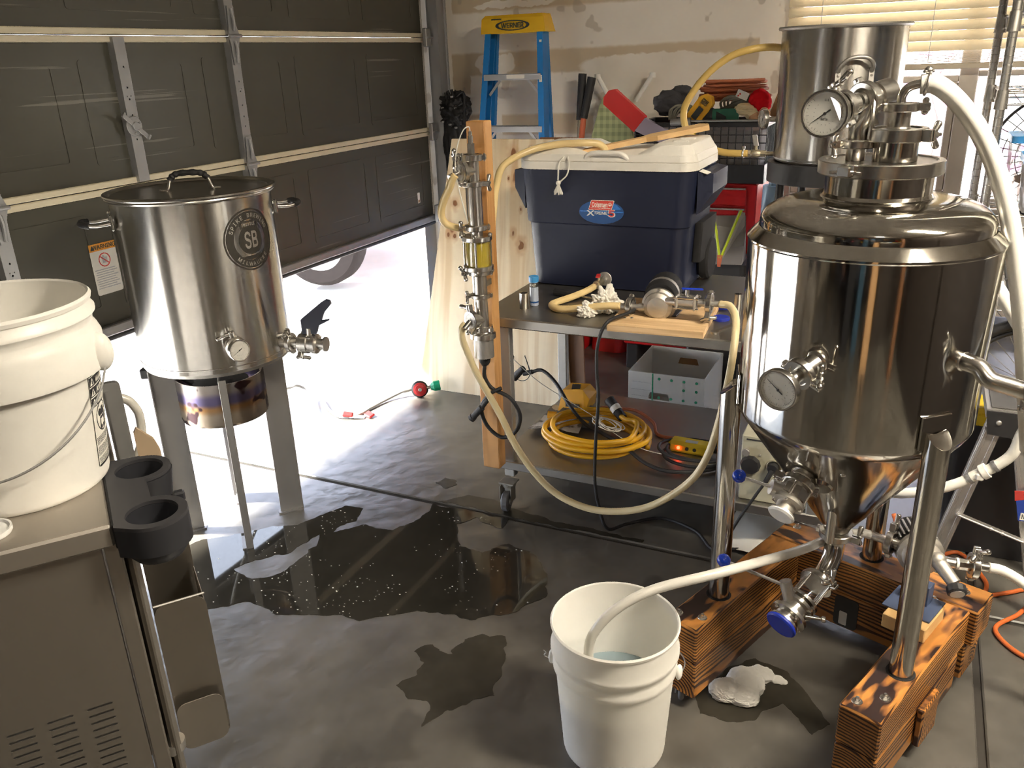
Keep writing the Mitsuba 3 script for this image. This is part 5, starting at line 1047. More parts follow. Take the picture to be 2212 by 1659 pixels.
part(pm, 'inlet', cat(cyl(hc + V(-0.02, 0.002, -0.008), hc + V(-0.065, 0.004, -0.010), 0.013, seg=24), cyl(hc + V(-0.065, 0.004, -0.01), hc + V(-0.098, 0.006, -0.012), 0.0105, seg=24), cyl(hc + V(-0.090, 0.006, -0.012), hc + V(-0.100, 0.007, -0.012), 0.0245, seg=28), cyl(hc + V(-0.10, 0.006, -0.012), hc + V(-0.135, 0.008, -0.014), 0.0105, seg=24)), 'satin', 30)
triclamp(pm, hc + V(-0.096, 0.0065, -0.012), (-1, 0.05, 0), 0.025, (0.0, -0.5, -1), up=(1, 0, 0))
oz = hc + V(0.062, -0.01, 0.024)
part(pm, 'outlet', cat(cyl(hc + V(0.01, 0, 0.020), oz, 0.013, seg=24), cyl(oz + V(0.07, 0, 0.002), oz + V(0.105, 0, 0.003), 0.0115, seg=24), cyl(oz + V(0.100, 0, 0.003), oz + V(0.110, 0, 0.003), 0.0245, seg=28), cyl(oz + V(0.10, 0, 0.003), oz + V(0.142, 0.0, 0.004), 0.0095, seg=24)), 'satin', 30)
bv = part(pm, 'outlet_valve', cat([box(oz + V(dx_, 0, 0.001), (0.010, 0.046, 0.046), 0.004) for dx_ in (0.004, 0.062)] + [cyl(oz + V(0, 0, 0.001), oz + V(0.066, 0, 0.001), 0.019, seg=24)]), 'cast_steel', 25)
for sy in (-1, 1):
    for sz in (-1, 1): part(bv, 'bolt', cyl(oz + V(-0.006, sy * 0.017, 0.001 + sz * 0.017), oz + V(0.074, sy * 0.017, 0.001 + sz * 0.017), 0.0042, seg=8), 'steel')
part(bv, 'stem', cyl(oz + V(0.033, 0, 0.015), oz + V(0.033, 0, 0.042), 0.0065), 'steel'); part(bv, 'handle', xf(box((0.026, 0, 0), (0.085, 0.013, 0.007), 0.003), trimesh.transformations.translation_matrix(oz + V(0.030, 0, 0.044)) @ trimesh.transformations.euler_matrix(0, 0.18, 0.9)), 'blue_knob', 20, label='blue lever')
triclamp(pm, oz + V(0.106, 0, 0.003), (1, 0, 0), 0.025, (0.0, -0.6, -0.9), up=(1, 0, 0.3))
for x, y, lb_ in ((-0.528, 2.690, 'front'), (-0.556, 2.825, 'rear')):
    one('dust_cap', f'blue plastic cap on the cart, the {"one nearer the wrench" if lb_ == "front" else "one farther back beside the cooler"}', 'cap', lathe([(0, 0), (0.028, 0), (0.029, 0.003), (0.029, 0.008), (0.025, 0.010), (0, 0.006)], frame((x, y, TZ + 0.0003)), 36), 'blue_cap', 30)
one('steel_sleeve', 'upright steel tube beside the blue caps near the fermenter', 'steel tube', lathe([(0.010, 0), (0.0125, 0), (0.0125, 0.075), (0.010, 0.075)], frame((-0.487, 2.75, TZ)), 28, close=True), 'steel', 30)
one('wrench', 'short chrome wrench lying at the right front edge of the cart', 'wrench', cat(xf(prism(unary_union([sbox(-0.007, -0.05, 0.007, 0.05), Point(0, 0.055).buffer(0.016).difference(sbox(-0.006, 0.055, 0.006, 0.08)), Point(0, -0.055).buffer(0.013)]), 0.007), frame((-0.492, 2.585, TZ + 0.0005), (0, 0, 1), (0.9, -0.4, 0)))), 'chrome', 20)

# things on the lower shelf
SZ = 0.1885
def coil(c, rx, ry, r, n, dz, seed, tail=None, tail0=None, tilt=0.0):
    g_ = np.random.default_rng(seed); P = []
    for i in range(n * 14):
        t = i / 14 * 2 * math.pi; kk = 1 + 0.10 * math.sin(i / 14 * 1.7 + seed) + g_.uniform(-0.02, 0.02)
        P.append((c[0] + rx * kk * math.cos(t) + 0.015 * math.sin(i * 0.31), c[1] + ry * kk * math.sin(t) + 0.012 * math.cos(i * 0.23), c[2] + dz * i / 14 + tilt * math.cos(t)))
    return tube((tail0 or []) + P + (tail or []), r, 10, 5)
yc = thing('extension_cord', 'thick yellow extension cord coiled on the lower shelf of the cart', 'extension cord')
part(yc, 'cord', coil((-0.985, 2.745, SZ + 0.011), 0.185, 0.155, 0.0098, 5, 0.0145, 2, tail=[(-0.84, 2.80, SZ + 0.085), (-0.895, 2.83, SZ + 0.08), (-0.922, 2.86, SZ + 0.075)]), 'yellow_cord', True)
pc = part(yc, 'plug', cat(cyl((-0.918, 2.868, SZ + 0.066), (-0.990, 2.915, SZ + 0.115), 0.018, 0.021)), 'black_rubber', 30)
part(pc, 'band', cyl((-0.945, 2.886, SZ + 0.084), (-0.962, 2.897, SZ + 0.096), 0.0212, 0.0216), 'white_plastic')
wc_ = thing('cord_coil', 'small bundle of thin white cord lying on the yellow coil', 'cord')
part(wc_, 'loops', coil((-0.930, 2.735, SZ + 0.092), 0.045, 0.036, 0.0016, 6, 0.001, 5, tilt=-0.012), 'white_cord', True)
part(wc_, 'tail', tube([(-1.36, 2.72, 0.545), (-1.22, 2.73, 0.425), (-1.09, 2.73, 0.358), (-0.98, 2.735, 0.300), (-0.90, 2.735, 0.245), (-0.80, 2.72, 0.212), (-0.69, 2.72, 0.200), (-0.52, 2.70, 0.20)], 0.0016, 8, 6), 'white_cord', True)
pt = thing('power_tool', 'yellow and grey power tool on the lower shelf behind the cord', 'power tool')
part(pt, 'body', cat(hull([(x, y, z) for x, y, z in [(-1.215, 2.93, SZ + .03), (-1.10, 2.93, SZ + .03), (-1.215, 3.06, SZ + .03), (-1.10, 3.06, SZ + .03), (-1.20, 2.95, SZ + .118), (-1.115, 2.955, SZ + .125), (-1.20, 3.045, SZ + .112), (-1.115, 3.045, SZ + .118), (-1.085, 2.95, SZ + .09), (-1.085, 3.04, SZ + .09)]])), 'yellow_plastic', False, label='yellow housing')
part(pt, 'plate', xf(box((-1.155, 2.985, SZ + 0.122), (0.034, 0.05, 0.004), rz=0.3), np.eye(4)), 'ink', False); part(pt, 'name_strip', box((-1.15, 2.9285, SZ + 0.062), (0.06, 0.002, 0.016)), 'ink', False)
part(pt, 'base', box2((-1.20, 2.86, SZ + 0.0005), (-1.04, 3.0, SZ + 0.045), 0.006), 'tool_grey', 20); part(pt, 'knob', cat(cyl((-1.20, 2.88, SZ + 0.03), (-1.235, 2.872, SZ + 0.032), 0.016, seg=8)), 'yellow_plastic', False); part(pt, 'chuck', cyl((-1.04, 2.895, SZ + 0.05), (-0.98, 2.905, SZ + 0.048), 0.006), 'chrome')
def paper(q, z, bend, seed, n=10):
    g_ = np.linspace(0, 1, n); v = []
    for a in g_:
        for b in g_:
            p = (1 - a) * ((1 - b) * V(*q[0]) + b * V(*q[1])) + a * ((1 - b) * V(*q[3]) + b * V(*q[2]))
            v.append((p[0], p[1], z + bend * abs(meshkit.noise(V(a * 2.2, b * 2.2, seed)))))
    f = [t for i in range(n - 1) for j in range(n - 1) for t in ((i * n + j, (i + 1) * n + j, (i + 1) * n + j + 1), (i * n + j, (i + 1) * n + j + 1, i * n + j + 1))]
    v = np.array(v); m = trimesh.Trimesh(v, f, process=False); m2 = m.copy(); m2.vertices = v + V(0, 0, 0.0012); m.faces = m.faces[:, ::-1]
    return cat(m, m2)
one('printed_manual', 'crumpled printed manual in a plastic sleeve at the left end of the lower shelf', 'paper', paper([(-1.268, 2.74), (-1.06, 2.76), (-1.10, 2.98), (-1.26, 2.99)], SZ + 0.006, 0.030, 3), 'newsprint', True)
gf = thing('circuit_breaker_plug', 'yellow inline safety plug with a glowing red lamp on the lower shelf', 'plug')
part(gf, 'housing', xf(box((0, 0, 0), (0.165, 0.062, 0.045), 0.012), trimesh.transformations.translation_matrix((-0.63, 2.80, SZ + 0.024)) @ trimesh.transformations.euler_matrix(0, 0, -0.05)), 'lemon_plastic', 20)
k = uniq(gf + '__lamp'); scene[k] = {**mikit.ply(sph((-0.672, 2.768, SZ + 0.026), 0.0062, 2), 'red_plastic', smooth=True), 'emitter': {'type': 'area', 'radiance': rgb(4.0, 0.16, 0.06)}}; labels[k] = {'label': 'glowing red lamp'}
for x in (-0.640, -0.612): part(gf, 'button', cyl((x, 2.771, SZ + 0.026), (x, 2.765, SZ + 0.026), 0.0065, seg=14), 'ink')
part(gf, 'sticker', box((-0.628, 2.79, SZ + 0.0472), (0.045, 0.022, 0.001)), 'label_grey', False); part(gf, 'cord_end', cyl((-0.55, 2.80, SZ + 0.024), (-0.515, 2.80, SZ + 0.02), 0.013, 0.009), 'black_rubber')
one('power_cable', 'heavy black cable arching from the back of the shelf across the yellow cord', 'cable', tube([(-1.33, 2.93, 0.372), (-1.28, 2.93, 0.385), (-1.21, 2.90, 0.352), (-1.13, 2.84, 0.292), (-1.05, 2.80, 0.240), (-0.97, 2.76, 0.232), (-0.85, 2.68, 0.228), (-0.75, 2.62, 0.205), (-0.66, 2.60, 0.20), (-0.56, 2.64, 0.20), (-0.48, 2.72, 0.20)], 0.0072, 10, 8), 'black_rubber', True)
one('cable_plug', 'black connector hanging behind the pine post at shelf height', 'plug', cat(cyl((-1.410, 2.93, 0.335), (-1.365, 2.93, 0.385), 0.016, 0.013), cyl((-1.365, 2.93, 0.36), (-1.325, 2.93, 0.374), 0.010)), 'black_rubber')
one('power_cable', 'black cable loops around the yellow safety plug', 'cable', cat(coil((-0.60, 2.745, SZ + 0.011), 0.125, 0.09, 0.0058, 3, 0.012, 8, tail=[(-0.50, 2.66, SZ + 0.04), (-0.40, 2.60, SZ + 0.03)])), 'black_rubber', True)
one('power_cable', 'black pump cable hanging down in front of the cart', 'cable', tube([(-0.700, 2.68, 0.80), (-0.76, 2.66, 0.795), (-0.80, 2.55, 0.78), (-0.838, 2.447, 0.774), (-0.866, 2.436, 0.704), (-0.872, 2.44, 0.61), (-0.866, 2.44, 0.51), (-0.875, 2.44, 0.357), (-0.878, 2.44, 0.197), (-0.858, 2.43, 0.10), (-0.83, 2.44, 0.02), (-0.78, 2.52, 0.008), (-0.68, 2.60, 0.007), (-0.55, 2.56, 0.007), (-0.46, 2.45, 0.02), (-0.42, 2.47, 0.15), (-0.42, 2.495, 0.20)], 0.0056, 10, 8), 'black_rubber', True)
one('air_hose', 'rust brown cord curving across the lower shelf behind the black connector', 'cord', tube([(-1.06, 3.02, SZ + 0.03), (-0.98, 3.00, SZ + 0.045), (-0.90, 2.99, SZ + 0.05), (-0.82, 2.95, SZ + 0.03), (-0.79, 2.90, SZ + 0.008), (-0.74, 2.88, SZ + 0.008), (-0.62, 2.90, SZ + 0.008)], 0.0062, 10, 8), 'rust_cord', True)
one('thin_cable', 'thin dark wire drooping behind the pine post', 'wire', tube([(-1.25, 2.37, 0.61), (-1.38, 2.72, 0.50), (-1.47, 2.95, 0.47), (-1.44, 3.0, 0.40), (-1.50, 3.02, 0.33), (-1.42, 3.02, 0.29), (-1.36, 2.98, 0.34), (-1.38, 2.98, 0.42), (-1.35, 2.96, 0.37)], 0.0017, 8, 8), 'black_rubber', True)
am = thing('control_box', 'beige control box with black knobs on the right end of the lower shelf', 'control box')
part(am, 'case', box2((-0.405, 2.515, SZ + 0.0005), (-0.150, 2.80, 0.420), 0.004), 'amp_beige', 20)
part(am, 'slot', cat(box2((-0.39, 2.513, 0.405), (-0.28, 2.516, 0.409)), box2((-0.315, 2.513, 0.385), (-0.311, 2.516, 0.409))), 'ink', False)
part(am, 'selector_knob', cat(lathe([(0, 0), (0.030, 0), (0.033, 0.006), (0.028, 0.022), (0, 0.024)], frame((-0.372, 2.514, 0.322), (0, -1, 0)), 10), cyl((-0.385, 2.505, 0.305), (-0.40, 2.495, 0.270), 0.009)), 'black_plastic', False)
k = part(am, 'socket', torus((-0.300, 2.512, 0.325), (0, 1, 0), 0.021, 0.003, 28, 8), 'brass'); part(k, 'plug', cat(cyl((-0.300, 2.515, 0.325), (-0.302, 2.495, 0.323), 0.016), cyl((-0.302, 2.5, 0.318), (-0.318, 2.485, 0.280), 0.008)), 'black_rubber')
part(am, 'terminal', cat(cyl((-0.388, 2.515, 0.366), (-0.388, 2.500, 0.366), 0.010), disc((-0.388, 2.500, 0.366), (0, -1, 0), 0.013, 0.004, 0.001)), 'satin')
for p in ((-0.345, 0.357), (-0.29, 0.292), (-0.33, 0.25)): part(am, 'screw', sph((p[0], 2.514, p[1]), 0.0035, 1), 'chrome')
part(am, 'cord', tube([(-0.318, 2.485, 0.280), (-0.35, 2.47, 0.22), (-0.40, 2.44, 0.12), (-0.42, 2.46, 0.03), (-0.36, 2.50, 0.008), (-0.30, 2.44, 0.008), (-0.27, 2.36, 0.008)], 0.005, 8, 8), 'black_rubber', True)
one('floor_towel', 'white towel lying on the floor under the right end of the cart', 'towel', paper([(-0.46, 2.50), (-0.20, 2.42), (-0.12, 2.70), (-0.44, 2.78)], 0.002, 0.035, 9, 14), 'white_towel', True)

# archive box on the floor behind the cart
bx_ = thing('storage_box', 'open white and green cardboard storage box on the floor behind the cart', 'storage box')
X0, X1, Y0, Y1, HZ = -1.052, -0.712, 3.36, 3.73, 0.262
fh = Polygon([(-0.05, 0.155), (0.05, 0.155), (0.04, 0.187), (-0.04, 0.187)])
part(bx_, 'front', prism(sbox(-0.17, 0, 0.17, HZ).difference(affinity.translate(fh, -0.03, -0.015)), 0.004, frame(((X0 + X1) / 2, Y0 + 0.004, 0.001), (0, -1, 0), (1, 0, 0))), 'cardboard_white', False)
part(bx_, 'back', prism(sbox(-0.17, 0, 0.17, HZ).difference(affinity.translate(fh, 0.01, 0.03)), 0.004, frame(((X0 + X1) / 2, Y1, 0.001), (0, -1, 0), (1, 0, 0))), 'cardboard_white', False)
part(bx_, 'side', box2((X0, Y0, 0.001), (X0 + 0.004, Y1, HZ)), 'cardboard_white', False); part(bx_, 'side', box2((X1 - 0.004, Y0, 0.001), (X1, Y1, HZ)), 'cardboard_white', False); part(bx_, 'bottom', box2((X0, Y0, 0.001), (X1, Y1, 0.006)), 'cardboard_white', False)
part(bx_, 'handle_hole_backing', box2((-0.97, Y1 + 0.004, 0.15), (-0.78, Y1 + 0.008, 0.24)), 'cardboard_brown', False)
Fq = frame(((X0 + X1) / 2, Y0, 0), (0, -1, 0), (1, 0, 0))
part(bx_, 'green_stripe', prism(sbox(-0.062, 0.03, -0.056, HZ), 0.001, Fq), 'green_ink', False); part(bx_, 'green_band', prism(sbox(-0.062, 0.082, 0.165, 0.112), 0.0012, Fq), 'green_ink', False)
for x in (-0.030, 0.025, 0.080, 0.135):
    for y in (0.240, 0.200, 0.152):
        if not (y == 0.200 and x < 0.03): part(bx_, 'green_dot', prism(Point(x, y).buffer(0.0065, 6), 0.001, Fq), 'green_ink', False)
part(bx_, 'lettering', text('STORAGE BOX', 0.016, Fq @ frame((0.035, 0.095, 0.0009)), 0.0006), 'label_white', False)
part(bx_, 'ruled_lines', cat([prism(sbox(-0.155, y, -0.066, y + 0.0015), 0.0006, Fq) for y in (0.215, 0.18, 0.15)]), 'label_grey', False)

# ------------------------------------------------------------------ along the back wall
ply_t, ply_b = 3.66, 3.44
one('plywood_sheet', 'knotty pale plywood sheet leaning behind the pine post and cooler', 'plywood', hull([(x, y + d, z) for d in (0, 0.017) for x, y, z in ((-2.045, ply_t, 1.22), (-1.52, ply_t, 1.22), (-2.20, ply_b, 0.001), (-1.36, ply_b, 0.001))]), 'plywood', False)
one('plywood_sheet', 'second plywood sheet edge showing just behind the first sheet', 'plywood', hull([(x, y + d, z) for d in (0, 0.012) for x, y, z in ((-1.60, 3.70, 1.225), (-1.42, 3.70, 1.225), (-1.62, 3.48, 0.001), (-1.30, 3.48, 0.001))]), 'brown_wood', False)
ld2 = thing('step_ladder', 'blue fibreglass folding ladder with a yellow top against the back wall', 'ladder')
def rail(x0, x1, y, w=0.026, d=0.075):
    """a channel rail from the floor at x0 to the top at x1"""
    v = []
    out = Polygon([(0, 0), (w, 0), (w, 0.005), (0.005, 0.005), (0.005, d - 0.005), (w, d - 0.005), (w, d), (0, d)])
    return lambda s: hull([(x0 + s * a, y[0] + b, 0.0) for a, b in ((0, 0), (w, 0), (w, d), (0, d))] + [(x1 + s * a, y[1] + b, 1.72) for a, b in ((0, 0), (w, 0), (w, d), (0, d))])
for x0, x1, s in ((-2.415, -2.262, 1), (-1.865, -1.918, -1)):
    yb, yt = 4.36, 4.50
    a, b = V(x0, yb, 0.0), V(x1, yt, 1.715)
    for nm, (u0, u1, v0, v1) in (('rail_web', (0, 0.006, 0, 0.072)), ('rail_flange', (0, 0.034, 0, 0.006)), ('rail_flange', (0, 0.034, 0.066, 0.072))):
        part(ld2, 'rail' if nm == 'rail_web' else 'rail_flange', hull([p + V(s * uu, vv, 0) for p in (a, b) for uu in (u0, u1) for vv in (v0, v1)]), 'blue_rail', False)
    a2, b2 = V(x0 + s * 0.01, 4.60, 0.0), V(x1 + s * 0.01, 4.58, 1.70)
    part(ld2, 'rear_rail', hull([p + V(s * uu, vv, 0) for p in (a2, b2) for uu in (0, 0.024) for vv in (0, 0.03)]), 'blue_rail', False)
tp = part(ld2, 'top_cap', cat(hull([(x, y, z) for x, y, z in ((-2.282, 4.485, 1.700), (-1.895, 4.485, 1.700), (-2.282, 4.63, 1.700), (-1.895, 4.63, 1.700), (-2.275, 4.488, 1.775), (-1.905, 4.488, 1.775), (-2.255, 4.495, 1.792), (-1.92, 4.495, 1.792), (-2.255, 4.62, 1.792), (-1.92, 4.62, 1.792))])), 'yellow_top', False, label='moulded yellow top step')
Fw = frame((-2.088, 4.4845, 1.738), (0, -1, 0), (1, 0, 0))
part(tp, 'emblem', cat(prism(affinity.scale(Point(0, 0).buffer(0.026, 24).difference(Point(0, 0).buffer(0.0215, 24)), 3.9, 1.0), 0.002, Fw), text('WERNER', 0.024, Fw @ frame((0, 0, 0.0)), 0.002, width=0.135)), 'ink', False)
part(tp, 'print', cat(prism(sbox(-0.125, 0.030, -0.065, 0.036), 0.0016, Fw)), 'ink', False)
for z, x0, x1, y in ((1.490, -2.272, -1.925, 4.475), (1.214, -2.300, -1.915, 4.455), (0.91, -2.33, -1.90, 4.43), (0.61, -2.355, -1.89, 4.405), (0.31, -2.38, -1.885, 4.38)):
    k = part(ld2, 'step', cat(box2((x0, y, z - 0.004), (x1, y + 0.075, z), 0.001), box2((x0, y, z - 0.032), (x1, y + 0.004, z), 0.001), box2((x0, y + 0.071, z - 0.03), (x1, y + 0.075, z), 0.001)), 'galvanized', False)
    for xx, s in ((x0 + 0.055, -1), (x1 - 0.055, 1)) if z > 1 else (): part(ld2, 'step_brace', xf(box((0, 0, 0), (0.11, 0.004, 0.014)), trimesh.transformations.translation_matrix((xx, y + 0.03, z - 0.07)) @ trimesh.transformations.euler_matrix(0, s * 0.85, 0)), 'aluminium', False)
part(ld2, 'sticker', box2((-2.13, 4.4735, 1.466), (-2.02, 4.4752, 1.486)), 'label_white', False)
part(ld2, 'rail_sticker', cat(box2((-1.936, 4.4945, 1.50), (-1.922, 4.4955, 1.66)), box2((-1.934, 4.478, 1.39), (-1.918, 4.4795, 1.48))), 'label_white', False)
bag = thing('black_bag', 'lumpy black cloth bag hanging in the corner beside the ladder', 'bag')
part(bag, 'body', cat(blob((-2.545, 4.60, 1.10), (0.075, 0.07, 0.22), 3, 0.3, 2.5, 4), blob((-2.52, 4.58, 1.30), (0.095, 0.07, 0.095), 5, 0.45, 3.5, 4)), 'black_bagm', True)
for i in range(9): part(bag, 'strap', tube([(-2.60 + 0.16 * rng.random(), 4.54, 1.22 + 0.2 * rng.random()) for _ in range(4)], 0.009, 8, 6), 'black_bagm')
for i in range(7): part(bag, 'buckle', box((-2.585 + 0.13 * rng.random(), 4.525, 1.2 + 0.2 * rng.random()), (0.018, 0.012, 0.012), 0.003, rz=rng.random()), 'dull_steel')
lp = thing('loppers', 'long handled loppers with black grips leaning on the back wall', 'loppers')
part(lp, 'grip', cyl((-1.752, 4.62, 1.235), (-1.742, 4.64, 1.478), 0.021, 0.023), 'black_rubber', 30); part(lp, 'grip', cyl((-1.722, 4.60, 1.245), (-1.684, 4.63, 1.458), 0.021, 0.024), 'black_rubber', 30)
part(lp, 'shaft', cyl((-1.765, 4.56, 0.70), (-1.752, 4.62, 1.235), 0.012), 'brass'); part(lp, 'shaft', cyl((-1.765, 4.53, 0.70), (-1.722, 4.60, 1.245), 0.016), 'rust_paint', label='orange red shaft')
ib = thing('ironing_board', 'green checked ironing board with white legs standing on end at the wall', 'ironing board')
P = Polygon([(-0.19, -1.36), (0.19, -1.36), (0.19, -0.55), (0.13, -0.27), (0.075, -0.06), (0.055, -0.018), (0.03, -0.002), (0.0, 0.0), (-0.03, -0.002), (-0.055, -0.018), (-0.075, -0.06), (-0.13, -0.27), (-0.19, -0.55)]).buffer(-0.01).buffer(0.01)
Fi = frame((-1.552, 4.60, 1.375), (0, -1, 0.06), (1, 0, 0))
part(ib, 'cover', prism(P, 0.03, Fi @ frame((0, 0, -0.03))), 'checked_cloth', False)
part(ib, 'leg', cyl((-1.585, 4.66, 1.34), (-1.662, 4.66, 1.462), 0.0125), 'white_plastic'); part(ib, 'leg', cyl((-1.44, 4.66, 1.33), (-1.350, 4.66, 1.462), 0.0125), 'white_plastic')
for c in ((-1.662, 4.66, 1.462), (-1.350, 4.66, 1.462)): part(ib, 'foot', cyl(V(*c) - V(0.0, 0, 0.014), V(*c) + V(0, 0, 0.012), 0.0165), 'white_plastic')

# red tool chest with a black crate on top
tc = thing('tool_chest', 'red steel tool chest with many drawers behind the cooler', 'tool chest')
CX0, CX1, CY0, CY1 = -1.30, -0.665, 4.06, 4.42
part(tc, 'case', cat(box2((CX0, CY0 + 0.004, 0.14), (CX1, CY1, 0.985), 0.006)), 'red_paint', 20)
for z0, z1 in ((0.885, 0.975), (0.842, 0.880), (0.793, 0.837), (0.751, 0.788), (0.706, 0.746), (0.618, 0.701), (0.50, 0.612), (0.36, 0.495), (0.17, 0.355)):
    k = part(tc, 'drawer', box2((CX0 + 0.03, CY0 - 0.008, z0), (CX1 - 0.045, CY0 + 0.003, z1 - 0.006), 0.003), 'red_paint', 20)
    part(k, 'pull', box2((CX0 + 0.035, CY0 - 0.014, z1 - 0.016), (CX1 - 0.05, CY0 - 0.0085, z1 - 0.007), 0.002), 'satin', 20)
for x in (CX0 + 0.04, CX1 - 0.04): part(tc, 'foot', box2((x - 0.03, CY0 + 0.02, 0.0), (x + 0.03, CY1 - 0.02, 0.139), 0.004), 'black_plastic', 20)
one('tool_cabinet', 'red steel cabinet leg unit seen under the cart table', 'cabinet', box2((-1.665, 4.10, 0.001), (-1.600, 4.45, 0.80), 0.004), 'red_paint', 20)
one('gas_can', 'rounded red plastic can on the floor behind the cart', 'can', taper((-1.58, -1.36, 4.28, 4.5), (-1.56, -1.38, 4.30, 4.48), 0.001, 0.30, 0.07, 0.07), 'red_plastic', 35)
one('cardboard_carton', 'opened cardboard carton on the floor behind the left end of the cart', 'carton', cat(box2((-2.13, 4.28, 0.001), (-1.86, 4.50, 0.13)), hull([(-1.86, 4.28, 0.0), (-1.78, 4.27, 0.0), (-1.86, 4.50, 0.13), (-1.78, 4.5, 0.10)])), 'carton', False)
cr = thing('crate', 'black wire sided crate on top of the red tool chest', 'crate')
KX0, KX1, KY0, KY1, KZ0, KZ1 = -1.262, -0.640, 4.065, 4.41, 0.987, 1.262
def frame_bars(a, b, t=0.012): return None
part(cr, 'band', cat(box2((KX0, KY0, KZ0), (KX1, KY0 + 0.008, KZ0 + 0.085), 0.002), box2((KX1 - 0.008, KY0, KZ0), (KX1, KY1, KZ0 + 0.085), 0.002), box2((KX0, KY0, KZ0), (KX0 + 0.008, KY1, KZ1 - 0.01), 0.002), box2((KX0, KY1 - 0.008, KZ0), (KX1, KY1, KZ1 - 0.01), 0.002), box2((KX0, KY0, KZ0), (KX1, KY1, KZ0 + 0.006))), 'black_plastic', False)
part(cr, 'rim', cat(box2((KX0 - 0.006, KY0 - 0.008, KZ1 - 0.022), (KX1 + 0.004, KY0 + 0.008, KZ1), 0.003), box2((KX0 - 0.006, KY1 - 0.008, KZ1 - 0.022), (KX1 + 0.004, KY1 + 0.008, KZ1), 0.003), box2((KX0 - 0.006, KY0, KZ1 - 0.022), (KX0 + 0.008, KY1, KZ1), 0.003), box2((KX1 - 0.008, KY0, KZ1 - 0.022), (KX1 + 0.004, KY1, KZ1), 0.003)), 'black_plastic', 20)
part(cr, 'wire_side', cat([cyl((x, KY0 + 0.003, KZ0 + 0.08), (x, KY0 + 0.003, KZ1 - 0.02), 0.0024, seg=6) for x in np.arange(KX0 + 0.03, KX1, 0.035)] + [cyl((KX0, KY0 + 0.003, z), (KX1, KY0 + 0.003, z), 0.0024, seg=6) for z in (1.10, 1.135, 1.17, 1.205)] + [cyl((KX1 - 0.003, y, KZ0 + 0.08), (KX1 - 0.003, y, KZ1 - 0.02), 0.0024, seg=6) for y in np.arange(KY0 + 0.03, KY1, 0.035)]), 'black_plastic')
one('cloth_bundle', 'grey cloth bundle filling the black crate under the tools', 'cloth', taper((KX0 + 0.03, KX1 - 0.03, KY0 + 0.03, KY1 - 0.03), (KX0 + 0.03, KX1 - 0.03, KY0 + 0.03, KY1 - 0.03), KZ0 + 0.007, KZ1 - 0.04, 0.05, 0.05), 'grey_cloth', 35)
one('metal_rod', 'thin grey metal rod lying along the rim of the black crate', 'rod', cat(cyl((-0.985, 4.052, 1.268), (-0.655, 4.052, 1.270), 0.0055), cyl((-1.08, 4.052, 1.262), (-0.985, 4.052, 1.268), 0.017)), 'dull_steel', 30)
oc = one('extension_cord', 'faded orange cord hank piled on top of the crate', 'extension cord', cat(coil((-0.845, 4.28, 1.345), 0.145, 0.08, 0.0068, 9, 0.0105, 12), tube([(-0.98, 4.2, 1.33), (-0.86, 4.16, 1.372), (-0.72, 4.16, 1.378), (-0.655, 4.18, 1.372), (-0.68, 4.2, 1.362), (-0.80, 4.18, 1.358)], 0.0068, 8, 8)), 'rust_cord', True)
one('extension_cord', 'grey cord hank under the orange one on the crate', 'extension cord', cat(*[tube([(-0.86 + 0.012 * i, 4.17 - 0.004 * (i % 3), 1.30), (-0.87 + 0.018 * i, 4.14, 1.345 + 0.008 * math.sin(i)), (-0.82 + 0.016 * i, 4.135, 1.372 - 0.006 * (i % 4)), (-0.77 + 0.013 * i, 4.14, 1.35), (-0.745 + 0.010 * i, 4.16, 1.30)], 0.0058, 8, 6) for i in range(8)]), 'olive_cord', True)
one('cord_hank', 'olive cord loops at the left end of the crate', 'cord', cat(*[tube([(-1.11 + 0.006 * i, 4.13, 1.27), (-1.10 + 0.012 * i, 4.11, 1.315 + 0.01 * (i % 2)), (-1.05 + 0.010 * i, 4.11, 1.335), (-1.0 + 0.01 * i, 4.12, 1.30)], 0.005, 8, 6) for i in range(5)]), 'olive_cord', True)
dr_ = thing('drill', 'yellow and black cordless drill lying in the crate', 'drill')
Fd = frame((-0.952, 4.085, 1.318), (0, -1, 0), (0.62, 0, 0.78))
part(dr_, 'body', prism(Polygon([(-0.085, -0.024), (-0.07, -0.034), (0.02, -0.036), (0.055, -0.030), (0.072, -0.008), (0.066, 0.020), (0.045, 0.032), (-0.06, 0.028), (-0.085, 0.018)]).buffer(0.004), 0.055, Fd @ frame((0, 0, -0.03))), 'yellow_plastic', 20)
part(dr_, 'grip', prism(Polygon([(-0.02, -0.03), (0.03, -0.03), (0.045, -0.115), (0.0, -0.12)]).buffer(0.006), 0.036, Fd @ frame((0, 0, -0.022))), 'black_rubber', 20); part(dr_, 'trigger', prism(Polygon([(-0.05, -0.03), (-0.02, -0.03), (-0.012, -0.075), (-0.035, -0.068)]), 0.03, Fd @ frame((0, 0, -0.02))), 'yellow_plastic', False)
part(dr_, 'chuck', cyl((Fd @ [-0.083, 0, 0, 1])[:3], (Fd @ [-0.135, 0, 0, 1])[:3], 0.024, 0.019), 'black_rubber', 30)
part(dr_, 'plate', cat(prism(sbox(-0.045, -0.018, 0.015, 0.010), 0.002, Fd @ frame((0, 0, 0.0288))), *[prism(sbox(0.030 + 0.007 * i, -0.016, 0.033 + 0.007 * i, 0.016), 0.002, Fd @ frame((0, 0, 0.0288))) for i in range(4)]), 'ink', False)
sh = thing('plush_hat', 'red plush hat with cream trim in the right corner of the crate', 'hat')
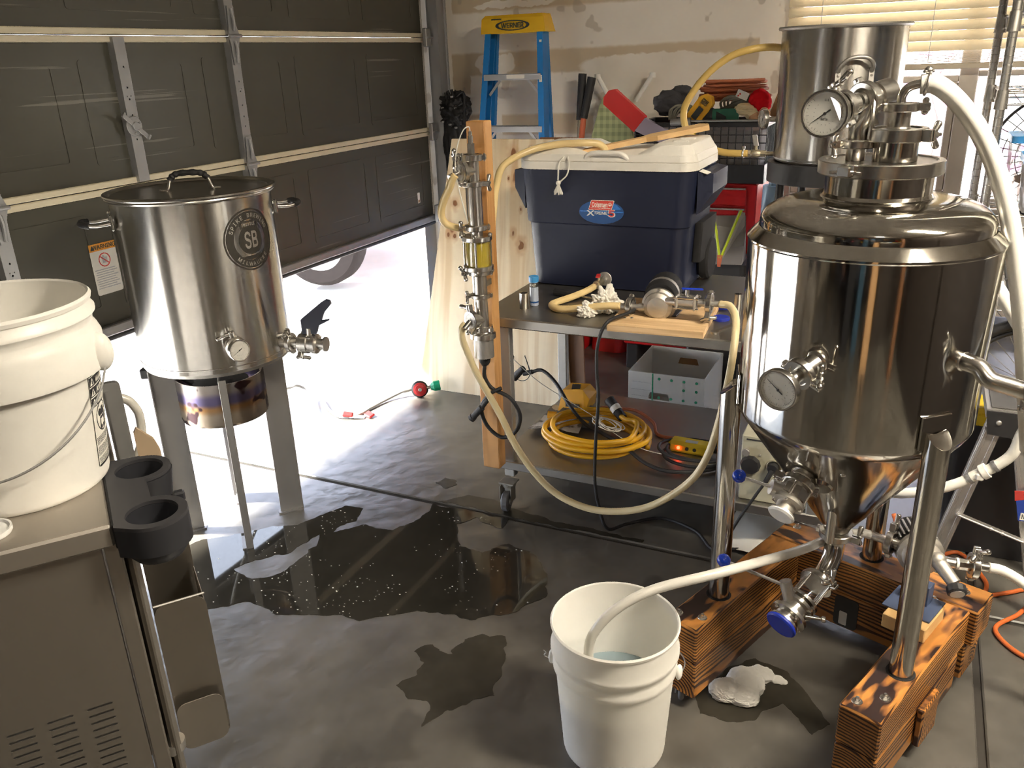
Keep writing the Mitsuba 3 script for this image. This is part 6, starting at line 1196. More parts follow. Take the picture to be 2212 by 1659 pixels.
part(sh, 'crown', blob((-0.690, 4.13, 1.345), (0.052, 0.05, 0.055), 7, 0.15, 2.0, 4), 'red_plush', True); part(sh, 'trim', cat(blob((-0.745, 4.10, 1.315), (0.055, 0.035, 0.028), 8, 0.25, 2.5, 4), blob((-0.715, 4.10, 1.292), (0.035, 0.03, 0.024), 2, 0.2, 2.5, 3)), 'cream_plush', True); part(sh, 'face', cat(blob((-0.70, 4.09, 1.283), (0.03, 0.028, 0.022), 4, 0.2, 2.0, 3), blob((-0.662, 4.09, 1.295), (0.026, 0.025, 0.028), 5, 0.2, 2.0, 3)), 'skin_plush', True)
one('small_box', 'dark green packet standing in the crate below the grey cord', 'box', box((-0.835, 4.09, 1.285), (0.12, 0.03, 0.07), 0.003, rz=0.1), 'green_box', False)
one('tool_pouch', 'dark grey tool pouch at the left end of the crate pile', 'pouch', cat(blob((-1.13, 4.22, 1.34), (0.085, 0.06, 0.06), 21, 0.3, 2.5, 4), blob((-1.08, 4.24, 1.39), (0.05, 0.04, 0.03), 22, 0.3, 2.5, 3)), 'dark_cloth', True)
one('black_strap', 'dark green strap lying across the crate contents', 'strap', xf(box((0, 0, 0), (0.24, 0.012, 0.045), 0.004), trimesh.transformations.translation_matrix((-0.82, 4.115, 1.315)) @ trimesh.transformations.euler_matrix(0, -0.40, 0)), 'olive_dark', False)
pt2 = one('price_tag', 'white tag with red dots hanging on the grey cord', 'tag', cat(xf(box((0, 0, 0), (0.055, 0.002, 0.034)), trimesh.transformations.translation_matrix((-0.765, 4.10, 1.378)) @ trimesh.transformations.euler_matrix(0, 0.4, 0))), 'label_white', False)
for dx_ in (-0.018, -0.010): part(pt2, 'red_dot', disc((-0.765 + dx_, 4.0988, 1.392 + dx_ * 0.9), (0, -1, 0), 0.0042, 0.0008), 'red_ink', False)
sl = thing('plastic_sheath', 'bright red sheath with clear purple plastic end sticking out of the crate', 'sheath')
sd2 = nz(V(0.77, 0, -0.64)); sa = V(-1.40, 4.06, 1.395)
Fs = frame(sa, (0, -1, 0), sd2)
part(sl, 'red_cover', prism(Polygon([(0.0, 0.02), (0.02, 0.045), (0.22, 0.045), (0.22, -0.045), (0.02, -0.045), (0.0, -0.02)]), 0.035, Fs @ frame((0, 0, -0.02))), 'red_plastic', False); part(sl, 'clear_end', prism(Polygon([(0.22, 0.038), (0.42, 0.085), (0.42, 0.02), (0.22, -0.038)]), 0.03, Fs @ frame((0, 0, -0.018))), 'purple_plastic', False)
yt = thing('utility_pole', 'yellow and grey tool pole standing between cooler and crate', 'pole')
part(yt, 'pole', cyl((-0.975, 3.98, 0.75), (-0.975, 3.98, 1.215), 0.014), 'galvanized'); part(yt, 'collar', lathe([(0, 1.205), (0.026, 1.205), (0.034, 1.222), (0.030, 1.234), (0, 1.236)], frame((-0.975, 3.98, 0)), 24), 'lemon_plastic'); part(yt, 'handle', cyl((-0.965, 3.98, 0.95), (-0.965, 3.98, 1.09), 0.021), 'lemon_plastic')
one('cardboard_flap', 'brown cardboard flap behind the upper right kettle', 'cardboard', hull([(x, y, z) for y in (4.44, 4.45) for x, z in ((-0.70, 1.25), (-0.42, 1.25), (-0.42, 1.48), (-0.48, 1.46), (-0.66, 1.37))]), 'cardboard_brown', False)
# grey bag with neon trim on a black bin, right of the cooler
one('black_bin', 'black plastic bin supporting the grey bag behind the cart', 'bin', taper((-0.905, -0.65, 3.79, 4.02), (-0.91, -0.645, 3.785, 4.03), 0.001, 0.665, 0.03, 0.03), 'black_plastic', 35)
gbx = thing('fabric_bag', 'slouching grey fabric bag with neon green piping beside the red drawers', 'bag')
part(gbx, 'body', cat(hull([(-0.888, 3.752, 0.667), (-0.659, 3.752, 0.675), (-0.879, 3.881, 0.667), (-0.665, 3.881, 0.675), (-0.874, 3.731, 0.745), (-0.650, 3.731, 0.766), (-0.847, 3.773, 0.852), (-0.799, 3.816, 0.879), (-0.772, 3.720, 0.745), (-0.665, 3.816, 0.884), (-0.650, 3.752, 0.830)])), 'grey_cloth', 12)
part(gbx, 'flap', cat(hull([(-0.820, 3.725, 0.889), (-0.799, 3.725, 0.900), (-0.757, 3.704, 0.712), (-0.740, 3.704, 0.718), (-0.788, 3.752, 0.884)]), hull([(-0.681, 3.725, 0.921), (-0.654, 3.731, 0.911), (-0.750, 3.704, 0.718), (-0.735, 3.709, 0.712), (-0.656, 3.752, 0.852)])), 'grey_light', False)
part(gbx, 'piping', cat(tube([(-0.791, 3.711, 0.900), (-0.774, 3.707, 0.852), (-0.759, 3.701, 0.777), (-0.748, 3.698, 0.715)], 0.0055, 8, 6), tube([(-0.667, 3.711, 0.925), (-0.691, 3.707, 0.862), (-0.720, 3.701, 0.777), (-0.742, 3.698, 0.715)], 0.0055, 8, 6), tube([(-0.791, 3.711, 0.900), (-0.815, 3.714, 0.895), (-0.825, 3.718, 0.868)], 0.005, 8, 6)), 'neon', True)
part(gbx, 'zip_pull', hull([(-0.757, 3.693, 0.728), (-0.733, 3.693, 0.728), (-0.755, 3.693, 0.675), (-0.740, 3.693, 0.675), (-0.747, 3.701, 0.702)]), 'rust_paint', False)
one('detergent_jug', 'white and blue plastic jug beside the red tool chest', 'jug', cat(taper((-0.625, -0.53, 3.90, 4.0), (-0.62, -0.535, 3.91, 3.99), 0.70, 1.0, 0.03, 0.03), cyl((-0.575, 3.95, 1.0), (-0.575, 3.95, 1.06), 0.022)), 'jug_blue', 35)
one('shelf_box', 'pale cardboard box holding up the jug beside the tool chest', 'box', box2((-0.64, 3.86, 0.001), (-0.50, 4.04, 0.699), 0.004), 'cardboard_brown', False)

# ------------------------------------------------------------------ upper kettle on its black stand
HX, HY = -0.306, 3.543
hk = thing('hot_liquor_kettle', 'tall open brushed kettle on a black stand under the blind', 'kettle')
A = frame((HX, HY, 0))
w, uv = cylwall(0.2188, 1.1785, 1.6319, A)
part(hk, 'wall', w, 'brushed2', True, uv=uv)
w2, uv2 = cylwall(0.2166, 1.1706, 1.6319, A); w2.faces = w2.faces[:, ::-1]
part(hk, 'inner_wall', w2, 'brushed2', True, uv=uv2)
part(hk, 'base', lathe([(0, 1.1616), (0.2025, 1.1616), (0.2149, 1.1672), (0.2188, 1.1785)], A, 80), 'satin', 30)
part(hk, 'rim', lathe([(0.2166, 1.6285), (0.2295, 1.6308), (0.2329, 1.6364), (0.2295, 1.642), (0.2166, 1.6397)], A, 96, close=True), 'satin', 30)
c0 = V(HX, HY, 0)
d = nz(V(0.30, -0.95, 0)); t = V(-d[1], d[0], 0); o = V(HX, HY, 1.4912) + d * 0.2194
part(hk, 'side_handle', cat(tube([o - t * 0.056 + V(0, 0, -0.005), o - t * 0.055 + d * 0.020 + V(0, 0, 0.012), o - t * 0.035 + d * 0.032 + V(0, 0, 0.034), o + d * 0.034 + V(0, 0, 0.042), o + t * 0.035 + d * 0.032 + V(0, 0, 0.036), o + t * 0.055 + d * 0.020 + V(0, 0, 0.014), o + t * 0.056 + V(0, 0, -0.005)], 0.0068, 12, 8)), 'satin')
for s in (-1, 1): part(hk, 'handle_strap', prism(rrect(0.018, 0.075, 0.008), 0.003, frame(o + t * s * 0.056 + V(0, 0, -0.032) - d * 0.004, d, t)), 'satin', 25)
for s in (-1, 1):
    for dz in (-0.05, -0.02): part(hk, 'rivet', sph(o + t * s * 0.056 + V(0, 0, dz) - d * 0.001, 0.0042, 1), 'chrome')
td = V(-1, 0.02, 0); o = V(HX - 0.2171, HY - 0.02, 1.3135)
part(hk, 'thermometer_stem', cat(cyl(o, o + td * 0.022, 0.010, seg=20), cyl(o + td * 0.022, o + td * 0.034, 0.014, seg=6)), 'chrome', 30)
dial(hk, 'thermometer', o + td * 0.052, nz(V(-0.85, -0.52, 0.02)), 0.0385, needle=1.2, depth=0.014, ticks=31)
o = V(HX - 0.2137, HY - 0.035, 1.1852)
bvk = part(hk, 'ball_valve', cat(cyl(o + V(0.0, 0, 0), o + V(-0.032, 0, 0), 0.0085), cyl(o + V(-0.030, 0, 0), o + V(-0.050, 0, 0), 0.0135, seg=6), lathe([(0, 0), (0.010, 0.0), (0.0155, 0.012), (0.0165, 0.024), (0.0155, 0.036), (0.011, 0.044), (0, 0.044)], frame(o + V(-0.046, 0, 0), (-1, 0, 0)), 24), cyl(o + V(-0.088, 0, 0), o + V(-0.105, 0, 0), 0.0135, seg=6), cyl(o + V(-0.07, 0, 0.01), o + V(-0.07, 0, 0.032), 0.006), cyl(o + V(-0.10, 0, 0), o + V(-0.13, 0, 0), 0.0085)), 'brass', 30)
part(bvk, 'handle', cat(hull([o + V(-0.078, -0.006, 0.030), o + V(-0.060, -0.006, 0.030), o + V(-0.086, -0.006, 0.070), o + V(-0.070, -0.006, 0.072), o + V(-0.078, 0.006, 0.030), o + V(-0.060, 0.006, 0.030), o + V(-0.086, 0.006, 0.070), o + V(-0.070, 0.006, 0.072)])), 'satin', 20)
part(bvk, 'hose_clamp', cat(torus(o + V(-0.118, 0, 0), (1, 0, 0), 0.0155, 0.004, 24, 8), box(o + V(-0.118, 0, 0.022), (0.012, 0.014, 0.012), 0.002)), 'chrome')
ks = thing('kettle_stand', 'black steel stand holding the upper kettle behind the fermenter', 'stand')
part(ks, 'ring', lathe([(0.1687, 1.0862), (0.2385, 1.0862), (0.2385, 1.1605), (0.1687, 1.1605)], A, 64, close=True), 'black_plastic', 25)
for an in (0.6, 2.2, 3.75, 5.3):
    d = V(math.cos(an), math.sin(an), 0); part(ks, 'leg', cyl(V(HX, HY, 1.10) + d * 0.205, V(HX, HY, 0.0) + d * 0.225, 0.016), 'black_plastic')
part(ks, 'lower_ring', torus((HX, HY, 0.62), (0, 0, 1), 0.215, 0.009, 48, 8), 'black_plastic')

# ------------------------------------------------------------------ right side: wire shelving, stool, totes
ws = thing('wire_shelving', 'chrome wire shelving unit by the window at the right edge', 'shelving')
SX0, SX1, SY0, SY1 = 0.207, 1.12, 3.10, 3.50
for x, y in ((SX0, SY0), (SX0 - 0.015, SY1), (SX1, SY0), (SX1, SY1)):
    k = part(ws, 'post', cyl((x, y, 0.0), (x, y, 1.90), 0.0135, seg=20), 'dark_chrome')
    if x < 0.5: part(k, 'groove_rings', cat([torus((x, y, z), (0, 0, 1), 0.0135, 0.0011, 20, 6) for z in np.arange(0.30, 1.88, 0.0255)]), 'chrome', True)
for zs in (1.640, 1.418, 1.045, 0.735, 0.30):
    k = part(ws, 'shelf', cat([cyl((SX0, y, zs + dz), (SX1, y, zs + dz), 0.0034, seg=8) for y in (SY0, SY1) for dz in (0.0, -0.034)] + [cyl((x, SY0, zs + dz), (x, SY1, zs + dz), 0.0034, seg=8) for x in (SX0, SX1) for dz in (0.0, -0.034)]), 'chrome')
    part(k, 'wires', cat([cyl((x, SY0, zs + 0.003), (x, SY1, zs + 0.003), 0.0019, seg=6) for x in np.arange(SX0 + 0.025, SX1, 0.026)] + [cyl((SX0, y, zs - 0.002), (SX1, y, zs - 0.002), 0.0026, seg=6) for y in np.linspace(SY0, SY1, 4)[1:-1]]), 'chrome')
    zz = [];
    for a, b in (((SX0, SY0), (SX1, SY0)), ((SX0, SY0), (SX0, SY1))):
        L = math.hypot(b[0] - a[0], b[1] - a[1]); n = int(L / 0.028); P = [(a[0] + (b[0] - a[0]) * i / n, a[1] + (b[1] - a[1]) * i / n, zs - (0.0 if i % 2 else 0.034)) for i in range(n + 1)]; zz.append(tube(P, 0.0020, 6, 1))
    part(k, 'truss', cat(zz), 'chrome')
    for x, y in ((SX0, SY0), (SX0 - 0.012, SY1)): part(k, 'collar', lathe([(0.0136, -0.048), (0.0195, -0.048), (0.0165, 0.008), (0.0136, 0.008)], frame((x, y, zs)), 24), 'dark_chrome')
one('black_case', 'black case on the top shelf of the wire shelving', 'case', box2((0.245, 3.16, 1.646), (0.62, 3.44, 1.84), 0.008), 'black_plastic', 20)
def bin_(lab, x0, x1, y0, y1, z0, z1, content):
    b = thing('storage_bin', lab, 'bin')
    part(b, 'tub', taper((x0 + 0.012, x1 - 0.012, y0 + 0.012, y1 - 0.012), (x0, x1, y0, y1), z0, z1, 0.02, 0.02, open_top=True), 'clear_plastic', 35)
    part(b, 'lid', cat(taper((x0 - 0.006, x1 + 0.006, y0 - 0.006, y1 + 0.006), (x0 - 0.006, x1 + 0.006, y0 - 0.006, y1 + 0.006), z1, z1 + 0.022, 0.02, 0.02, rows=2)), 'blue_lid', 20, label='bright blue lid')
    for s in (0.3,): part(b, 'latch', box2((x0 + 0.05, y0 - 0.014, z1 - 0.025), (x0 + 0.115, y0 - 0.005, z1 + 0.018), 0.003), 'blue_lid', 20)
    part(b, 'contents', blob(((x0 + x1) / 2, (y0 + y1) / 2, z0 + 0.07), ((x1 - x0) * 0.40, (y1 - y0) * 0.40, 0.065), 31, 0.2, 3, 3), content, True)
bin_('clear bin with a blue lid at the back of the middle wire shelf', 0.275, 0.72, 3.30, 3.49, 1.052, 1.250, 'cardboard_brown')
bin_('clear bin with a blue latch at the front of the middle wire shelf', 0.305, 0.74, 3.105, 3.285, 1.052, 1.205, 'tan_metal')
one('cardboard_carton', 'brown carton standing on the blue lidded bin', 'carton', box2((0.345, 3.34, 1.274), (0.52, 3.47, 1.37), 0.002), 'cardboard_brown', False)
fg = thing('fan_guard', 'round black wire fan guard behind the wire shelving', 'fan')
fc = V(0.46, 3.75, 1.16)
part(fg, 'outer_ring', torus(fc, (0, 1, 0), 0.225, 0.0055, 64, 8), 'black_plastic')
part(fg, 'spokes', cat([cyl(fc + V(0.05 * math.cos(a), -0.03, 0.05 * math.sin(a)), fc + V(0.224 * math.cos(a), 0, 0.224 * math.sin(a)), 0.0016, seg=5) for a in np.linspace(0, 2 * math.pi, 41)[:-1]]), 'black_plastic')
for r in (0.09, 0.135, 0.18): part(fg, 'ring', torus(fc + V(0, -0.03 * (1 - r / 0.224), 0), (0, 1, 0), r, 0.0016, 48, 6), 'black_plastic')
part(fg, 'stand', cat(cyl(fc + V(0, 0.06, -0.2), (fc[0], fc[1] + 0.06, 0.02), 0.018), disc((fc[0], fc[1] + 0.06, 0.0), (0, 0, 1), 0.17, 0.025, 0.006), cyl(fc + V(0, 0.0, 0), fc + V(0, 0.10, 0), 0.05)), 'black_plastic')
one('plastic_tub', 'clear plastic tub on the low wire shelf', 'tub', taper((0.305, 0.55, 3.13, 3.32), (0.29, 0.57, 3.115, 3.335), 0.741, 0.80, 0.03, 0.03, open_top=True), 'clear_plastic', 35)
one('yellow_carton', 'small amber box at the right end of the low wire shelf', 'box', box2((0.44, 3.36, 0.741), (0.60, 3.47, 0.79), 0.003), 'yellow_plastic', False)
# bicycle wheel and frame behind the stool
bw = thing('bicycle', 'bicycle with a black wheel parked behind the stool', 'bicycle')
wc = V(0.42, 3.02, 0.50)
part(bw, 'tyre', torus(wc, (0.15, 1, 0.05), 0.225, 0.019, 64, 12), 'black_rubber'); part(bw, 'rim', torus(wc, (0.15, 1, 0.05), 0.20, 0.008, 64, 8), 'black_plastic')
Fb = frame(wc, (0.15, 1, 0.05))
part(bw, 'spoke', cat([cyl((Fb @ [0.015 * math.cos(a + 0.5), 0.015 * math.sin(a + 0.5), 0.02 * (-1) ** i, 1])[:3], (Fb @ [0.20 * math.cos(a), 0.20 * math.sin(a), 0, 1])[:3], 0.0010, seg=5) for i, a in enumerate(np.linspace(0, 2 * math.pi, 29)[:-1])]), 'satin'); part(bw, 'hub', cyl(wc - Fb[:3, 2] * 0.04, wc + Fb[:3, 2] * 0.04, 0.018), 'satin')
part(bw, 'fork', cyl(wc - Fb[:3, 2] * 0.035, (0.285, 2.98, 0.93), 0.012), 'dull_steel'); part(bw, 'frame_tube', cyl((0.285, 2.98, 0.93), (0.62, 3.05, 0.80), 0.016), 'black_plastic')
part(bw, 'frame_tube', cyl((0.30, 2.98, 0.88), (0.60, 3.05, 0.52), 0.016), 'dull_steel')
part(bw, 'rear_wheel', torus(wc + V(0.62, 0.05, 0.0), (0.1, 1, 0.0), 0.225, 0.019, 48, 10), 'black_rubber'); part(bw, 'prop_stand', cyl(wc + V(0, 0, 0), (0.40, 3.06, 0.275), 0.01), 'dull_steel')
one('work_stand', 'low dark trunk under the bicycle', 'trunk', box2((0.30, 2.92, 0.001), (1.10, 3.09, 0.248), 0.01), 'dark_cloth', False)
one('lilac_blanket', 'lilac cloth draped behind the bicycle spokes', 'cloth', hull([(x, y, z) for x, z in ((0.26, 0.30), (1.1, 0.30), (1.1, 0.715), (0.28, 0.715)) for y in (3.086, 3.095)]), 'lilac_cloth', False)
tt = thing('tote', 'black tote with a yellow lid behind the step stool', 'tote')
part(tt, 'tub', taper((0.215, 0.70, 2.765, 2.895), (0.195, 0.72, 2.755, 2.905), 0.001, 0.46, 0.03, 0.03), 'black_plastic', 35)
part(tt, 'lid', cat(taper((0.175, 0.74, 2.745, 2.912), (0.175, 0.74, 2.745, 2.912), 0.46, 0.492, 0.03, 0.03, rows=2), taper((0.20, 0.71, 2.765, 2.895), (0.205, 0.705, 2.77, 2.89), 0.492, 0.510, 0.03, 0.03, rows=2)), 'tote_yellow', 25, label='yellow lid')
ss = thing('step_stool', 'folding aluminium step stool with black tread at the right edge', 'step stool')
Yn, Yf = 2.455, 2.555
part(ss, 'tread', hull([(0.252, Yn - 0.004, 0.632), (0.50, Yn - 0.004, 0.632), (0.252, Yf + 0.16, 0.632), (0.50, Yf + 0.16, 0.632), (0.252, Yn - 0.004, 0.606), (0.50, Yn - 0.004, 0.606), (0.252, Yf + 0.16, 0.606), (0.50, Yf + 0.16, 0.606)]), 'aluminium', False)
part(ss, 'tread_mat', box2((0.263, Yn + 0.006, 0.633), (0.49, Yf + 0.15, 0.637), 0.001), 'tread_rubber', False, label='dimpled black tread mat')
br = part(ss, 'side_bracket', prism(Polygon([(0.252, 0.628), (0.50, 0.628), (0.50, 0.50), (0.40, 0.505), (0.36, 0.535), (0.325, 0.555), (0.262, 0.560)]), 0.008, frame((0, Yn - 0.002, 0), (0, -1, 0), (1, 0, 0))), 'black_plastic', False)
for x, z in ((0.285, 0.597), (0.345, 0.60), (0.352, 0.555), (0.42, 0.56)): part(br, 'rivet', sph((x, Yn - 0.011, z), 0.0075, 2, (1, 0.6, 1)), 'satin')
def strut(a, b, w, d, name, m='aluminium', ribs=True):
    a, b = V(*a), V(*b); z = nz(b - a); F = frame(a, z, (0, 1, 0)); L = np.linalg.norm(b - a)
    ms = [box((0, 0, L / 2), (d, w, L), 0.002, F=F)]
    if ribs: ms += [box((-d / 2, s * w * 0.3, L / 2), (0.003, w * 0.22, L), 0.001, F=F) for s in (-1, 1)]
    part(ss, name, cat(ms), m, 20)
strut((0.275, Yn + 0.012, 0.565), (0.158, Yn + 0.012, 0.0), 0.042, 0.022, 'front_leg'); strut((0.315, Yf + 0.13, 0.575), (0.20, Yf + 0.13, 0.0), 0.042, 0.022, 'front_leg')
strut((0.345, Yn + 0.012, 0.555), (0.47, Yn + 0.012, 0.0), 0.042, 0.020, 'rear_leg'); strut((0.40, Yf + 0.13, 0.575), (0.50, Yf + 0.13, 0.0), 0.042, 0.020, 'rear_leg')
strut((0.224, Yn - 0.006, 0.300), (0.440, Yn - 0.006, 0.235), 0.006, 0.020, 'spreader', ribs=False)
for x, z in ((0.226, 0.300), (0.315, 0.272), (0.345, 0.263)): part(ss, 'rivet', sph((x, Yn - 0.011, z), 0.006, 2, (1, 0.6, 1)), 'satin')
stx = part(ss, 'sticker', prism(Polygon([(0.355, 0.40), (0.425, 0.41), (0.445, 0.315), (0.375, 0.312)]), 0.0016, frame((0, Yn - 0.010, 0), (0, -1, 0), (1, 0, 0))), 'sticker_blue', False, label='red and blue sticker')
part(stx, 'red_corner', prism(Polygon([(0.353, 0.402), (0.425, 0.412), (0.428, 0.395), (0.358, 0.372)]), 0.0022, frame((0, Yn - 0.010, 0), (0, -1, 0), (1, 0, 0))), 'red_ink', False)
part(stx, 'barcode', cat(prism(sbox(0.378, 0.316, 0.415, 0.338), 0.0022, frame((0, Yn - 0.010, 0), (0, -1, 0), (1, 0, 0)))), 'label_white', False)
part(stx, 'bars', cat([prism(sbox(0.382 + 0.0045 * i, 0.320, 0.384 + 0.0045 * i, 0.334), 0.0026, frame((0, Yn - 0.010, 0), (0, -1, 0), (1, 0, 0))) for i in range(7)]), 'ink', False)
one('extension_cord', 'orange extension cord looped on the floor behind the right pump', 'extension cord', tube([(0.06, 2.42, 0.28), (0.085, 2.40, 0.22), (0.10, 2.44, 0.10), (0.16, 2.60, 0.012), (0.27, 2.74, 0.008), (0.345, 2.60, 0.008), (0.345, 2.52, 0.008), (0.40, 2.55, 0.008), (0.50, 2.62, 0.008), (0.62, 2.62, 0.008), (0.60, 2.52, 0.008), (0.48, 2.52, 0.010), (0.42, 2.44, 0.008), (0.36, 2.34, 0.008), (0.44, 2.24, 0.008), (0.58, 2.30, 0.008)], 0.0065, 10, 8), 'orange_cord', True)
one('towel', 'pale blue towel hanging from a bar behind the back leg of the fermenter', 'towel', paper([(-0.01, 2.42), (0.12, 2.40), (0.125, 2.46), (0.0, 2.48)], 0.0, 0.0, 2) if 0 else hull([(x, y, z) for x, z in ((-0.01, 0.02), (0.13, 0.02), (0.125, 0.46), (0.0, 0.47)) for y in (2.455, 2.465)]), 'lilac_cloth', False)

# ------------------------------------------------------------------ front bucket, hoses, foam
b2, R, A = bucket('bucket', 'translucent white bucket half full of liquid on the bare floor in front', V(-0.503, 1.533), 0.001, 0.362, 0.1475, 0.122, 'frost_plastic', [(0.640, 0.034, 0.0065), (0.765, 0.032, 0.0075)])
lz = 0.165
one('cleaning_liquid', 'cloudy bluish liquid half filling the translucent front bucket', 'liquid', lathe([(0, 0.0125), (0.116, 0.0125), (0.1175, 0.016), (0.1185 + 0.0245 * lz / 0.362 * 0.96, lz), (0, lz)], A, 72), 'liquid', 30)
for s in (-1, 1): part(b2, 'bail_ear', blob((-0.503 + s * 0.146, 1.533 + s * 0.03, 0.235), (0.008, 0.014, 0.020), 3, 0.0), 'white_plastic', True)
part(b2, 'bail', tube([(-0.503 - 0.152 * math.cos(t) + 0.012 * math.sin(t), 1.533 - 0.03 * math.cos(t) + 0.158 * math.sin(t), 0.235 - 0.035 * math.sin(t)) for t in np.linspace(0, math.pi, 14)], 0.0016, 8, 6), 'satin')
part(b2, 'bail_hook', tube([(-0.668, 1.497, 0.250), (-0.664, 1.50, 0.242), (-0.668, 1.50, 0.232), (-0.655, 1.503, 0.226)], 0.0014, 6, 6), 'satin')
def hose(label, pts, r, m, key='hose', sides=14): return one(key, label, 'hose', tube(pts, r, sides, 8), m, True)
hose('clear white hose running from the front bucket to the pump on the timber stand', [(-0.540, 1.480, 0.20), (-0.545, 1.472, 0.30), (-0.530, 1.475, 0.362), (-0.485, 1.50, 0.420), (-0.415, 1.545, 0.458), (-0.30, 1.62, 0.480), (-0.22, 1.72, 0.470), (-0.14, 1.86, 0.440), (-0.07, 2.02, 0.404), (-0.02, 2.085, 0.386), (0.006, 2.096, 0.380)], 0.0115, 'hose_clear')
hose('clear white hose leaving the right pump towards the right edge', [(0.275, 2.058, 0.371), (0.31, 2.062, 0.366), (0.36, 2.05, 0.345), (0.42, 2.03, 0.30), (0.50, 2.02, 0.22), (0.60, 2.02, 0.10)], 0.0125, 'hose_white')
hose('thick milky white hose arching from the fermenter top down to the right', [(-0.016, 1.925, 1.494), (0.010, 1.925, 1.494), (0.045, 1.93, 1.470), (0.085, 1.94, 1.425), (0.118, 1.95, 1.375), (0.147, 1.955, 1.318), (0.176, 1.955, 1.245), (0.200, 1.955, 1.165), (0.222, 1.955, 1.08), (0.245, 1.96, 0.98), (0.270, 1.97, 0.86), (0.30, 2.0, 0.72)], 0.0185, 'hose_white', sides=20)
k = part(f, 'hose_clip', cat(torus((-0.004, 1.925, 1.494), (1, 0, -0.15), 0.0190, 0.0035, 24, 8), sph((-0.004, 1.925, 1.520), 0.008, 1), cyl((-0.012, 1.915, 1.518), (0.004, 1.935, 1.518), 0.003)), 'dark_chrome')
hose('milky white hose descending behind the tank on its right side', [(0.155, 2.30, 1.07), (0.20, 2.30, 1.02), (0.244, 2.30, 0.959), (0.285, 2.30, 0.90), (0.35, 2.29, 0.82), (0.42, 2.27, 0.74), (0.46, 2.24, 0.66)], 0.0175, 'hose_white')
lh = hose('white hose with inline plastic connector passing behind the right front leg', [(0.36, 2.19, 0.80), (0.335, 2.195, 0.74), (0.311, 2.20, 0.680), (0.297, 2.20, 0.616), (0.262, 2.20, 0.573), (0.23, 2.20, 0.548), (0.20, 2.20, 0.521), (0.143, 2.20, 0.487), (0.09, 2.20, 0.468), (0.048, 2.215, 0.452), (0.01, 2.25, 0.45), (-0.05, 2.27, 0.46)], 0.0135, 'hose_white')
part(lh, 'connector', cat(cyl((0.268, 2.20, 0.578), (0.224, 2.20, 0.542), 0.0125), cyl((0.251, 2.20, 0.564), (0.240, 2.20, 0.555), 0.020), box((0.236, 2.192, 0.548), (0.02, 0.02, 0.02), 0.004)), 'white_plastic', 30)
for p, q in (((0.270, 2.20, 0.581), (0.263, 2.20, 0.575)), ((0.219, 2.20, 0.538), (0.212, 2.20, 0.532))): part(lh, 'clamp_band', cyl(p, q, 0.0155), 'dull_steel')
hose('cream silicone hose sagging from the column foot to the cart pump', [(-1.288, 2.325, 0.760), (-1.300, 2.318, 0.742), (-1.302, 2.325, 0.70), (-1.290, 2.34, 0.640), (-1.274, 2.35, 0.586), (-1.226, 2.36, 0.491), (-1.185, 2.36, 0.419), (-1.145, 2.36, 0.338), (-1.078, 2.36, 0.244), (-0.993, 2.36, 0.170), (-0.891, 2.36, 0.137), (-0.792, 2.36, 0.140), (-0.68, 2.36, 0.176), (-0.589, 2.36, 0.242), (-0.518, 2.36, 0.322), (-0.478, 2.36, 0.41), (-0.455, 2.37, 0.51), (-0.44, 2.39, 0.62), (-0.435, 2.43, 0.72), (-0.445, 2.50, 0.80), (-0.475, 2.555, 0.828), (-0.510, 2.572, 0.828)], 0.0118, 'silicone_pale')
hose('short cream silicone hose bowing out beside the top of the steel column', [(-1.281, 2.303, 1.243), (-1.290, 2.30, 1.232), (-1.305, 2.305, 1.205), (-1.335, 2.315, 1.162), (-1.353, 2.325, 1.118), (-1.343, 2.335, 1.085), (-1.305, 2.355, 1.070), (-1.275, 2.40, 1.066), (-1.27, 2.42, 1.066)], 0.0118, 'silicone')
hose('cream silicone hose arching from behind the post into the cooler lid', [(-1.27, 2.50, 1.00), (-1.295, 2.58, 1.09), (-1.315, 2.65, 1.16), (-1.345, 2.78, 1.215), (-1.285, 2.88, 1.256), (-1.205, 2.93, 1.272), (-1.120, 2.95, 1.276), (-1.065, 2.98, 1.272), (-1.045, 3.0, 1.255), (-1.04, 3.005, 1.238)], 0.0125, 'silicone')
hose('cream silicone hose doubling back from the cooler tap to the cart pump', [(-1.027, 2.848, 0.776), (-1.040, 2.80, 0.770), (-1.075, 2.74, 0.760), (-1.105, 2.68, 0.756), (-1.110, 2.635, 0.7555), (-1.075, 2.60, 0.7555), (-1.02, 2.59, 0.762), (-0.95, 2.585, 0.776), (-0.89, 2.586, 0.785), (-0.842, 2.592, 0.787)], 0.0122, 'silicone')
hose('tan rubber hose curving from behind the upper kettle to its valve', [(-0.495, 3.645, 1.564), (-0.562, 3.555, 1.575), (-0.63, 3.51, 1.57), (-0.703, 3.51, 1.55), (-0.78, 3.51, 1.499), (-0.845, 3.51, 1.426), (-0.884, 3.51, 1.348), (-0.866, 3.51, 1.27), (-0.801, 3.51, 1.215), (-0.726, 3.508, 1.19), (-0.664, 3.504, 1.185), (-0.6197499999999999, 3.508, 1.1852)], 0.0138, 'hose_tan')
fo = [blob((-0.285, 1.80, 0.012), (0.045, 0.038, 0.028), 41, 0.12, 2.5, 4), blob((-0.245, 1.855, 0.010), (0.050, 0.055, 0.026), 42, 0.12, 2.5, 4), blob((-0.245, 1.80, 0.010), (0.045, 0.035, 0.022), 45, 0.12, 2.5, 4), blob((-0.215, 1.905, 0.006), (0.035, 0.030, 0.018), 43, 0.15, 2.5, 3), blob((-0.175, 1.905, 0.002), (0.030, 0.016, 0.008), 44, 0.15, 2.5, 3)]
